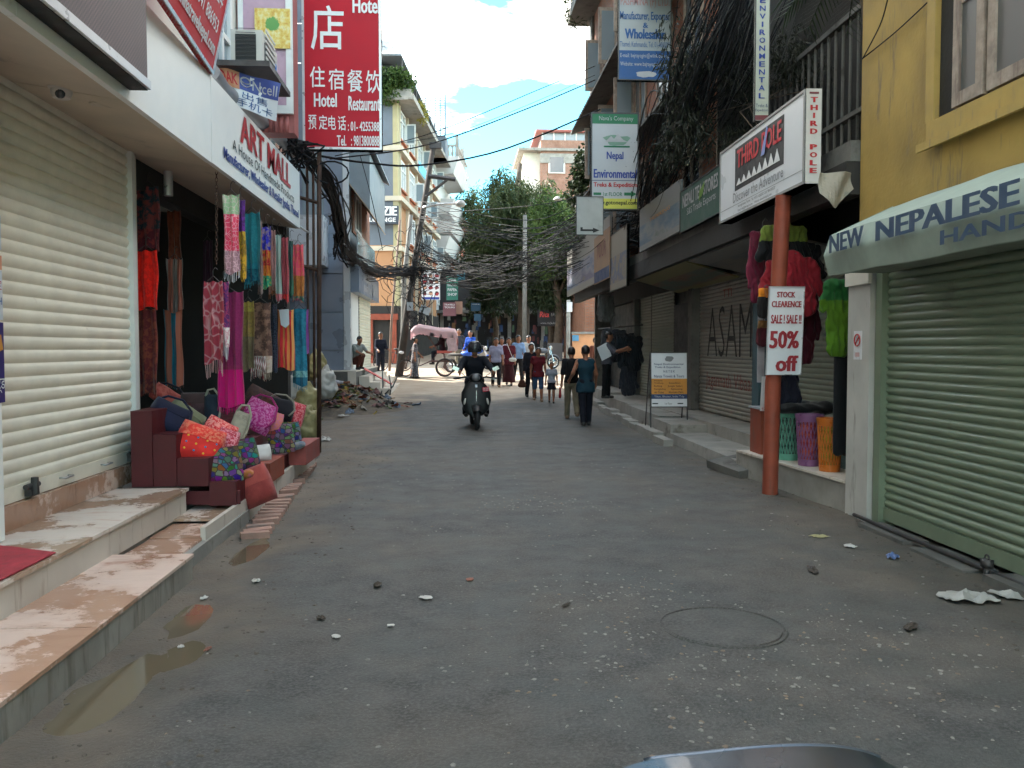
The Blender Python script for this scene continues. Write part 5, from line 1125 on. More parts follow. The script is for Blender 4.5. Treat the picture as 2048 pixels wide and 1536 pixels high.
# balcony bars behind
BL = thing('balcony_railing', 'dark upright bars of the balcony in the recess above the overhead sign', 'railing', (5.3, 10, 3.7))
for i in range(26): mb = MB(); y = 8.2 + i * .22; mb.cyl((5.1, y, 3.63), (5.1, y, 5.9), .022, n=6); mb.build('bar', m_concdark, BL)
pbox(BL, 'rail', m_concdark, 5.05, 5.15, 8.1, 13.9, 4.6, 4.66); pbox(BL, 'top_rail', m_concdark, 5.05, 5.15, 8.1, 13.9, 5.9, 5.97)
mb = MB()
def scrap(a, b):
    p = PY(1640 + 65 * a, 345 + 75 * b * (1 - abs(a - .45)), 7.84); p.y += .04 * math.sin(a * 7 + b * 3); return p
mb.sheet(scrap, 10, 8, (.002, .006, .003)); mb.build('torn_sheet', mat('sheet_grey', (.30, .27, .22), .7, .25, 5), smooth=False, label='torn greyish plastic sheet hanging beside the overhead sign', cat='sheet')
# ================================================================== poles
UY = 33.5
m_pole = mat('pole_concrete', (.15, .145, .135), .85, .25, 3, 0, .2)
UP = thing('utility_pole', 'leaning dark utility pole with crossarm and street lamp hung with cables', 'utility pole', PG(797, 749))
UPp = [PY(797, 748, UY), PY(815, 619, UY), PY(837, 478, UY), PY(866, 297, UY)]
UPp[0].z -= .2
mb = MB(); mb.tube(UPp, .17, 10, .10); mb.build('post', mat('pole_weathered', (.055, .045, .04), .9, .3, 4, 0, .3), UP, smooth=True)
mb = MB(); mb.cyl(PY(856, 352, UY - .1), PY(911, 359, UY - .1), .09, n=6); mb.build('crossarm', m_steel, UP)
mb = MB(); mb.cyl(PY(850, 394, UY - .1), PY(894, 360, UY - .1), .06, n=6); mb.build('brace', m_steel, UP)
mb = MB(); mb.tube([PY(846, 415, UY - .1), PY(880, 408, UY - .1), PY(912, 407, UY - .1)], .05, 6); mb.build('lamp_arm', m_chrome, UP, smooth=True)
mb = MB(); c_ = PY(921, 407, UY - .1); mb.lathe([(0, .12), (.12, .11), (.19, .04), (.21, -.02), (.17, -.10), (.08, -.14), (0, -.15)], c_, 16); mb.build('lamp_head', flat('lamp_shell', (.30, .30, .29)), UP, smooth=True)
mb = MB(); c_ = PY(868, 292, UY); mb.box(c_.x - .18, c_.x + .3, UY - .1, UY + .1, c_.z - .1, c_.z + .12); mb.build('cap', m_steel, UP)
mb = MB(); mb.ell(PY(803, 705, UY - .17), (.10, .03, .06)); mb.build('paper_patch', bd_white, UP, smooth=True)
pbox(UP, 'meter_box', bd_grey, *[PY(814, 600, UY - .3).x, PY(826, 600, UY - .3).x], UY - .45, UY - .2, PY(814, 621, UY - .3).z, PY(814, 605, UY - .3).z)
mb = MB(); mb.tube([PG(779, 742), PY(783, 640, 34.6), PY(800, 440, 34.6)], .055, 8, .04); mb.build('thin_pole', mat('thin_pole_brown', (.20, .13, .10), .8, .2, 4), smooth=True, label='thin brown pole standing left of the leaning utility pole', cat='pole')
mb = MB(); mb.tube([Vector((PY(805, 700, 37).x, 37, gz(37))), PY(808, 560, 37), PY(822, 430, 37)], .12, 8, .09); mb.build('concrete_pole', m_pole, smooth=True, label='grey concrete pole behind the leaning utility pole', cat='utility pole')
mb = MB(); b_ = Vector((PY(1049, 600, 43).x, 43, gz(43))); mb.tube([b_, PY(1050, 430, 43)], .13, 8, .10); mb.build('concrete_pole', m_pole, smooth=True, label='pale concrete pole in front of the tall grey green tree', cat='utility pole')
LP = thing('street_lamp_pole', 'pale pole with a small white lamp near the right hand shops corner', 'utility pole', (PY(1136, 730, 39).x, 39, gz(39)))
mb = MB(); mb.tube([(ORG[LP.name].x, 39, gz(39) - .1), PY(1137, 600, 39)], .1, 8, .09); mb.build('post', m_concrete, LP, smooth=True)
mb = MB(); c_ = PY(1139, 613, 38.8); mb.box(c_.x - .12, c_.x + .12, 38.7, 38.85, c_.z - .25, c_.z + .2); mb.build('lamp_box', bd_white, LP)
mb = MB(); c_ = PY(1115, 398, 30); mb.lathe([(0, .1), (.06, .09), (.15, 0), (.17, -.03), (0, -.03)], c_, 12); mb.cyl(c_, c_ + Vector((1.6, .1, .25)), .02, n=5); mb.build('street_lamp', flat('lamp_shell', (.5, .5, .5)), smooth='angle', label='small white street lamp on an arm in front of the trees', cat='street lamp')
# ================================================================== cables
m_cable = mat('cable_black', (.018, .018, .02), .7, .3, 8, 0, 0, spec=.15)
m_cableg = mat('cable_grey', (.07, .07, .07), .8, .3, 8, 0, 0, spec=.1)
def bez(pts, n=22):   # Catmull-Rom through points
    P = [pts[0]] + list(pts) + [pts[-1]]; out = []; seg = len(pts) - 1; k = max(2, n // seg)
    for s in range(seg):
        a, b, c, d = P[s:s + 4]
        for i in range(k):
            t = i / k; out.append(.5 * ((2 * b) + (c - a) * t + (2 * a - 5 * b + 4 * c - d) * t * t + (3 * b - a - 3 * c + d) * t ** 3))
    out.append(pts[-1]); return [Vector(p) for p in out]
def jit(p, s): return p + Vector((random.gauss(0, s), random.gauss(0, s), random.gauss(0, s)))
SK = [('thick black cable sagging lowest across the sky from the hotel sign', [PY(640, 312, 13.2), PY(730, 325, 14), PY(845, 330, 15.3), PY(1013, 297, 17), PY(1200, 219, 20)], .018),
      ('middle black cable crossing the sky below the clouds', [PY(660, 318, 13.3), PY(860, 288, 16), PY(1060, 215, 18.5), PY(1190, 160, 21)], .013),
      ('uppermost thin black cable crossing the sky', [PY(670, 312, 13.4), PY(870, 264, 16), PY(1080, 178, 19), PY(1190, 132, 22)], .009),
      ('thin cable hanging close above the middle sky cable', [PY(690, 300, 13.6), PY(900, 268, 16.2), PY(1060, 208, 18.7), PY(1190, 150, 21)], .005),
      ('cable running down along the hotel sign edge to the grey building', [PY(720, 310, 24), PY(744, 400, 24), PY(765, 500, 26)], .012)]
for lb, pts, r in SK: mb = MB(); mb.tube(bez(pts), r, 6); mb.build('power_cable', m_cable, smooth=True, label=lb, cat='cable')
mb = MB(); mb2 = MB()
for i in range(130):     # right bundle from above the overhead sign to the corner
    k = random.random(); k = random.gauss(0, 1); A = PY(1500 + 48 * k, -60, random.uniform(11.2, 12.4)); B = PY(1415 + 34 * k + random.gauss(0, 14), 150 + random.gauss(0, 40), random.uniform(12.2, 13.4)); C = PY(1345 + 24 * k + random.gauss(0, 14), 275 + random.gauss(0, 42), random.uniform(14, 15.5)); D = PY(1292 + 16 * k, 415 + random.gauss(0, 45), random.uniform(18, 19))
    (mb2 if random.random() < .12 else mb).tube(bez([A, B, C, D], 18), random.choice((.005, .007, .010, .014)), 4)
mb.build('cable_bundle', m_cable, label='dense bundle of black cables sweeping down the right hand buildings', cat='cables', kind='stuff')
mb2.build('cable_bundle', m_cableg, label='paler grey cables mixed into the right hand cable bundle', cat='cables', kind='stuff')
mb = MB(); mb2 = MB()
for i in range(70):      # from the right corner across to the leaning pole
    A = PY(1285 + random.gauss(0, 9), 445 + random.gauss(0, 25), 18.6); B = PY(1130 + random.gauss(0, 12), 505 + random.gauss(0, 28), 27); C = PY(980 + random.gauss(0, 30), 545 + random.gauss(0, 22), 31); D = PY(835 + random.gauss(0, 5), 530 + random.gauss(0, 32), UY - .2)
    (mb2 if random.random() < .2 else mb).tube(bez([A, B, C, D], 18), random.choice((.006, .009, .013)), 4)
for i in range(16):      # straighter lines up to the crossarm
    A = PY(1280 + random.gauss(0, 15), 330 + random.gauss(0, 30), 17); B = PY(1100 + random.gauss(0, 20), 470 + random.gauss(0, 25), 26); D = PY(842 + random.gauss(0, 4), 440 + random.gauss(0, 16), UY - .2)
    mb.tube(bez([A, B, D], 16), random.choice((.008, .012)), 4)
mb.build('cable_web', m_cable, label='sagging web of dark cables strung across the street to the leaning pole', cat='cables', kind='stuff')
mb2.build('cable_web', m_cableg, label='pale grey strands in the web of cables across the street', cat='cables', kind='stuff')
mb = MB()
for i in range(46):      # twisted left bundle from the shop front to the leaning pole
    pts = [PY(590, 290, 12.5), PY(655, 365, 15), PY(680, 450, 20), PY(690, 505, 25), PY(740, 540, 29), PY(790, 545, 32), PY(832, 545, UY - .2)]
    mb.tube(bez([jit(p, .05 + .02 * j) for j, p in enumerate(pts)], 26), .016, 4)
for i in range(26):      # coils and loose ends
    c = PY(random.uniform(775, 850), random.uniform(470, 620), UY - .4); r = random.uniform(.15, .5); ph = random.random() * 6
    mb.tube([c + Vector((r * math.cos(ph + t * .7), .15 * math.sin(t), r * 1.2 * math.sin(ph + t * .7))) for t in range(8)], .014, 4)
for i in range(40):
    c = PY(838 + random.gauss(0, 7), random.uniform(440, 640), UY - .25); mb.tube([c, jit(c, .25) + Vector((0, 0, -.4)), jit(c, .2) + Vector((0, 0, -.9))], .018, 4)
for i in range(14):
    c = PY(672 + random.gauss(0, 8), random.uniform(380, 500), 20.5); mb.tube([c, jit(c, .12), jit(c, .15) + Vector((0, 0, -.3))], .02, 4)
mb.build('cable_tangle', m_cable, label='twisted black cable tangle along the left side and around the leaning pole', cat='cables', kind='stuff')
mb = MB(); c = PY(660, 345, 13.1); mb.tube([c + Vector((.26 * math.cos(t * .45) + .02, 0, .17 * math.sin(t * .45))) for t in range(-3, 11)], .014, 6); mb.build('cable_loop', m_cable, smooth=True, label='single black cable loop beside the rusty hotel sign pole', cat='cable')
mb = MB()
for i in range(20):
    c = PX(585, 290, BX - .02) ; mb.tube([jit(c, .1), jit(c, .14), jit(c, .14) + Vector((0, .4, -.05)), jit(c, .12) + Vector((0, .9, -.1))], .014, 4)
mb.build('cable_tangle', m_cable, label='black cables knotted at the end of the grey duct', cat='cables', kind='stuff')
for lb, pts in (('upper thin wire drooping over the yellow wall', [PY(1775, 0, 7.2), PY(1760, 50, 7.5), PY(1725, 118, 7.9)]), ('thin wire slanting across the yellow wall to its corner', [PX(1860, 0, YX - .01), PX(1790, 65, YX - .01), PX(1724, 118, YX - .01)])): mb = MB(); mb.tube(bez(pts), .006, 5); mb.build('wire', m_cable, smooth=True, label=lb, cat='cable')
# ================================================================== cloth materials
def cloth(name, bands, motif=None, msc=8, mamt=.5, kind='noise', stripes=None, rough=.85):
    """bands: [(height 0..1 from bottom, colour)], motif: second colour laid over in a woven pattern"""
    if name in MATS: return MATS[name]
    m, t, b = nodes_of(name); tc_ = t.nodes.new('ShaderNodeTexCoord'); s = t.nodes.new('ShaderNodeSeparateXYZ'); t.links.new(tc_.outputs['Generated'], s.inputs[0])
    c = ramp(t, s.outputs['Z'], bands, 'CONSTANT') if len(bands) > 1 else None
    v = coords(t, 'pos')
    if c is None: c = ramp(t, noise(t, v, 5), [(.3, tuple(x * .75 for x in bands[0][1])), (.7, tuple(min(1, x * 1.2) for x in bands[0][1]))])
    if stripes:
        w = N(t, 'ShaderNodeTexWave', bands_direction='X', Scale=stripes[1]); t.links.new(tc_.outputs['Generated'], w.inputs['Vector']); c = mix(t, ramp(t, w.outputs['Fac'], [(.45, (0, 0, 0)), (.55, (1, 1, 1))]), c, stripes[0])
    if motif:
        if kind == 'voronoi':
            vo = N(t, 'ShaderNodeTexVoronoi', Scale=float(msc)); vo.feature = 'DISTANCE_TO_EDGE'; t.links.new(v, vo.inputs['Vector']); f = ramp(t, vo.outputs['Distance'], [(.02, (1, 1, 1)), (.09, (0, 0, 0))])
        elif kind == 'cells':
            vo = N(t, 'ShaderNodeTexVoronoi', Scale=float(msc), Randomness=.6, distance='CHEBYCHEV'); t.links.new(v, vo.inputs['Vector']); hs = N(t, 'ShaderNodeHueSaturation', Saturation=1.15, Value=.22); t.links.new(vo.outputs['Color'], hs.inputs['Color']); f = None; c = mix(t, mamt, c, hs.outputs['Color']); ve = N(t, 'ShaderNodeTexVoronoi', Scale=float(msc), Randomness=.6); ve.feature = 'DISTANCE_TO_EDGE'; t.links.new(v, ve.inputs['Vector']); c = mix(t, ramp(t, ve.outputs['Distance'], [(.03, (1, 1, 1)), (.10, (0, 0, 0))]), c, (.03, .025, .03))
        else: f = ramp(t, noise(t, v, msc, 4, .7), [(.47, (0, 0, 0)), (.56, (1, 1, 1))])
        if f is not None: c = mix(t, mix(t, 1, f, (mamt,) * 3, 'MULTIPLY'), c, motif)
    t.links.new(c, b.inputs['Base Color']); b.inputs['Roughness'].default_value = rough; b.inputs['Specular IOR Level'].default_value = .2; b.inputs['Sheen Weight'].default_value = .15
    bump(t, b, noise(t, v, 120, 1), .25, .004); MATS[name] = m; return m
H = hexc
def scarf(label, u0, u1, vt, vb, Y, m, fringe=0, folds=2, amp=.025, skew=0, fm=None, hanger=True, cat='scarf', name='hanging_scarf'):
    ph = random.random() * 6; a00, a10 = PY(u0, vt, Y), PY(u1, vt, Y); zb = PY(u0, vb, Y).z; W = a10.x - a00.x; Z0 = a00.z
    dz = PY(u1, vt, Y).z - a00.z
    def fn(a, b):
        tpr = 1 - .10 * (1 - b) * 0 + .06 * math.sin(b * 5 + ph)
        x = a00.x + W * (.5 + (a - .5) * tpr) + skew * (1 - b); y = Y + amp * math.sin(a * 6.283 * folds + ph + .8 * b) * (1.1 - .5 * b) + .012 * math.sin(b * 9 + a * 4 + ph)
        z = zb + (Z0 + dz * a - zb) * b + (.025 * math.sin(a * 5 + ph)) * (1 - b) - .015 * b * abs(math.sin(a * 3.14 * folds)); return Vector((x, y, z))
    mb = MB(); mb.sheet(fn, 16, 22, (0, .012, 0)); o = mb.build(name, m, smooth='angle', label=label, cat=cat)
    if fringe:
        mb = MB(); n = max(8, int(W / .012))
        for i in range(n):
            p = fn((i + .5) / n, 0); q = p + Vector((random.gauss(0, .006), random.gauss(0, .006), -fringe * random.uniform(.75, 1.1))); mb.cyl(p + Vector((0, .006, .005)), q, .0035, .0025, n=3)
        mb.build('fringe', fm or m, o)
    if hanger:
        mb = MB(); c_ = fn(.5, 1); mb.tube([c_ + Vector((-W * .4, 0, -.02)), c_ + Vector((0, 0, .05)), c_ + Vector((W * .4, 0, -.02))], .004, 4); mb.tube([c_ + Vector((0, 0, .05)), c_ + Vector((0, 0, .10)), c_ + Vector((.02, 0, .13)), c_ + Vector((.045, 0, .11))], .004, 4); mb.build('hanger', m_steel, o)
    return o
# rail with chains
ra, rb_ = PX(432, 340, -2.40), PX(618, 466, -2.40)
mb = MB(); mb.cyl(ra, rb_, .016, n=8); mb.build('clothes_rail', m_chrome, smooth=True, label='long metal rail under the fascia carrying the row of scarves', cat='rail')
CH = thing('hanging_chain', 'rusty chain hanging from the soffit beside the pink floral shawl', 'chain', PY(433, 345, 8.5))
for i in range(26):
    c_ = PY(433, 345 + i * 7.2, 8.5); mb = MB(); mb.torus((0, 0, 0), .013, .0035, 'Y', 10, 4); mb.xf(Matrix.Translation(c_) @ Euler((0, 0, R(90) * (i % 2))).to_matrix().to_4x4() @ Matrix.Diagonal((1, 1, 1.5, 1))); mb.build('link', m_rust, CH, smooth=True)
def ru(u): return 8.55 + (u - 445) / 160 * 3.45
scarf('pink leaf print scarf with green top and white fringe, first on the rail', 446, 477, 388, 545, ru(446), cloth('c_pink', [(0, H('b98c93')), (.3, H('f04f6e')), (.75, H('a8c69a'))], H('ffd0d8'), 22, .6, 'voronoi'), .09, fm=flat('fr_white', (.6, .58, .6)))
scarf('purple and yellow splashed scarf behind the pink leaf scarf', 470, 489, 398, 555, ru(458), cloth('c_purpyel', [(0, H('d5a41f')), (.45, H('c9a52c')), (.6, H('6b2a8f'))], H('1b1b22'), 12, .6), .03)
scarf('teal scarf with darker woven border', 487, 520, 424, 565, ru(472), cloth('c_teal', [(0, H('0b4a5c')), (.22, H('1d6f7d')), (.3, H('236f78'))], H('2f8a92'), 30, .4), .05)
scarf('narrow brown mixed weave scarf between the teal and blue ones', 513, 523, 440, 585, ru(486), cloth('c_brownmix', [(0, H('6d5a58'))], H('a08070'), 40, .5), .04)
scarf('royal blue scarf with red and green floral lower half', 521, 541, 452, 575, ru(497), cloth('c_bluefl', [(0, H('1f8f6c')), (.22, H('d8732c')), (.38, H('c12c33')), (.62, H('2b2bb0'))], H('e6c23c'), 20, .4), 0)
scarf('dusty pink shawl with brown fringe on the rail', 537, 551, 460, 585, ru(512), cloth('c_dusty', [(0, H('8b5f4a')), (.15, H('a77a75'))], H('c09090'), 40, .4), .06, fm=flat('fr_brown', H('9a5a2c')))
scarf('pale mint shawl on the rail', 549, 561, 468, 600, ru(523), cloth('c_mint', [(0, H('c46a72')), (.12, H('93a69c'))], None), .02)
scarf('brick red shawl with bright red hem on the rail', 560, 576, 474, 600, ru(535), cloth('c_redm', [(0, H('d8231f')), (.12, H('9c3f47'))], H('b5555c'), 40, .4), .02)
scarf('dark green shawl on the rail', 575, 585, 480, 590, ru(548), cloth('c_dgreen', [(0, H('1e6046')), (.3, H('2c4f49'))], None), .02)
scarf('coral and ochre checked shawl at the far end of the rail', 585, 607, 488, 600, ru(560), cloth('c_coral', [(0, H('2f6f6a')), (.1, H('a9682e')), (.45, H('e0506a'))], H('e08a4a'), 25, .4), .03)
scarf('large dusty red floral shawl with long pale fringe at the front', 408, 446, 562, 725, 8.35, cloth('c_dredfl', [(0, H('a33a48')), (1, H('a33a48'))], H('cfa7a8'), 9, .6, 'voronoi'), .13, 2, .03, fm=flat('fr_pink', H('c79a98')))
scarf('purple patterned scarf end with white fringe beside the dusty red shawl', 440, 456, 562, 690, 8.42, cloth('c_purp', [(0, H('e8e0dc')), (.3, H('5a2a66'))], H('c84a6a'), 30, .6), .14, 1, .02, fm=flat('fr_white', (.6, .58, .6)))
scarf('long magenta shawl hanging lowest over the bags', 432, 485, 582, 812, 8.75, cloth('c_magenta', [(0, H('cf0a76')), (.33, H('93305a')), (.36, H('8e2a5c'))], H('a8386c'), 50, .35), .06, 3, .03, fm=flat('fr_magenta', H('c00a6c')))
scarf('ochre and tan shawl folded behind the magenta one', 485, 508, 602, 740, 9.7, cloth('c_ochre', [(0, H('8a7a5a')), (.5, H('a58a4a')), (.85, H('c8b45a'))], H('6f5a4a'), 30, .4), 0, 2)
scarf('brown paisley shawl with striped hem and beige fringe', 498, 541, 604, 742, 9.9, cloth('c_paisley', [(0, H('b9a89a')), (.24, H('5a4038')), (1, H('5a4038'))], H('a8806a'), 12, .55), .09, 2, .02, fm=flat('fr_beige', H('b8a690')))
scarf('white, red and blue striped hem cloth below the brown paisley shawl', 500, 531, 712, 742, 9.84, cloth('c_striped', [(0, H('e0dcd4'))], None, stripes=(H('8a2030'), 3)), .10, 2, .01, hanger=False)
scarf('dark tartan scarf beside the paisley shawl', 539, 553, 606, 742, 10.6, cloth('c_tartan', [(0, H('1d2230'))], H('5a6478'), 40, .5, 'voronoi'), 0, 1)
scarf('folded shawls in red, orange and magenta with a white price card', 554, 587, 618, 738, 10.9, cloth('c_redor', [(0, H('d8303a'))], None, stripes=(H('e8a05a'), 1.2)), 0, 3, .03)
scarf('turquoise patterned shawl with striped hem at the far end of the stall', 584, 612, 616, 770, 11.4, cloth('c_turq', [(0, H('2a6c84')), (.12, H('7fb0ae')), (.2, H('2f7f96')), (1, H('3a8aa0'))], H('1f5a74'), 16, .6), .07, 2, .02)
scarf('thin violet shawl edge behind the turquoise shawl', 606, 616, 618, 705, 11.8, cloth('c_violet', [(0, H('8a4a98'))], None), 0, 1)
p = PY(568, 645, 10.82); mb = MB(); mb.prism([p + Vector((x, 0, z)) for x, z in ((-.06, .16), (.06, .17), (.065, -.02), (.02, -.07), (-.04, -.03))], (0, .006, 0)); mb.build('price_card', bd_white, label='white price card pinned to the red and orange shawls', cat='card')
# by the doorway
scarf('dark blue floral scarf hanging top left in the doorway', 274, 318, 372, 500, 8.78, cloth('c_dkblue', [(0, H('5a2432')), (.35, H('1f3440')), (1, H('1a2530'))], H('a8433a'), 12, .5), 0, 2)
scarf('bright orange red scarf hanging in the doorway', 270, 315, 500, 618, 8.7, cloth('c_vermil', [(0, H('ff2a1c')), (1, H('f0281c'))], H('c8201a'), 20, .5), 0, 2, .03)
scarf('dark maroon brocade scarf hanging low in the doorway', 268, 313, 617, 790, 8.76, cloth('c_maroon', [(0, H('5c2a2e')), (.2, H('6a2a2c')), (1, H('5a2228'))], H('a0553a'), 14, .5), .02, 2, .03)
scarf('rust brown scarf hanging deeper in the doorway', 336, 361, 420, 520, 9.6, cloth('c_rust', [(0, H('6a3424'))], H('7c4430'), 20, .4), 0, 2)
scarf('grey and terracotta pleated scarf deeper in the doorway', 333, 364, 516, 622, 9.55, cloth('c_greyter', [(0, H('77706a'))], None, stripes=(H('9a5a4a'), .6)), 0, 4, .025)
scarf('teal and salmon scarf hanging lowest in the doorway', 326, 362, 618, 770, 9.6, cloth('c_tealsal', [(0, H('1f6f84'))], None, stripes=(H('a0604c'), .55)), .03, 2, .03)
scarf('dim plum shawl on the far wall of the dark shop', 405, 425, 480, 720, 11.5, cloth('c_plum', [(0, H('3a2434'))], None), 0, 2)
# ================================================================== stepped red stall
SY0, SY1 = 7.68, 9.35
def sx(u): return PY(u, 900, SY0).x
def szz(v): return PY(350, v, SY0).z
SL = thing('display_stall', 'dark red stepped display stall loaded with bags below the scarves', 'stall', (-2.6, 8.5, .15))
for i, (u0, u1, v) in enumerate(((262, 305, 822), (305, 352, 870), (352, 415, 918), (415, 470, 966))):
    pbox(SL, 'tier', m_redpaint, sx(u0), sx(u1) - .003, SY0 + .012 * i, SY1 + .4, .18 if u0 > 370 else .362, szz(v))
pbox(SL, 'side_panel', m_redpaint, sx(262) + .02, sx(475), SY0 + .06, SY0 + .09, .186, szz(985))
for i, (x0, x1, z) in enumerate(((-3.0, -2.62, .82), (-2.62, -2.42, .62), (-2.42, -2.22, .44), (-2.22, -2.09, .33))): pbox(SL, 'tier', m_redpaint, x0, x1 - .003, 9.8 + .012 * i, 11.7, .182, z)
# ---- bags
def bag(label, u, v, w, h, Y, m, tilt=0, lean=.5, depth=.12, flap=None, strap=None, turn=.35, name='bag', cat='bag', dots=None):
    c = PY(u, v, Y); t_ = thing(name, label, cat, c); k = Y / F; W, Hh = w * k / 2, h * k / 2
    Mx = Euler((-lean, R(tilt), turn)).to_matrix().to_4x4()
    def face(s, sc=1, off=0, a0=-1, a1=1, b0=-1, b1=1):
        def fn(a, b):
            x = a0 + (a1 - a0) * a; z = b0 + (b1 - b0) * b
            d = depth / 2 * max(0, (1 - abs(x) ** 3.2)) ** .55 * max(0, (1 - abs(z) ** 3.2)) ** .55 * (1.15 - .25 * z) + .012 * mnoise.noise(Vector((x * 2, z * 2, Y + s)))
            cx_ = 1 - .10 * z * z * (x * x); return Vector((x * W * sc * cx_, s * (d + off), z * Hh * sc))
        return fn
    mb = MB(); mb.sheet(face(-1), 12, 12); b_ = MB(); b_.sheet(lambda a, b: face(1)(1 - a, b), 12, 12); mb.add(b_.v, b_.f); mb.xf(Mx); mb.build('body', m, t_, smooth=True, local=True)
    if flap: mb = MB(); mb.sheet(face(-1, 1.01, .006, -1, 1, .1, 1), 12, 6, (0, .004, 0)); mb.xf(Mx); mb.build('flap', flap, t_, smooth='angle', local=True)
    if strap:
        mb = MB(); mb.tube([Mx @ Vector((-W * .8, 0, Hh * .9)), Mx @ Vector((-W * .5, -.02, Hh * 1.25)), Mx @ Vector((W * .2, -.05, Hh * 1.3)), Mx @ Vector((W * .8, -.04, Hh * .9)), Mx @ Vector((W * .95, -depth * .5, 0)), Mx @ Vector((W * .6, -depth * .62, -Hh * .7))], .012, 6); mb.build('strap', strap, t_, smooth=True, local=True)
    if dots:
        for i in range(dots[1]):
            for j in range(dots[2]):
                x, z = -.6 + 1.2 * i / max(1, dots[1] - 1), -.65 + .7 * j / max(1, dots[2] - 1); p = face(-1)((x + 1) / 2, (z + 1) / 2); mb = MB(); mb.ell(p, (.011, .006, .011), 6, 4); mb.xf(Mx); mb.build('embroidery', dots[0] if (i + j) % 2 else flat('emb_yellow', H('e0b030')), t_, local=True)
    return t_
patch = cloth('c_patch', [(0, H('5a3050'))], (0, 0, 0), 18, .85, 'cells'); patch2 = cloth('c_patch2', [(0, H('304a50'))], (0, 0, 0), 20, .8, 'cells')
fb = lambda n, h: cloth('f_' + n, [(0, H(h))], None)
emb = cloth('c_emb', [(0, H('d03038'))], H('f0c0b0'), 40, .5); dkst = fb('strapdark', '20202a')
bag('navy blue flap bag lying on the top tier of the red stall', 338, 836, 80, 66, 8.15, fb('navy', '23263e'), 28, .55, .16, fb('navy2', '1c1f36'), fb('navy2', '1c1f36'))
bag('olive green satchel with dark print behind the navy bag', 372, 832, 74, 44, 8.45, fb('olive', '6f7258'), 38, .5, .12, fb('olive2', '7d8064'), None)
bag('round brown bag with a red flower in the middle of the stall', 392, 815, 58, 60, 8.9, cloth('c_brflower', [(0, H('4a3436'))], H('5a4448'), 20, .5), 0, .3, .2, fb('brown2', '40302f'))
bag('salmon and grey cloth bag at the back of the red stall', 335, 795, 66, 40, 8.95, cloth('c_salm', [(0, H('8a3a34'))], H('b0685a'), 14, .5), 35, .6, .1, None, dkst)
bag('big bright red bag with rows of yellow and blue embroidery', 400, 888, 92, 80, 7.98, fb('bigred', 'd8332f'), 22, .5, .18, cloth('c_redflap', [(0, H('e0382f'))], H('f0d0a0'), 30, .25), None, dots=(flat('emb_blue', H('3a78a8')), 4, 3))
bag('pink red embroidered bag behind the big red bag', 438, 868, 66, 62, 8.3, emb, 30, .5, .12)
bag('crimson white patterned pouch right of the big red bag', 455, 880, 44, 46, 8.25, cloth('c_crim', [(0, H('b0283c'))], H('f0b0b8'), 36, .6), 22, .45, .1)
bag('long beige folded shoulder bag hanging down the tiers', 475, 862, 34, 84, 8.5, cloth('c_beige', [(0, H('8a8474'))], H('a09a86'), 30, .4), 22, .4, .1, None, fb('beige2', '9a9482'))
bag('patchwork bag in violet, blue and pink on the lowest tier', 448, 930, 70, 76, 7.9, patch, -6, .55, .07)
bag('green and orange patchwork bag beside the violet patchwork bag', 493, 908, 46, 66, 8.3, patch2, -8, .5, .07)
bag('magenta embroidered shoulder bag on the second stall', 518, 832, 62, 66, 10.0, cloth('c_mag2', [(0, H('b02a7a'))], H('e0a0c8'), 40, .5), 28, .4, .12, None, fb('mag3', 'a02a6c'))
bag('apricot pouch with violet specks beside the magenta bag', 545, 845, 40, 46, 10.1, cloth('c_apri', [(0, H('c0705a'))], H('a050a0'), 40, .5), 18, .4, .1)
bag('purple and green patchwork bag standing on the second stall', 562, 876, 52, 62, 10.05, patch, -4, .4, .07)
bag('teal and rust patchwork purse right of the second stall', 588, 868, 28, 50, 10.4, patch2, -4, .4, .07)
bag('dark bag with pale cords in the shade of the second stall', 560, 818, 56, 44, 10.6, fb('darkbag', '1e1c22'), 15, .4, .14, None, fb('cord', '8a8478'))
bag('small red embroidered bag at the far end of the second stall', 593, 832, 30, 56, 10.8, cloth('c_red3', [(0, H('a82838'))], H('e0a0a0'), 40, .5), 20, .4, .1)
bag('brown mottled bag on top of the second stall', 525, 800, 70, 44, 10.7, cloth('c_brm', [(0, H('4a3a3a'))], H('6a4a3c'), 16, .5), 30, .4, .14)
bag('rust and black tapestry bag lying across the second stall', 540, 822, 54, 50, 10.5, cloth('c_tap', [(0, H('5a3026'))], H('201818'), 14, .6), 34, .4, .12)
bag('dark corded pouches hanging in front of the round brown bag', 425, 822, 30, 66, 8.8, fb('cordpouch', '26303c'), 0, .2, .08, None, fb('cord2', 'a0a090'))
bag('white cushion lying at the foot of the two stalls', 519, 908, 46, 36, 9.2, flat('cushion_white', (.62, .61, .58)), -4, .2, .14, name='cushion', cat='cushion')
bag('faded red cloth bag slumped on the white kerb', 512, 972, 66, 76, 8.15, cloth('c_slump', [(0, H('8c3c38'))], H('7a302e'), 8, .4), -20, .25, .2, fb('slump2', '96443e'))
bag('orange bag lying flat on the lowest red tier', 470, 955, 74, 18, 8.02, cloth('c_orflat', [(0, H('b0703a'))], H('c05a8a'), 20, .5), -16, 1.0, .08, name='purse', cat='purse')
bag('blue grey folded cloth at the edge of the second stall', 585, 893, 52, 14, 10.2, cloth('c_bgfold', [(0, H('6a7a8a'))], H('a09088'), 20, .5), -12, 1.0, .08, name='folded_cloth', cat='cloth')
pbox(None, 'red_crate', m_redpost, *sorted((PY(545, 950, 9.0).x, PY(500, 950, 9.0).x)), 8.9, 9.6, .19, .40, label='faded red crate standing on the white kerb below the stall', cat='crate')
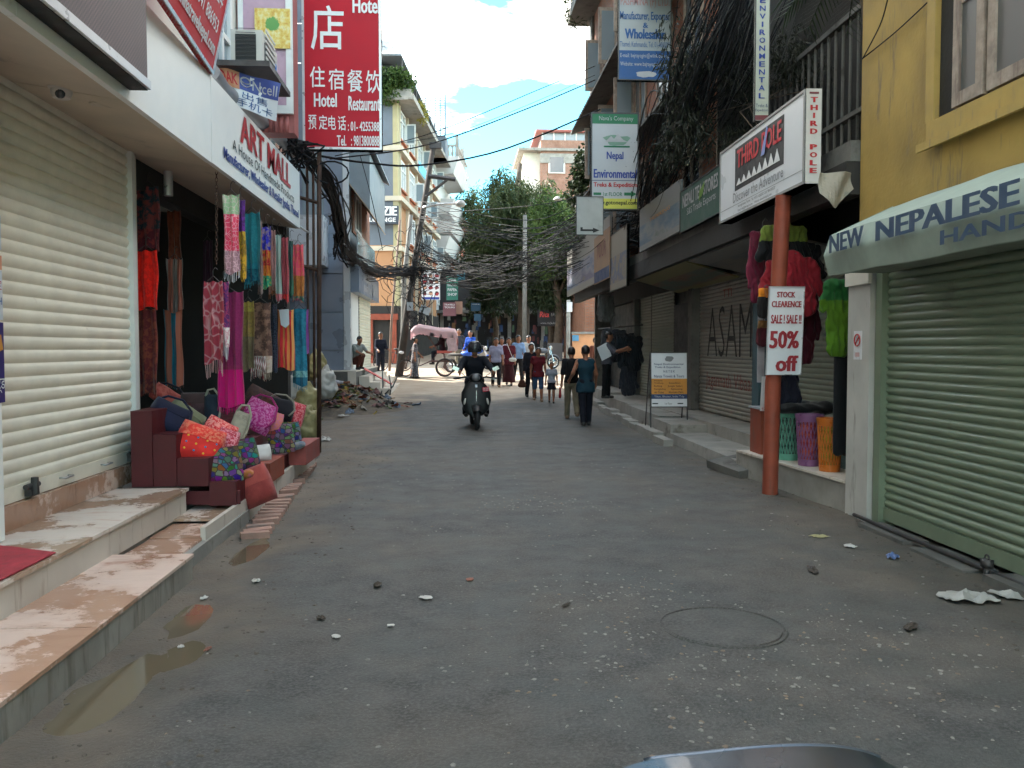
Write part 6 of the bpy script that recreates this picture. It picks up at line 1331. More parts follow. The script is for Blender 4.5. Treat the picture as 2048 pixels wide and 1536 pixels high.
pbox(None, 'red_crate', mat('crate_red2', (.30, .07, .06), .7, .2, 5), *sorted((PY(577, 900, 10.3).x, PY(612, 900, 10.3).x)), 10.3, 11.3, .19, .42, label='dark red crate under the second stall nearest the pole', cat='crate')
# ================================================================== RIGHT: clothes, baskets
def garment(label, c, w, h, m, sleeves=True, yaw=0, m2=None, flat_y=.45, sleeve_len=.75, name='jacket', cat='jacket', hood=False, open_=None):
    c = Vector(c); P = []
    sc = (1, flat_y, 1)
    P += [((-w * .28, 0, h * .40), (-w * .30, 0, -h * .45), w * .20, w * .23, sc), ((w * .28, 0, h * .40), (w * .30, 0, -h * .45), w * .20, w * .23, sc), ((0, 0, h * .40), (0, 0, -h * .45), w * .22, w * .26, sc)]
    if sleeves:
        for s in (-1, 1): P.append(((s * w * .46, 0, h * .42), (s * w * .66, 0, h * (.42 - sleeve_len * .8)), w * .15, w * .11, sc))
    if hood: P.append(((0, .02, h * .52), (0, .02, h * .58), w * .2, w * .18, sc))
    V, Fc = sdf_mesh(P, max(.012, w * .028), .035)
    V = [Vector(v) + Vector((.10 * w * mnoise.noise(Vector((v[0] * 7, v[2] * 6, c.y * 3))) + .05 * w * mnoise.noise(Vector((v[1] * 9, v[2] * 14, c.z * 5))), .13 * w * abs(mnoise.noise(Vector((v[0] * 16 + v[2] * 3, v[2] * 3.5, c.x * 7)))) + .05 * w * mnoise.noise(Vector((v[0] * 25, v[2] * 12, c.x))), .08 * w * mnoise.noise(Vector((v[0] * 6, v[2] * 3, c.y * 5))))) for v in V]
    mb = MB(); mb.add(V, Fc); mb.xf(Matrix.Translation(c) @ Matrix.Rotation(yaw, 4, 'Z')); mats = [m] + ([m2] if m2 else [])
    if m2:
        for i, f in enumerate(mb.f):
            z = sum(mb.v[k][2] for k in f) / len(f) - c.z
            if z > h * .2: mb.m[i] = 1
    o = mb.build(name, mats, smooth=True, label=label, cat=cat)
    mb = MB(); mb.tube([c + Vector((0, 0, h * .5)), c + Vector((0, 0, h * .6)), c + Vector((.03, 0, h * .66)), c + Vector((.06, 0, h * .62))], .005, 4); mb.build('hanger', m_steel, o)
    return o
gm = lambda n, h: cloth('g_' + n, [(0, H(h))], None, rough=.7)
def gp(u, v, Y): return PY(u, v, Y)
garment('maroon jacket hanging furthest left beside the orange red post', gp(1524, 530, 9.9), .32, .85, gm('maroon', '6a1e34'), True, .4, sleeve_len=.9)
garment('lime green and black jacket hanging at the top behind the post', gp(1570, 500, 9.6), .46, .5, gm('black', '101114'), True, .1, gm('lime', '6c7a30'), hood=True)
garment('bright red jacket with folded sleeves behind the post', gp(1585, 570, 9.45), .5, .55, gm('red', '92202c'), True, -.2, hood=True)
garment('black jacket hanging between the lime and the red jackets', gp(1592, 535, 9.7), .5, .5, gm('black2', '14151a'), True, 0)
garment('dark burgundy coat hanging low behind the clearance board', gp(1603, 640, 9.8), .36, .95, gm('burg', '4a1624'), True, .2, sleeve_len=.8)
garment('orange and black sports top hanging left of the clearance board', gp(1528, 605, 9.3), .2, .3, gm('black3', '181616'), False, .5, gm('orange', 'd07a1c'))
garment('dark red knit cap bundle hanging left of the clearance board', gp(1527, 665, 9.5), .18, .26, gm('knit', '54202a'), False, .3, gm('tan', '7a5a34'), name='knitwear', cat='knitwear')
garment('navy shorts hanging below the clearance board', gp(1572, 778, 9.5), .34, .34, gm('navysh', '1a1c2c'), False, 0, name='shorts', cat='shorts')
garment('green and lime two tone t shirt hanging by the white pillar', gp(1688, 630, 8.25), .36, .74, gm('limet', '4a7014'), True, .1, gm('green', '1d5a28'), .4, .45, name='t_shirt', cat='t-shirt')
mb = MB(); V, Fc = sdf_mesh([((-.035, 0, .5), (-.04, 0, -.5), .06, .05, (1, .6, 1)), ((.035, 0, .5), (.04, 0, -.5), .06, .05, (1, .6, 1))], .018, .03); mb.add(V, Fc); mb.xf(Matrix.Translation(gp(1684, 805, 8.3))); mb.build('trousers', gm('dkblue', '0e1116'), smooth=True, label='black trousers hanging below the green t shirt', cat='trousers')
p = PY(1514, 765, 9.6); s = sign('strip_banner', 'narrow pale banner hanging behind the orange and black top', p, (1, .1, 0), ZP, .09, 1.0, 'banner', .006, mat('banner_pale', (.40, .39, .42), .6)); 
p = PY(1520, 822, 9.5); s = sign('strip_banner', 'short white banner with red print standing by the red box', p, (1, .1, 0), (.05, 0, 1), .085, .4, 'banner', .006, bd_white); s.text('973', .2, .02, .9, .1, ink['red'])
def basket(label, c, r, h, m, fill):
    t_ = thing('laundry_basket', label, 'basket', c, 'plastic laundry baskets'); r0 = r * .76
    mb = MB(); mb.lathe([(0, .0), (r0, .0), (r0 + .006, .0), (r0 + .012, h * .13), (r0 + .004, h * .13), (r0 - .004, .012), (0, .012)], (0, 0, 0), 20); mb.build('base', m, t_, smooth='angle', local=True)
    mb = MB(); mb.lathe([(r - .012, h * .86), (r, h * .86), (r + .014, h * .98), (r + .014, h), (r - .006, h), (r - .012, h * .86)], (0, 0, 0), 24); mb.build('rim', m, t_, smooth='angle', local=True)
    mb = MB(); n = 22
    for i in range(n):
        for s in (-1, 1):
            pts = []
            for k in range(8):
                z = h * (.12 + .75 * k / 7); rr = r0 + (r - r0) * z / h; a = 2 * math.pi * (i + s * k * .32) / n; pts.append((rr * math.cos(a), rr * math.sin(a), z))
            mb.tube(pts, .0055, 4)
    mb.build('lattice', m, t_, local=True)
    mb = MB(); mb.lathe([(0, h * .9), (r * .5, h * .88), (r * .85, h * .75), (r * .8, h * .3), (r * .7, .02), (0, .02)], (0, 0, 0), 14)
    mb.v = [tuple(Vector(v) * (1 + .1 * mnoise.noise(Vector(v) * 9))) for v in mb.v]; mb.build('contents', fill, t_, smooth=True, local=True); return t_
pl = lambda n, h: flat('plastic_' + n, H(h), .35)
basket('green lattice laundry basket on the platform', (3.83, 9.55, .312), .155, .58, pl('green', '5c9a86'), cloth('fill1', [(0, H('2c4a44'))], H('8a9a90'), 14, .4))
basket('purple lattice laundry basket between the green and orange ones', (3.86, 9.05, .312), .145, .57, pl('purple', '7c5278'), cloth('fill2', [(0, H('8a3038'))], H('c06a50'), 10, .5))
basket('orange lattice laundry basket next to the white pillar', (3.90, 8.62, .312), .13, .56, pl('orange', 'c06a28'), cloth('fill3', [(0, H('7a6a2a'))], H('c0a040'), 12, .5))
V, Fc = sdf_mesh([((-.25, 0, 0), (.25, .1, 0), .11, .13, (1, 1, .5)), ((.1, .3, .02), (.4, .2, .0), .1, .12, (1, 1, .5))], .02, .06); mb = MB(); mb.add([Vector(v) + Vector((0, 0, .03 * mnoise.noise(Vector(v) * 8))) for v in V], Fc); mb.xf(Matrix.Translation((3.95, 9.3, .92))); mb.build('clothes_pile', gm('black', '101114'), smooth=True, label='pile of black clothes heaped on the laundry baskets', cat='clothes')
a = PZ(1482, 910, .31); RBx = thing('painted_box', 'orange red painted box standing left of the post on the platform', 'box', (3.9, 10.2, .3))
pbox(RBx, 'body', m_redpost, 3.66, 4.0, 10.0, 10.38, .311, .86); mb = MB(); mb.torus((3.80, 9.992, .72), .06, .006, 'Y', 20, 5); mb.build('ring_mark', ink['maroon'], RBx); pbox(RBx, 'lid', bd_grey, 3.64, 4.02, 9.98, 10.40, .862, .885)
# shirts and jackets racked at the far right shop
for i, (u, v, Y, w, h, hx, nm) in enumerate(((1212, 615, 22.5, .42, .65, '6e6a6a', 'pale grey shirt hanging topmost at the far right shop'), (1222, 690, 22.0, .5, .8, '4a4a50', 'grey jacket in the middle of the rack at the far right shop'), (1252, 700, 21.6, .5, .85, '2c2e36', 'dark jacket hanging nearest the green shutters'), (1238, 690, 21.9, .45, .8, '3a3a42', 'charcoal jacket between the grey and the dark jackets'), (1258, 760, 21.5, .42, .7, '343640', 'slate jacket hanging lowest at the far right shop'), (1268, 705, 21.4, .45, .85, '23252c', 'black jacket behind the dark one at the green shutter edge'))):
    garment(nm, PY(u, v, Y), w, h, gm('rk%d' % i, hx), True, .5, flat_y=.35, sleeve_len=.85)
mb = MB(); a, b = PY(1198, 658, 23), PY(1285, 650, 21.2); mb.cyl(a, b, .02, n=6); mb.build('clothes_rail', m_steel, label='rail carrying the dark jackets at the far right shop', cat='rail')
# ================================================================== people
def sk(n, h): return mat('skin_' + n, H(h), .55, .1, 12, 0, 0, coord='obj')
SKN = sk('brown', '8a5a42'); SKD = sk('dark', '6a4432')
HAIR = mat('hair_black', (.012, .010, .010), .45, .3, 30, 0, .2, 150, coord='obj')
SHOE = mat('shoe_dark', (.03, .028, .028), .6, .2, 20, 0, .1, coord='obj'); SHOEB = mat('shoe_tan', (.22, .14, .09), .7, .2, 20, 0, .1, coord='obj')
def rotx(v, a): return Vector((v[0], v[1] * math.cos(a) - v[2] * math.sin(a), v[1] * math.sin(a) + v[2] * math.cos(a)))
def person(label, base, yaw, h=1.65, shirt=None, sleeve=.5, bottom='trousers', bm=None, blen=1.0, legs=((20, 10), (-18, 12)), arms=((15, 8, 15), (-15, 8, 15)), lean=3, hair='short', skin=SKN, shoe=SHOE, seat=None, build=1.0, vox=.016, shirt_low=0.0, spread=0, face=True, gender=0, splay=0, head=(0, 0)):
    """legs: (thigh forward, knee bend) for left, right; arms: (forward, out, elbow) in degrees; facing -Y at yaw 0"""
    t_ = thing('person', label, 'person', base, rz=yaw); s = h / 1.7; B = build
    def V3(x, y, z): return Vector((x, y, z))
    hip = V3(0, 0, .92); J = {}; low = 9
    for sd, (th, kn), nm in ((1, legs[0], 'l'), (-1, legs[1], 'r')):
        a = R(th); b = R(th - kn); sp = R(spread + splay)
        hp = hip + V3(sd * .088, 0, -.03); kd = V3(sd * math.sin(sp) * math.cos(a), -math.sin(a), -math.cos(a) * math.cos(sp)); k_ = hp + kd * .41
        an = k_ + V3(sd * math.sin(sp) * .3, -math.sin(b), -math.cos(b)).normalized() * .40; J[nm] = (hp, k_, an); low = min(low, an.z)
    dz = (.085 - low) if seat is None else (seat - hip.z)
    L_ = R(lean); up = V3(0, -math.sin(L_), math.cos(L_)); fw = V3(0, -math.cos(L_), -math.sin(L_))
    wst = hip + up * .10; che = hip + up * .36; shc = hip + up * .49; nk = hip + up * .56; hdc = hip + up * .70 + fw * .02
    hr = Euler((R(head[0]), 0, R(head[1]))).to_matrix()
    A = {}
    for sd, (fo, ou, el), nm in ((1, arms[0], 'l'), (-1, arms[1], 'r')):
        sh = shc + V3(sd * .175 * B, 0, 0); a = R(fo) + L_; o = R(ou)
        d = V3(sd * math.sin(o), -math.sin(a) * math.cos(o), -math.cos(a) * math.cos(o)); e = sh + d * .29
        a2 = a + R(el); d2 = V3(sd * math.sin(o) * .35, -math.sin(a2), -math.cos(a2)).normalized(); w = e + d2 * .25; A[nm] = (sh, e, w, d2)
    T = lambda v: (v + V3(0, 0, dz)) * s
    def C(p, q, r0, r1, sc=None): return (T(p), T(q), r0 * s, r1 * s) + ((sc,) if sc else ())
    body = [C(hip + V3(-.06, 0, 0), hip + V3(.06, 0, 0), .11 * B, .11 * B), C(hip, che, .12 * B, .125 * B, (1.12, .82, 1)), C(che + V3(-.07, 0, 0), che + V3(.07, 0, 0), .115 * B, .115 * B, (1, .9, 1)), C(shc + V3(-.13 * B, 0, 0), shc + V3(.13 * B, 0, 0), .065, .065), C(shc, nk + up * .05, .058, .05),
            C(hdc + up * .025, hdc + up * .03, .098, .098, (.86, .98, 1.06)), C(hdc - up * .07 + fw * .025, hdc - up * .03 + fw * .02, .058, .075)]
    hf = hr @ V3(0, -1, 0); hx = hr @ V3(1, 0, 0)
    body += [C(hdc + hf * .098 - up * .005, hdc + hf * .108 - up * .025, .010, .013), C(hdc + hx * .085, hdc + hx * .088 - up * .03, .014, .010), C(hdc - hx * .085, hdc - hx * .088 - up * .03, .014, .010)]
    for nm in 'lr':
        hp, k_, an = J[nm]; body += [C(hp, k_, .088 * B, .056 * B), C(k_, k_.lerp(an, .4), .056 * B, .052 * B), C(k_.lerp(an, .4), an, .052 * B, .036), C(an + V3(0, .01, -.045), an + V3(0, -.13, -.055), .034, .03)]
        sh, e, w, d2 = A[nm]; body += [C(sh, e, .052 * B, .041 * B), C(e, w, .041 * B, .028)]
    Vb, Fb = sdf_mesh(body, vox * s, .028 * s); mb = MB(); mb.add(Vb, Fb)
    for nm, sd in (('l', 1), ('r', -1)):      # hands: palm, four fingers, thumb
        sh, e, w, d2 = A[nm]; side = d2.cross(V3(1, 0, 0)).normalized() if abs(d2.x) < .9 else V3(0, 1, 0); nrm = V3(-sd, 0, 0)
        hd = [C(w - d2 * .02, w + d2 * .075, .026, .034, None)]
        for i in range(4):
            o = side * (-.03 + .02 * i); L0 = (.062, .075, .07, .052)[i] * .55; p0 = w + d2 * .085 + o; p1 = p0 + d2 * L0; p2 = p1 + (d2 * .7 + nrm * .6).normalized() * L0; hd += [C(p0, p1, .0095, .009), C(p1, p2, .009, .0075)]
        p0 = w + d2 * .03 - side * .03; p1 = p0 + (d2 * .6 - side * .8).normalized() * .045; p2 = p1 + (d2 * .9 - side * .2 + nrm * .4).normalized() * .035; hd += [C(p0, p1, .012, .011), C(p1, p2, .011, .008)]
        v, f = sdf_mesh(hd, .007 * s if vox < .018 else .011 * s, .008 * s); mb.add(v, f)
    mb.build('body', skin, t_, smooth=True, local=True)
    # shirt
    if shirt:
        sp_ = [C(hip + V3(-.06, 0, .02 - shirt_low), hip + V3(.06, 0, .02 - shirt_low), (.132 + .08 * shirt_low) * B, (.132 + .08 * shirt_low) * B), C(hip, che, .136 * B, .143 * B, (1.12, .82, 1)), C(che + V3(-.07, 0, 0), che + V3(.07, 0, 0), .132 * B, .132 * B, (1, .9, 1)), C(shc + V3(-.14 * B, 0, -.005), shc + V3(.14 * B, 0, -.005), .074, .074)]
        if shirt_low: sp_.append(C(hip + V3(0, 0, .0), hip + V3(0, 0, -shirt_low), .15 * B, .155 * B, (1.1, .85, 1)))
        if shirt_low:
            for nm in 'lr': sp_.append(C(J[nm][0], J[nm][0].lerp(J[nm][1], .45), .122 * B, .118 * B))
        for nm in 'lr':
            sh, e, w, d2 = A[nm]
            if sleeve > 0: sp_.append(C(sh, sh.lerp(e, min(1, sleeve * 2)), .066 * B, .056 * B))
            if sleeve > .5: sp_.append(C(e, e.lerp(w, sleeve * 2 - 1), .054 * B, .042 * B))
        v, f = sdf_mesh(sp_, vox * s, .03 * s, (lambda G: -(G[..., 2] - (hip.z - .05 - shirt_low + dz) * s)) if seat is None and lean < 10 else None)
        v = [Vector(q) + Vector((mnoise.noise(Vector(q) * 14 + Vector((base[0], 0, 0))), mnoise.noise(Vector(q) * 13 + Vector((9, 0, 0))), 0)) * .008 for q in v]
        mb = MB(); mb.add(v, f); mb.build('shirt', shirt, t_, smooth=True, local=True)
    if bottom:
        bp = [C(hip + V3(-.055, 0, .03), hip + V3(.055, 0, .03), .118 * B, .118 * B), C(hip + V3(-.055, 0, -.05), hip + V3(.055, 0, -.05), .117 * B, .117 * B)]
        if bottom == 'skirt': bp += [C(hip, hip + V3(0, 0, -.80 * blen), .135 * B, .16 * B + .06 * blen, (1.1, .85, 1))]
        else:
            for nm in 'lr':
                hp, k_, an = J[nm]; bp.append(C(hp, hp.lerp(k_, min(1, blen * 2)), .098 * B, .074 * B))
                if blen > .5: bp.append(C(k_, k_.lerp(an, blen * 2 - 1), .076 * B, .062 * B))
        v, f = sdf_mesh(bp, vox * s, .025 * s, (lambda G: -(G[..., 2] - (hip.z - .80 * blen + dz) * s)) if bottom == 'skirt' else None)
        v = [Vector(q) + Vector((mnoise.noise(Vector(q) * 11), mnoise.noise(Vector(q) * 12 + Vector((5, base[0], 0))), 0)) * .009 for q in v]
        mb = MB(); mb.add(v, f); mb.build(bottom, bm, t_, smooth=True, local=True)
    hq = hdc + up * .035 - hf * .018
    hp_ = [C(hq, hq + up * .005, .106, .106, (.90, 1.0, 1.05))]
    if hair == 'long': hp_ += [C(hq - hf * .05, hq - hf * .07 - up * .22, .08, .05, (1.1, .7, 1))]
    if hair == 'bun': hp_ += [C(hq - hf * .11, hq - hf * .12 + up * .02, .045, .045)]
    fwn = np.array(hf); cen = np.array(T(hdc)); upn = np.array(up)
    v, f = sdf_mesh(hp_, .011 * s, .02 * s, lambda G: np.minimum(((G - cen) @ fwn) - .045 * s + .0, 1) * .0 + np.maximum(((G - cen) @ fwn - .055 * s), 0) * 0 + np.where(((G - cen) @ fwn) > -.02 * s, -((G - cen) @ upn) + .05 * s, -((G - cen) @ upn) - (.05 if hair == 'short' else .3) * s))
    mb = MB(); mb.add(v, f); mb.build('hair', HAIR, t_, smooth=True, local=True)
    if face:
        for sd in (1, -1): mb = MB(); c_ = T(hdc + hf * .082 + hx * (.034 * sd) + up * .018); mb.ell(c_, (.013 * s, .009 * s, .007 * s), 8, 6); mb.build('eye', HAIR, t_, smooth=True, local=True)
    for nm in 'lr':
        hp, k_, an = J[nm]; v, f = sdf_mesh([C(an + V3(0, .025, -.045), an + V3(0, -.12, -.052), .043, .040), C(an + V3(0, .02, -.02), an + V3(0, .02, -.04), .044, .044)], .012 * s, .02 * s, lambda G: -(G[..., 2] - (an.z + dz - .086) * s)); mb = MB(); mb.add(v, f); mb.build('shoe', shoe, t_, smooth=True, local=True)
    return t_
ct_ = lambda n, h: mat('wear_' + n, H(h), .85, .2, 9, 0, .15, 60, coord='obj', spec=.2)
# two walkers in the foreground, backs to us
b_ = PG(1143, 838); person('person in black top and khaki trousers walking away carrying a black backpack', b_, R(180), 1.60, ct_('black', '16171b'), .5, 'trousers', ct_('khaki', '6f6858'), 1, ((14, 6), (-14, 26)), ((-4, 8, 20), (6, 8, 15)), 3, shoe=SHOEB)
BPk = thing('backpack', 'black backpack worn by the walker in khaki trousers', 'bag', b_ + Vector((-.02, -.2, 1.15)))
V, Fc = sdf_mesh([((0, 0, -.15), (0, 0, .12), .13, .12, (1.1, .7, 1)), ((0, -.05, -.12), (0, -.05, -.04), .08, .08)], .016, .03); mb = MB(); mb.add(V, Fc); mb.build('pack', ct_('pack', '101114'), BPk, smooth=True, local=True)
b_ = PG(1171, 851); person('person in sleeveless teal blue top and dark trousers walking away on the right', b_, R(183), 1.62, ct_('teal', '18323f'), .0, 'trousers', ct_('navydk', '12151f'), 1, ((-10, 8), (10, 4)), ((-22, 24, 75), (4, 14, 30)), 2, shirt_low=.14)
# family walking towards us
b_ = PG(1076, 803); person('person in maroon top and blue knee shorts walking towards us', b_, R(4), 1.52, ct_('maroon', '5a1a22'), .25, 'shorts', ct_('denim', '2f4764'), .55, ((16, 8), (-12, 14)), ((10, 8, 10), (-8, 10, 12)), 2, 'long', skin=SKN, shoe=SHOEB, shirt_low=.06)
b_ = PG(1103, 806); person('small child in school shirt and dark skirt walking beside the maroon top', b_, R(-6), 1.12, ct_('school', '8a8f9c'), .3, 'skirt', ct_('skirtnavy', '171a22'), .42, ((10, 4), (-10, 8)), ((6, 10, 8), (-6, 12, 8)), 2)
RBg = thing('red_bag', 'thin red bag carried by the small child', 'bag', b_ + Vector((.24, -.02, .3))); V, Fc = sdf_mesh([((0, 0, -.1), (0, 0, .12), .07, .04, (.6, 1, 1))], .014, .02); mb = MB(); mb.add(V, Fc); mb.build('body', ct_('redbag', '8a1c24'), RBg, smooth=True, local=True)
b_ = PG(1062, 796); person('person in dark clothes walking half hidden behind the maroon top', b_, R(8), 1.6, ct_('dkgrey', '1e1e26'), 1, 'trousers', ct_('dkgrey2', '1a1a20'), 1, ((12, 8), (-12, 10)), ((14, 8, 12), (-10, 8, 10)), 2)
HBg = thing('handbag', 'brown handbag carried by the walker behind the maroon top', 'bag', b_ + Vector((-.28, -.1, .48))); V, Fc = sdf_mesh([((-.05, 0, -.08), (.05, 0, -.08), .08, .08, (1, .5, 1)), ((-.03, 0, .02), (.03, 0, .02), .06, .06, (1, .5, 1))], .014, .02); mb = MB(); mb.add(V, Fc); mb.build('body', ct_('brownbag', '4a2e24'), HBg, smooth=True, local=True); mb = MB(); mb.tube([(-.05, 0, .05), (-.03, 0, .2), (.03, 0, .2), (.05, 0, .05)], .008, 5); mb.build('handle', ct_('brownbag', '4a2e24'), HBg, smooth=True, local=True)
# group at the junction
fv = dict(vox=.022)
b_ = PG(1018, 771); person('person in maroon top and long dark red skirt with a white shoulder bag', b_, R(-5), 1.64, ct_('maroon2', '5c222c'), .4, 'skirt', ct_('dkred', '3c1a1e'), 1.0, ((8, 4), (-10, 10)), ((6, 8, 10), (-8, 8, 10)), 2, 'long', shirt_low=.1, **fv)
WBg = thing('shoulder_bag', 'white shoulder bag on the person in the long dark red skirt', 'bag', b_ + Vector((.12, -.22, .92))); V, Fc = sdf_mesh([((-.05, 0, 0), (.05, 0, 0), .09, .09, (1, .5, .8))], .018, .02); mb = MB(); mb.add(V, Fc); mb.build('body', flat('bag_white', (.66, .64, .6)), WBg, smooth=True, local=True); mb = MB(); mb.tube([(0, 0, .05), (-.14, -.02, .4), (-.2, .1, .58)], .01, 5); mb.build('strap', flat('bag_white', (.66, .64, .6)), WBg, local=True)
b_ = PG(992, 774); person('person in pale top and black trousers left of the long skirt', b_, R(5), 1.66, ct_('pale', '8e8ea6'), .4, 'trousers', ct_('blk', '17171a'), 1, ((12, 6), (-12, 12)), ((10, 8, 20), (-6, 8, 10)), 2, shoe=SHOEB, **fv)
b_ = Vector((PY(1036, 740, 31.2).x, 31.2, gz(31.2))); person('person in light blue shirt behind the long dark red skirt', b_, R(10), 1.7, ct_('ltblue', '7a98c0'), .9, 'trousers', ct_('blk', '17171a'), 1, **fv)
b_ = Vector((PY(1004, 740, 31.5).x, 31.5, gz(31.5))); person('person in white top between the pale top and the long skirt', b_, R(-8), 1.6, ct_('wht', 'a8a4b4'), .5, 'trousers', ct_('brn', '3a2c2a'), 1, **fv)
b_ = Vector((PY(1056, 730, 31.8).x, 31.8, gz(31.8))); person('person in white shirt and grey trousers crossing the sunny junction', b_, R(20), 1.66, ct_('wht2', 'b0b0ae'), .5, 'trousers', ct_('greyt', '55565e'), 1, **fv)
b_ = PG(829, 757); person('person in black and white patterned long skirt walking past the rickshaw', b_, R(100), 1.55, cloth('p_kurta', [(0, H('3a3438'))], H('8a8488'), 20, .5), .45, 'skirt', cloth('p_skirt', [(0, H('26262c'))], H('8e8e96'), 16, .5, 'voronoi'), 1.05, ((8, 4), (-8, 8)), ((20, 8, 20), (-10, 8, 10)), 3, 'bun', shirt_low=.2, **fv)
b_ = Vector((PY(712, 745, 27.3).x, 27.3, 0)); b_.z = gz(27) + .76
person('person in pale shirt squatting on the corner shop plinth', b_, R(40), 1.62, ct_('palegrey', '8a8c88'), .4, 'trousers', ct_('rustt', '5a3026'), .95, ((118, 140), (112, 138)), ((30, 6, 30), (35, 6, 20)), 18, splay=14, **fv)
b_ = Vector((PY(761, 730, 33.6).x, 33.6, gz(33.5))); person('person in dark clothes standing in the shade beside the ivory shutter', b_, R(30), 1.68, ct_('dkblue2', '1e2230'), .8, 'trousers', ct_('dkj', '20222c'), 1, ((3, 2), (-3, 2)), ((10, 8, 60), (5, 8, 60)), 2, **fv)
b_ = Vector((PY(640, 790, 22).x, 22, gz(22))); person('person in pale clothes crouching behind the rubbish heap', b_, R(60), 1.6, ct_('palew', 'a8a8b0'), .8, 'trousers', ct_('greyt', '55565e'), .95, ((110, 135), (105, 130)), ((50, 10, 20), (45, 8, 20)), 22, splay=10, **fv)
b_ = Vector((PY(942, 740, 35.2).x, 35.2, gz(35.2))); person('person in blue jacket standing by the parked motorcycle', b_, R(-30), 1.66, ct_('blue', '1f48a0'), 1, 'trousers', ct_('greyt', '55565e'), 1, ((3, 2), (-3, 2)), ((20, 8, 40), (10, 8, 30)), 2, **fv)
b_ = Vector((PY(918, 735, 36).x, 36, gz(36))); person('person in khaki trousers standing behind the rickshaw', b_, R(10), 1.68, ct_('greyd', '3a3c44'), .5, 'trousers', ct_('khaki2', '7a7466'), 1, ((2, 2), (-2, 2)), ((5, 6, 10), (5, 6, 10)), 1, **fv)
b_ = Vector((PY(1213, 750, 21.2).x, 21.2, .345)); person('person in grey top reading a paper at the far right shop', b_, R(70), 1.64, ct_('grey', '55555e'), .5, 'trousers', ct_('blk', '17171a'), 1, ((3, 2), (-3, 2)), ((40, 8, 60), (45, 8, 60)), 4, **fv)
p = PY(1204, 722, 20.9); s = sign('newspaper', 'sheet of white paper held by the reader at the far right shop', p, (1, .3, .5), (-.4, 0, 1), .30, .36, 'paper', .004, bd_white)
b_ = Vector((PY(1190, 760, 28.3).x, 28.3, gz(28.3))); person('person in salmon shirt standing beyond the far right shop', b_, R(30), 1.7, ct_('salmon', 'a86a5a'), .5, 'trousers', ct_('brn', '3a2c2a'), 1, ((3, 2), (-3, 2)), ((10, 8, 20), (5, 8, 20)), 2, **fv)
# ================================================================== vehicles
M_tyre = mat('tyre_rubber', (.022, .022, .023), .8, .2, 20, 0, .2, 80, coord='obj'); M_blk = mat('scooter_black', (.008, .009, .010), .4, .1, 8, 0, 0, coord='obj', spec=.25); M_plast = mat('dark_plastic', (.03, .03, .032), .55, .2, 20, 0, .1, coord='obj')
M_chr = mat('chrome', (.55, .55, .56), .2, .1, 8, .9, 0, coord='obj'); M_lens = mat('lamp_lens', (.45, .42, .38), .15, .1, 8, 0, 0, coord='obj', spec=.6)
def wheel(root, c, R_, r, axis='X', spokes=0, rim=M_chr, name='wheel', w=None):
    mb = MB(); mb.torus(c, R_ - r, r, axis, 28, 8); o = mb.build(name, M_tyre, root, smooth=True, local=True)
    mb = MB(); mb.torus(c, R_ - 2 * r + .006, r * .55, axis, 24, 6); mb.build('rim', rim, o, smooth=True, local=True)
    mb = MB(); cv = Vector(c); ax = Vector({'X': (1, 0, 0), 'Y': (0, 1, 0), 'Z': (0, 0, 1)}[axis]); mb.cyl(cv - ax * r * 1.2, cv + ax * r * 1.2, max(.02, R_ * .12), n=10); mb.build('hub', rim, o, smooth='angle', local=True)
    if spokes:
        mb = MB()
        for i in range(spokes):
            a = 2 * math.pi * i / spokes; d = {'X': Vector((0, math.cos(a), math.sin(a))), 'Y': Vector((math.cos(a), 0, math.sin(a)))}[axis]; mb.cyl(cv + ax * .02 * (1 if i % 2 else -1), cv + d * (R_ - 2 * r + .01), .004, n=4)
        mb.build('spokes', rim, o, local=True)
    else:
        mb = MB(); mb.lathe([(.0, -r * .3), (R_ - 2 * r, -r * .4), (R_ - 2 * r, r * .4), (0, r * .3)], c, 20, axis); mb.build('disc', M_plast, o, smooth='angle', local=True)
    return o
def loft(secs, n=18):
    """secs: (z, yc, half width, half depth, squareness)"""
    mb = MB(); vs = []
    for z, yc, hw, hd, q in secs:
        for i in range(n):
            a = 2 * math.pi * i / n; cx_, sy_ = math.cos(a), math.sin(a); vs.append((hw * math.copysign(abs(cx_) ** q, cx_), yc + hd * math.copysign(abs(sy_) ** q, sy_), z))
    fs = [(j * n + i, j * n + (i + 1) % n, (j + 1) * n + (i + 1) % n, (j + 1) * n + i) for j in range(len(secs) - 1) for i in range(n)] + [tuple(range(n))[::-1], tuple(range((len(secs) - 1) * n, len(secs) * n))]
    return mb.add(vs, fs)
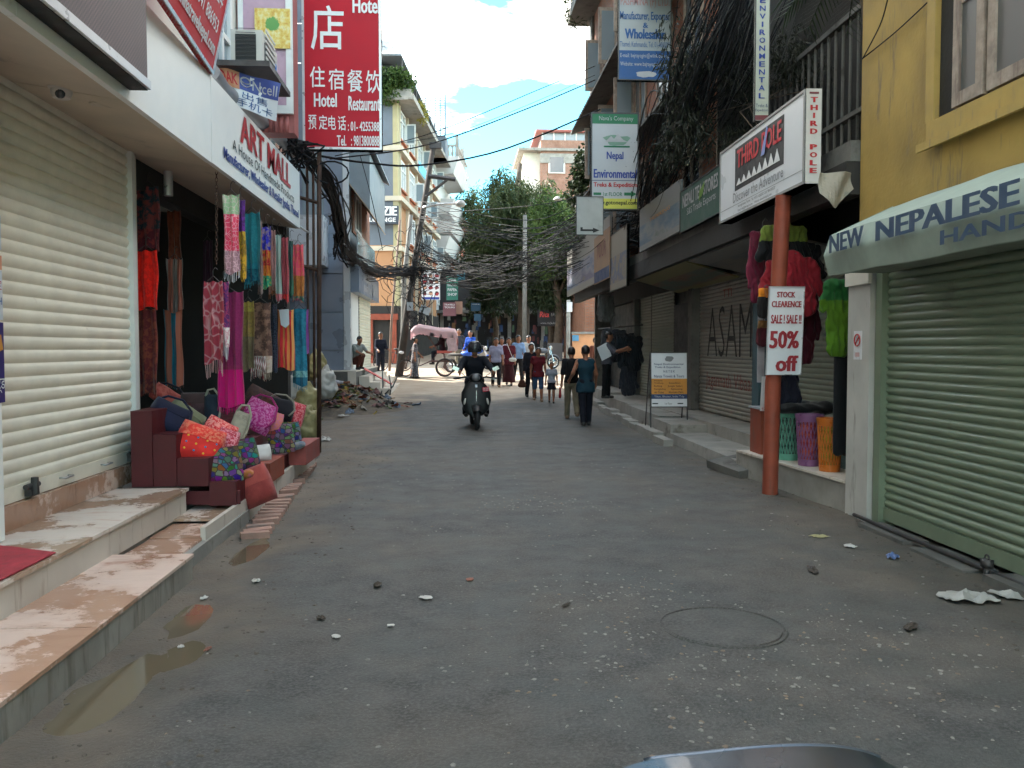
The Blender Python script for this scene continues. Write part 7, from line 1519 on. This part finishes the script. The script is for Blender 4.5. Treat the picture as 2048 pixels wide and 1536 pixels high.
def scooter(label, loc, yaw, paint, group=None, plate=True):
    t_ = thing('scooter', label, 'scooter', loc, group, yaw)
    wheel(t_, (0, -.60, .225), .225, .05); wheel(t_, (0, .66, .225), .225, .055)
    mb = MB(); mb.lathe([(.10, -.075), (.245, -.085), (.27, -.05), (.275, 0), (.27, .05), (.245, .085), (.10, .075)], (0, -.60, .235), 16, 'X', (R(35), R(175))); mb.v = [(x, -.60 - (y + .60), z) for x, y, z in mb.v]; mb.build('mudguard', paint, t_, smooth='angle', local=True)
    loft([(.28, -.47, .13, .05, .8), (.40, -.44, .25, .06, .8), (.58, -.42, .30, .075, .75), (.74, -.39, .29, .075, .75), (.88, -.36, .21, .07, .8), (.97, -.34, .11, .06, 1)]).build('front_apron', paint, t_, smooth='angle', local=True)
    mb = MB(); mb.hexa([(-.03, -.505, .52), (.03, -.505, .52), (.03, -.47, .52), (-.03, -.47, .52), (-.02, -.462, .86), (.02, -.462, .86), (.02, -.42, .86), (-.02, -.42, .86)]); mb.build('horn_cover', M_plast, t_, local=True)
    mb = MB(); mb.box(-.006, .006, -.512, -.50, .56, .78); mb.build('chrome_line', M_chr, t_, local=True)
    mb = MB(); mb.box(-.022, .022, -.475, -.462, .84, .895); mb.build('sticker', flat('sticker_white', (.62, .66, .72)), t_, local=True)
    for sd in (1, -1):
        mb = MB(); mb.ell((sd * .225, -.46, .56), (.03, .03, .075), 10, 8, Euler((0, R(-12 * sd), 0)).to_matrix()); mb.build('indicator', M_lens, t_, smooth=True, local=True)
        mb = MB(); mb.tube([(sd * .08, -.30, 1.02), (sd * .22, -.28, 1.04), (sd * .34, -.22, 1.02)], .017, 8); mb.build('handlebar', M_plast, t_, smooth=True, local=True)
        mb = MB(); mb.cyl((sd * .33, -.225, 1.02), (sd * .44, -.18, 1.01), .022, n=8); mb.build('grip', M_plast, t_, smooth='angle', local=True)
        mb = MB(); mb.cyl((sd * .20, -.29, 1.05), (sd * .36, -.33, 1.18), .008, n=6); mi = mb.build('mirror', M_chr, t_, local=True); mb = MB(); mb.obox((sd * .40, -.335, 1.21), (.13, .02, .075), Euler((0, R(-25 * sd), 0)).to_matrix()); mb.build('mirror_head', M_chr, mi, local=True)
        mb = MB(); mb.cyl((sd * .30, -.24, 1.0), (sd * .42, -.26, .99), .005, n=5); mb.build('lever', M_chr, t_, local=True)
    mb = MB(); mb.ell((0, -.34, 1.02), (.14, .12, .10), 16, 10); mb.build('headset', paint, t_, smooth=True, local=True)
    mb = MB(); mb.ell((0, -.425, 1.03), (.085, .045, .075), 16, 10); mb.build('headlight', mat('headlight_glass', (.10, .10, .11), .1, .1, 8, 0, 0, coord='obj', spec=.7), t_, smooth=True, local=True)
    if plate:
        mb = MB(); mb.obox((.19, -.452, .80), (.13, .012, .085), Euler((0, R(-8), 0)).to_matrix()); pt = mb.build('number_plate', flat('plate_red', (.45, .03, .05)), t_, local=True)
        s = Sign(t_, (.13, -.46, .765), XP, ZP, .12, .075); s.root = pt; ORG[pt.name] = Vector((0, 0, 0)); s.text('BA 42', .1, .55, .9, .9, ink['white'], lv=.003); s.text('PA 8301', .1, .1, .9, .45, ink['white'], lv=.003)
    mb = MB(); mb.cyl((-.05, -.60, .225), (-.05, -.40, .60), .025, n=8); mb.cyl((.05, -.60, .225), (.05, -.40, .60), .025, n=8); mb.build('fork', M_plast, t_, smooth='angle', local=True)
    mb = MB(); mb.hexa([(-.17, -.38, .30), (.17, -.38, .30), (.17, .25, .30), (-.17, .25, .30), (-.18, -.38, .36), (.18, -.38, .36), (.18, .25, .36), (-.18, .25, .36)]); mb.build('floorboard', M_plast, t_, local=True)
    loft([(.24, .50, .15, .30, .7), (.42, .48, .21, .40, .7), (.60, .50, .21, .46, .7), (.72, .50, .16, .44, .8)]).build('rear_body', paint, t_, smooth='angle', local=True)
    loft([(.72, .42, .14, .40, .7), (.77, .42, .16, .42, .7), (.81, .44, .13, .38, .8)]).build('seat', M_plast, t_, smooth='angle', local=True)
    return t_
sb_ = PG(950, 858); sb_.y += .35
scooter('black scooter with a red number plate ridden towards us down the road', sb_, R(3), M_blk)
rd = person('person in dark jacket riding the black scooter towards us', sb_ + Vector((0, .30, 0)), R(3), 1.70, ct_('ridejkt', '11141c'), 1, 'trousers', ct_('ridetr', '14161a'), 1, ((66, 62), (66, 62)), ((50, 20, 14), (50, 20, 14)), 8, seat=.90, splay=24, build=1.14, vox=.016)
mb = MB(); hc = Vector((0, -.10, 1.62)); mb.lathe([(0, .15), (.07, .142), (.12, .10), (.145, .03), (.145, -.05), (.135, -.09)], hc, 20); mb.build('helmet', mat('helmet_dark', (.02, .022, .026), .3, .1, 8, 0, 0, coord='obj'), rd, smooth=True, local=True)
wsc = scooter('white scooter parked at the corner behind the two foreground walkers', Vector((PY(1203, 770, 29.3).x, 29.3, gz(29.3))), R(-25), mat('scooter_white', (.60, .60, .60), .3, .1, 8, 0, 0, coord='obj'), None, False)
def motorcycle(label, loc, yaw, tank):
    t_ = thing('motorcycle', label, 'motorcycle', loc, 'parked motorcycles', yaw)
    wheel(t_, (0, -.64, .30), .30, .045, 'X', 14); wheel(t_, (0, .64, .30), .30, .055, 'X', 14)
    mb = MB(); mb.lathe([(.30, -.06), (.335, -.04), (.345, 0), (.335, .04), (.30, .06)], (0, 0, 0), 14, 'X', (R(20), R(150))); mb.xf(Matrix.Translation((0, -.64, .30)) @ Matrix.Scale(-1, 4, (0, 1, 0))); mb.build('mudguard', tank, t_, smooth=True, local=True)
    mb = MB(); mb.ell((0, -.12, .80), (.14, .27, .12), 14, 8); mb.build('tank', tank, t_, smooth=True, local=True)
    loft([(.70, .36, .12, .38, .7), (.78, .36, .13, .40, .7), (.81, .36, .10, .36, .8)]).build('seat', M_plast, t_, smooth='angle', local=True)
    mb = MB(); mb.box(-.14, .14, -.2, .2, .28, .62); mb.build('engine', M_plast, t_, local=True)
    mb = MB()
    for sd in (.07, -.07): mb.cyl((sd, -.64, .30), (sd, -.42, .98), .022, n=8)
    mb.build('fork', M_chr, t_, smooth='angle', local=True)
    mb = MB(); mb.tube([(-.36, -.25, 1.05), (-.18, -.40, 1.02), (.18, -.40, 1.02), (.36, -.25, 1.05)], .015, 6); mb.build('handlebar', M_plast, t_, smooth=True, local=True)
    mb = MB(); mb.ell((0, -.52, .92), (.10, .07, .10), 12, 8); mb.build('headlight', M_lens, t_, smooth=True, local=True)
    mb = MB(); mb.tube([(.14, -.1, .3), (.16, .3, .3), (.17, .8, .36)], .045, 8, .04); mb.build('exhaust', M_chr, t_, smooth=True, local=True); return t_
for u, Y, yw, lb, hx in ((928, 34.6, 60, 'blue motorcycle parked behind the rickshaw wheels', '1c4fae'), (948, 36.0, 75, 'blue motorcycle parked further back by the blue jacket', '2458b8'), (1080, 36.5, 110, 'grey motorcycle parked behind the walking family', '50525a')): motorcycle(lb, Vector((PY(u, 740, Y).x, Y, gz(Y))), R(yw), mat('tank_' + hx, H(hx), .35, .1, 8, 0, 0, coord='obj'))
# ---- cycle rickshaw (travels to -X)
rk = PG(888, 753); RK = thing('cycle_rickshaw', 'cycle rickshaw with a pink cloth canopy at the sunny junction', 'rickshaw', rk, rz=R(4))
M_fr = mat('rickshaw_frame', (.10, .05, .045), .6, .2, 10, .2, .1, coord='obj'); M_pink = mat('canopy_pink', (.70, .47, .50), .8, .12, 5, 0, .1, 20, coord='obj')
wheel(RK, (0, -.42, .36), .36, .026, 'Y', 24, M_fr); wheel(RK, (.06, .42, .36), .36, .026, 'Y', 24, M_fr); wheel(RK, (-1.50, 0, .34), .34, .024, 'Y', 24, M_fr)
prof = [(-1.30, 1.80), (-1.16, 1.96), (-.95, 2.05), (-.55, 1.97), (-.15, 1.90), (.18, 1.90), (.42, 1.86), (.50, 1.70), (.53, 1.40), (.50, 1.12)]
def can(a, b):
    k = a * (len(prof) - 1); i = min(len(prof) - 2, int(k)); f = k - i; x = prof[i][0] + (prof[i + 1][0] - prof[i][0]) * f; z = prof[i][1] + (prof[i + 1][1] - prof[i][1]) * f
    y = (b - .5) * 2; d = max(0, abs(y) - .8) / .2; ww = .52; sag = .006 * math.sin(a * 22)
    return Vector((x, math.copysign(min(abs(y), .8) / .8 * ww, y), z - d * .36 * (1 if a < .75 else .3) + .02 * (1 - abs(y)) + sag * abs(y) + .008 * math.sin(a * 34) * d))
mb = MB(); mb.sheet(can, 44, 16, (0, 0, -.008)); mb.build('canopy', M_pink, RK, smooth=True, local=True)
mb = MB(); mb.box(-.28, .22, -.42, .42, .92, 1.02); mb.build('seat', mat('seat_red', (.50, .10, .08), .6, coord='obj'), RK, local=True)
mb = MB(); mb.box(.22, .30, -.42, .42, .95, 1.45); mb.build('backrest', mat('seat_red', (.5, .1, .08)), RK, local=True)
mb = MB(); mb.sheet(lambda a, b: Vector((.10 + .38 * a + .03 * math.sin(b * 9), -.50, 1.0 + .72 * b)), 6, 8, (0, .006, 0)); mb.build('side_curtain', mat('curtain_grey', (.46, .32, .34), .8, coord='obj'), RK, local=True)
mb = MB()
for y in (-.4, .4):
    mb.tube([(.0, y, .36), (.05, y, .62), (.0, y, .9)], .02, 6); mb.tube([(-.28, y, .92), (-.5, y * .9, .62), (-.9, y * .4, .45), (-1.0, 0, .42)], .018, 6); mb.tube([(.28, y, 1.0), (.42, y, 1.5), (.40, y, 1.86)], .014, 6); mb.tube([(-.25, y, 1.0), (-.55, y, 1.5), (-1.0, y, 2.0)], .014, 6)
mb.tube([(.06, -.42, .36), (.06, .42, .36)], .02, 6); mb.tube([(-1.5, 0, .34), (-1.36, 0, .85), (-1.30, 0, 1.05)], .022, 6); mb.tube([(-1.0, 0, .42), (-1.34, 0, .82)], .022, 6); mb.tube([(-1.0, 0, .42), (-.92, 0, .85)], .018, 6); mb.tube([(-1.22, -.28, 1.06), (-1.32, 0, 1.04), (-1.22, .28, 1.06)], .014, 6)
mb.build('frame', M_fr, RK, smooth=True, local=True)
mb = MB(); mb.ell((-.90, 0, .89), (.14, .09, .05), 10, 6); mb.build('saddle', M_plast, RK, smooth=True, local=True)
mb = MB(); mb.box(-.55, .25, -.40, .40, .58, .64); mb.build('footboard', M_fr, RK, local=True)
person('person in dark clothes sitting under the pink rickshaw canopy', rk + Vector((-.05, .05, 0)), R(-90), 1.62, ct_('dkmar', '2c1a20'), .8, 'trousers', ct_('dkj', '20222c'), 1, ((78, 78), (78, 78)), ((25, 8, 40), (25, 8, 40)), 4, seat=1.10, vox=.022)
BCY = thing('bicycle', 'old bicycle leaning behind the leaning utility pole', 'bicycle', Vector((PY(786, 742, 35.5).x, 35.5, gz(35.5))), rz=R(15))
wheel(BCY, (-.5, 0, .33), .33, .02, 'Y', 20, M_fr); wheel(BCY, (.5, 0, .33), .33, .02, 'Y', 20, M_fr)
mb = MB()
for pts in ([(-.5, 0, .33), (-.38, 0, .75), (-.35, 0, .95)], [(-.38, 0, .78), (.1, 0, .8)], [(-.4, 0, .68), (-.02, 0, .3)], [(-.02, 0, .3), (.14, 0, .88)], [(-.02, 0, .3), (.5, 0, .33)], [(.1, 0, .8), (.5, 0, .33)], [(-.28, -.25, .98), (-.37, 0, .96), (-.28, .25, .98)]): mb.tube(pts, .015, 6)
mb.build('frame', M_plast, BCY, smooth=True, local=True); mb = MB(); mb.ell((.15, 0, .92), (.13, .08, .04), 10, 6); mb.build('saddle', M_plast, BCY, smooth=True, local=True)
# ================================================================== rubbish heap
hc = PG(715, 815); m_heap = mat('heap_soil', (.10, .078, .055), .9, .5, 7, 0, .6, 30)
HP = thing('rubbish_heap', 'brown heap of rubbish and soil at the left road edge', 'heap', (hc.x, hc.y, gz(hc.y)))
def mound(a, b):
    x = hc.x - 2.8 + 4.9 * a; y = hc.y - 3.4 + 6.8 * b; u = (x - hc.x + .3) / 1.25; v = (y - hc.y - .1) / 1.7; d = u * u + v * v
    hgt = .60 * math.exp(-d * 1.3) + (.10 * mnoise.noise(Vector((x * 2.2, y * 2.2, 0))) + .05 * mnoise.noise(Vector((x * 6, y * 6, 2)))) * math.exp(-d * 1.7) - .05
    return Vector((x, y, gz(y) + hgt))
mb = MB(); mb.sheet(mound, 90, 120); mb.build('mound', m_heap, HP, smooth=True)
rc = [('paper_white', '8c887e'), ('plastic_blue', '5c6878'), ('yellow_bits', '86742e'), ('cardboard', '7c6248'), ('brick_red', '7a4030'), ('green_bits', '4a5a34'), ('pink_bits', '6a4a48'), ('dark_bits', '2a2622')]
def crumple(mb, c, s, seed):
    c = Vector(c); n = 5; off = Vector((seed * 3.1, seed * 1.7, 0)); ex = Euler((random.uniform(-.6, .6), random.uniform(-.6, .6), random.uniform(0, 6))).to_matrix()
    sx_, sy_ = s * random.uniform(.6, 1.2), s * random.uniform(.5, 1.0)
    mb.sheet(lambda a, b: c + ex @ Vector(((a - .5) * sx_ * (1 + .3 * mnoise.noise(off + Vector((b * 3, 0, 1)))), (b - .5) * sy_ * (1 + .3 * mnoise.noise(off + Vector((a * 3, 4, 1)))), s * .28 * mnoise.noise(off + Vector((a * 2.6, b * 2.6, 3))))), n, n, (0, 0, .003))
for nm, hx in rc:
    mb = MB()
    for i in range(34):
        a, b = random.gauss(.51, .115), random.gauss(.50, .12); p = mound(min(max(a, 0), 1), min(max(b, 0), 1)); crumple(mb, p + Vector((0, 0, .03)), random.uniform(.08, .30), i + len(nm))
    o = mb.build('rubbish_scraps', mat('scrap_' + nm, H(hx), .75, .25, 12, 0, .1), HP); o['kind'] = 'stuff'
def litter(label, u, v, s, m, name='litter', cat='litter', z=0, seed=1, flat_=.25, ar=.7, up=.012):
    p = PG(u, v); c = Vector((p.x, p.y, gz(p.y) + relief(p.x, p.y) + z + up)); a0 = random.uniform(0, 3); mb = MB(); off = Vector((seed * 2.3, seed * 5.1, 0))
    M_ = Euler((0, 0, a0)).to_matrix()
    def fn(a, b):
        x, y = a * 2 - 1, b * 2 - 1; r_ = 1 / max(.001, math.hypot(x, y)) * max(abs(x), abs(y)) if (x or y) else 1; k = 1 + .35 * mnoise.noise(off + Vector((x, y, 0)) * 1.3)
        return c + M_ @ Vector((x * r_ * s * .5 * k, y * r_ * s * .5 * ar * k, max(0, s * flat_ * (.5 + mnoise.noise(off + Vector((x * 2, y * 2, 5)))) * (1 - .6 * max(abs(x), abs(y))))))
    mb.sheet(fn, 9, 9, (0, 0, -.004)); return mb.build(name, m, smooth='angle' if flat_ > .2 else False, label=label, cat=cat)
m_pl = mat('plastic_film', (.40, .39, .36), .4, .2, 9, 0, .2, 40); m_pap = mat('litter_paper', (.48, .46, .43), .8, .2, 9, 0, .1); m_leaf = mat('dead_leaf', (.05, .038, .028), .8, .4, 20, 0, .2); m_wrap = mat('blue_wrapper', (.10, .16, .34), .35, .4, 14, 0, .1); m_ylw = mat('yellowish_paper', (.34, .31, .16), .8, .3, 9); m_brk = mat('brick_chip', (.26, .11, .08), .9, .3, 20)
litter('crumpled greyish plastic bag lying on the road near the green shutter', 1935, 1197, .34, m_pl, 'plastic_bag', 'plastic bag', seed=3, flat_=.22)
litter('second grey plastic scrap at the right edge beside the plastic bag', 2025, 1192, .26, m_pl, 'plastic_bag', 'plastic bag', seed=8, flat_=.2)
litter('shiny blue wrapper on the ground below the green shutter', 1785, 1118, .13, m_wrap, 'wrapper', 'wrapper', seed=5, flat_=.4)
litter('folded yellowish paper on the road right of the asphalt', 1638, 1076, .15, m_ylw, 'paper_scrap', 'paper', seed=6, flat_=.15, ar=.5)
litter('pale scrap among dark leaves near the wrapper', 1700, 1097, .10, m_pap, 'paper_scrap', 'paper', seed=11)
litter('dark curved leaf lying alone on the right of the road', 1822, 1258, .16, m_leaf, 'dead_leaf', 'leaf', seed=7, flat_=.12, ar=.4)
litter('small dark leaf beside the manhole cover', 1132, 1215, .10, m_leaf, 'dead_leaf', 'leaf', seed=9, flat_=.12, ar=.3)
litter('dry twig with leaves in the middle left of the road', 755, 1172, .10, m_leaf, 'dead_leaf', 'leaf', seed=14, flat_=.3, ar=.6)
litter('white crumpled paper on the left half of the road', 672, 1276, .06, m_pap, 'paper_scrap', 'paper', seed=15)
litter('white paper bit ahead of the crumpled paper', 782, 1252, .045, m_pap, 'paper_scrap', 'paper', seed=16)
litter('flattened whitish scrap near the twig', 852, 1196, .09, m_pap, 'paper_scrap', 'paper', seed=17, flat_=.08)
litter('bluish foil wrapper near the gutter bricks', 512, 1162, .08, m_pl, 'wrapper', 'wrapper', seed=18)
litter('white cigarette packet scrap in the gutter mud', 362, 1283, .05, m_pap, 'paper_scrap', 'paper', seed=19)
litter('red brick chip lying in the gutter', 415, 1294, .06, m_brk, 'brick_chip', 'stone', seed=20, flat_=.4, ar=.4)
litter('pale stone chip in the gutter before the steps end', 408, 1190, .06, m_pap, 'stone_chip', 'stone', seed=21, flat_=.4)
litter('orange stain like scrap in the middle of the road', 940, 1163, .07, m_brk, 'brick_chip', 'stone', seed=22, flat_=.1)
litter('dark clump of wet leaves on the left of the road', 642, 1237, .07, m_leaf, 'dead_leaf', 'leaf', seed=23, flat_=.3)
litter('scattered dark leaves right of the road centre', 1625, 1143, .22, m_leaf, 'dead_leaf', 'leaf', seed=24, flat_=.08, ar=.3)
litter('white paper ball beside the gutter bricks far end', 650, 880, .30, m_pap, 'paper_scrap', 'paper', seed=25, flat_=.3)
litter('torn white box flap at the foot of the rubbish heap', 687, 833, .30, m_pap, 'paper_scrap', 'paper', seed=26, flat_=.15)
litter('grey blue plastic sheet at the right of the rubbish heap', 748, 800, .62, mat('sheet_blue', (.17, .20, .25), .45, .2, 5, 0, .2), 'plastic_sheet', 'plastic sheet', seed=27, flat_=.3)
litter('dark red rag beyond the rubbish heap', 806, 815, .3, m_brk, 'rag', 'rag', seed=28, flat_=.3)
def sack(label, u, v, Y, r, m, seed, h=1.2):
    p = PY(u, v, Y); V, Fc = sdf_mesh([((0, 0, 0), (.03, 0, r * .7), r, r * .75), ((.0, 0, r * .9), (.02, .02, r * h * 1.2), r * .35, r * .3)], r * .09, r * .3)
    V = [Vector(q) * (1 + .16 * mnoise.noise(Vector(q) * (3 / r) * .8 + Vector((seed, 0, 0)))) for q in V]; mb = MB(); mb.add(V, Fc); mb.xf(Matrix.Translation(p)); return mb.build('rubbish_sack', m, smooth=True, label=label, cat='sack')
m_ysack = mat('sack_yellow', (.34, .29, .13), .5, .25, 8, 0, .2, 30); m_wsack = mat('sack_white', (.48, .47, .43), .5, .2, 8, 0, .2, 30)
sack('yellow plastic sack bulging beside the rusty hotel sign pole', 612, 812, 13.6, .22, m_ysack, 1); sack('dull yellow sack standing below the bulging yellow sack', 614, 858, 13.3, .22, m_ysack, 2); sack('white sack half hidden behind the turquoise shawl', 590, 790, 14.2, .24, m_wsack, 3)
sack('whitish rubbish sack behind the rusty pole', 650, 775, 20.5, .3, m_wsack, 4); sack('yellow rubbish bag leaning on the whitish sack', 632, 740, 21, .3, m_ysack, 5)
# sticks leaning at the plinth
for i, (a, b, lb) in enumerate((((765, 742, 27.5), (760, 800, 26.3), 'long stick slanting from the squatting person to the heap'), ((795, 752, 27), (770, 788, 26.6), 'bent black pipe end standing by the pale steps'), ((778, 750, 27), (780, 790, 26.6), 'thin black rod standing by the pale steps'))): mb = MB(); mb.tube([PY(*a), (PY(*a) + PY(*b)) / 2 + Vector((.05, 0, -.05)), PY(*b)], .022, 6); mb.build('stick', m_plast_ if False else M_plast, smooth=True, label=lb, cat='stick')
# ================================================================== manhole, stones in the asphalt
mc = PG(1445, 1252); MH = thing('manhole_cover', 'worn round manhole cover nearly buried in the road on the right', 'manhole cover', (mc.x, mc.y, 0))
z0 = relief(mc.x, mc.y) + .010
mb = MB(); mb.lathe([(0, z0), (.30, z0), (.33, z0 - .003), (.335, z0 - .02)], (mc.x, mc.y, 0), 36); mb.build('cover', m_road, MH, smooth='angle')
mb = MB(); mb.torus((mc.x, mc.y, z0 - .008), .355, .008, 'Z', 40, 6); mb.build('ring', m_road, MH, smooth=True)
mb = MB(); mbr = MB()
def pebble(mb, x, y, s, zz=0):
    z = gz(y) + relief(x, y) + zz; k = [(math.cos(a), math.sin(a)) for a in [i * 1.2566 + random.uniform(-.3, .3) for i in range(5)]]; q = random.uniform(.5, 1); a0 = random.uniform(0, 3)
    ring = [(x + s * (c * math.cos(a0) - q * d * math.sin(a0)), y + s * (c * math.sin(a0) + q * d * math.cos(a0)), z) for c, d in k]; top = [(x + (rx - x) * .6, y + (ry - y) * .6, z + s * .32) for rx, ry, _ in ring]
    mb.add(ring + top, [(i, (i + 1) % 5, 5 + (i + 1) % 5, 5 + i) for i in range(5)] + [(5, 6, 7, 8, 9)])
for i in range(1500):
    r_ = random.random()
    if r_ < .42: x, y = random.gauss(1.55, .75), random.gauss(4.15, .55)
    elif r_ < .52: x, y = random.gauss(1.05, .3), random.gauss(5.4, .25)
    elif r_ < .62: x, y = random.gauss(.75, .4), random.gauss(8.6, .3)
    else: x, y = random.uniform(-1.4, 3.3), random.uniform(3.0, 14) ** 1.0
    if not (-1.7 < x < 3.5 and 2.5 < y): continue
    if math.hypot(x - mc.x, y - mc.y) < .4: continue
    pebble(mb if random.random() < .75 else mbr, x, y, random.choice((.005, .007, .009, .012, .016)), -.001)
mb.build('road_pebbles', mat('pebble_pale', (.22, .21, .19), .8, .4, 30, 0, 0), kind='stuff', label='pale stones worn bare in the asphalt', cat='pebbles')
mbr.build('road_pebbles', mat('pebble_brown', (.20, .15, .11), .8, .4, 30, 0, 0), kind='stuff', label='brownish stones worn bare in the asphalt', cat='pebbles')
mb = MB()
for i in range(900):
    if random.random() < .5: x, y = random.uniform(-1.95, -.9), random.uniform(2.6, 14)
    else: x, y = random.uniform(2.9, 3.75), random.uniform(3, 16)
    pebble(mb, x, y, random.choice((.006, .008, .012, .018)))
mb.build('gutter_grit', mat('grit_dark', (.10, .085, .068), .9, .4, 30, 0, 0), kind='stuff', label='dark grit and clods along the road edges', cat='grit')
# ================================================================== bonnet of the vehicle the picture was taken from
BN = thing('vehicle_bonnet', 'dark glossy bonnet edge of a vehicle at the very bottom of the view', 'vehicle', (.5, 1, .9))
BYn = 1.15; e0 = [PY(u, v, BYn) for u, v in ((1180, 1560), (1290, 1522), (1400, 1508), (1520, 1496), (1620, 1492), (1700, 1498), (1760, 1516), (1830, 1560))]
ec = bez(e0, 42)
def bon(a, b):
    k = a * (len(ec) - 1); i = min(len(ec) - 2, int(k)); p = ec[i].lerp(ec[i + 1], k - i); q = Vector((p.x, p.y - .75 * b, p.z + .01 * math.sin(b * 3.1) - .10 * b)); return q
mb = MB(); mb.sheet(bon, 42, 10, (0, 0, -.02)); mb.build('panel', mat('bonnet_paint', (.022, .027, .034), .3, .1, 6, .2, 0, coord='obj', spec=.6, coat=.4), BN, smooth='angle')
mb = MB(); mb.tube([p + Vector((0, .004, -.004)) for p in ec[6:-6]], .006, 8); mb.build('edge_trim', mat('bonnet_trim', (.10, .12, .15), .3, .1, 6, .6, 0, coord='obj'), BN, smooth=True)
bpy.data.scenes.remove(TSC)
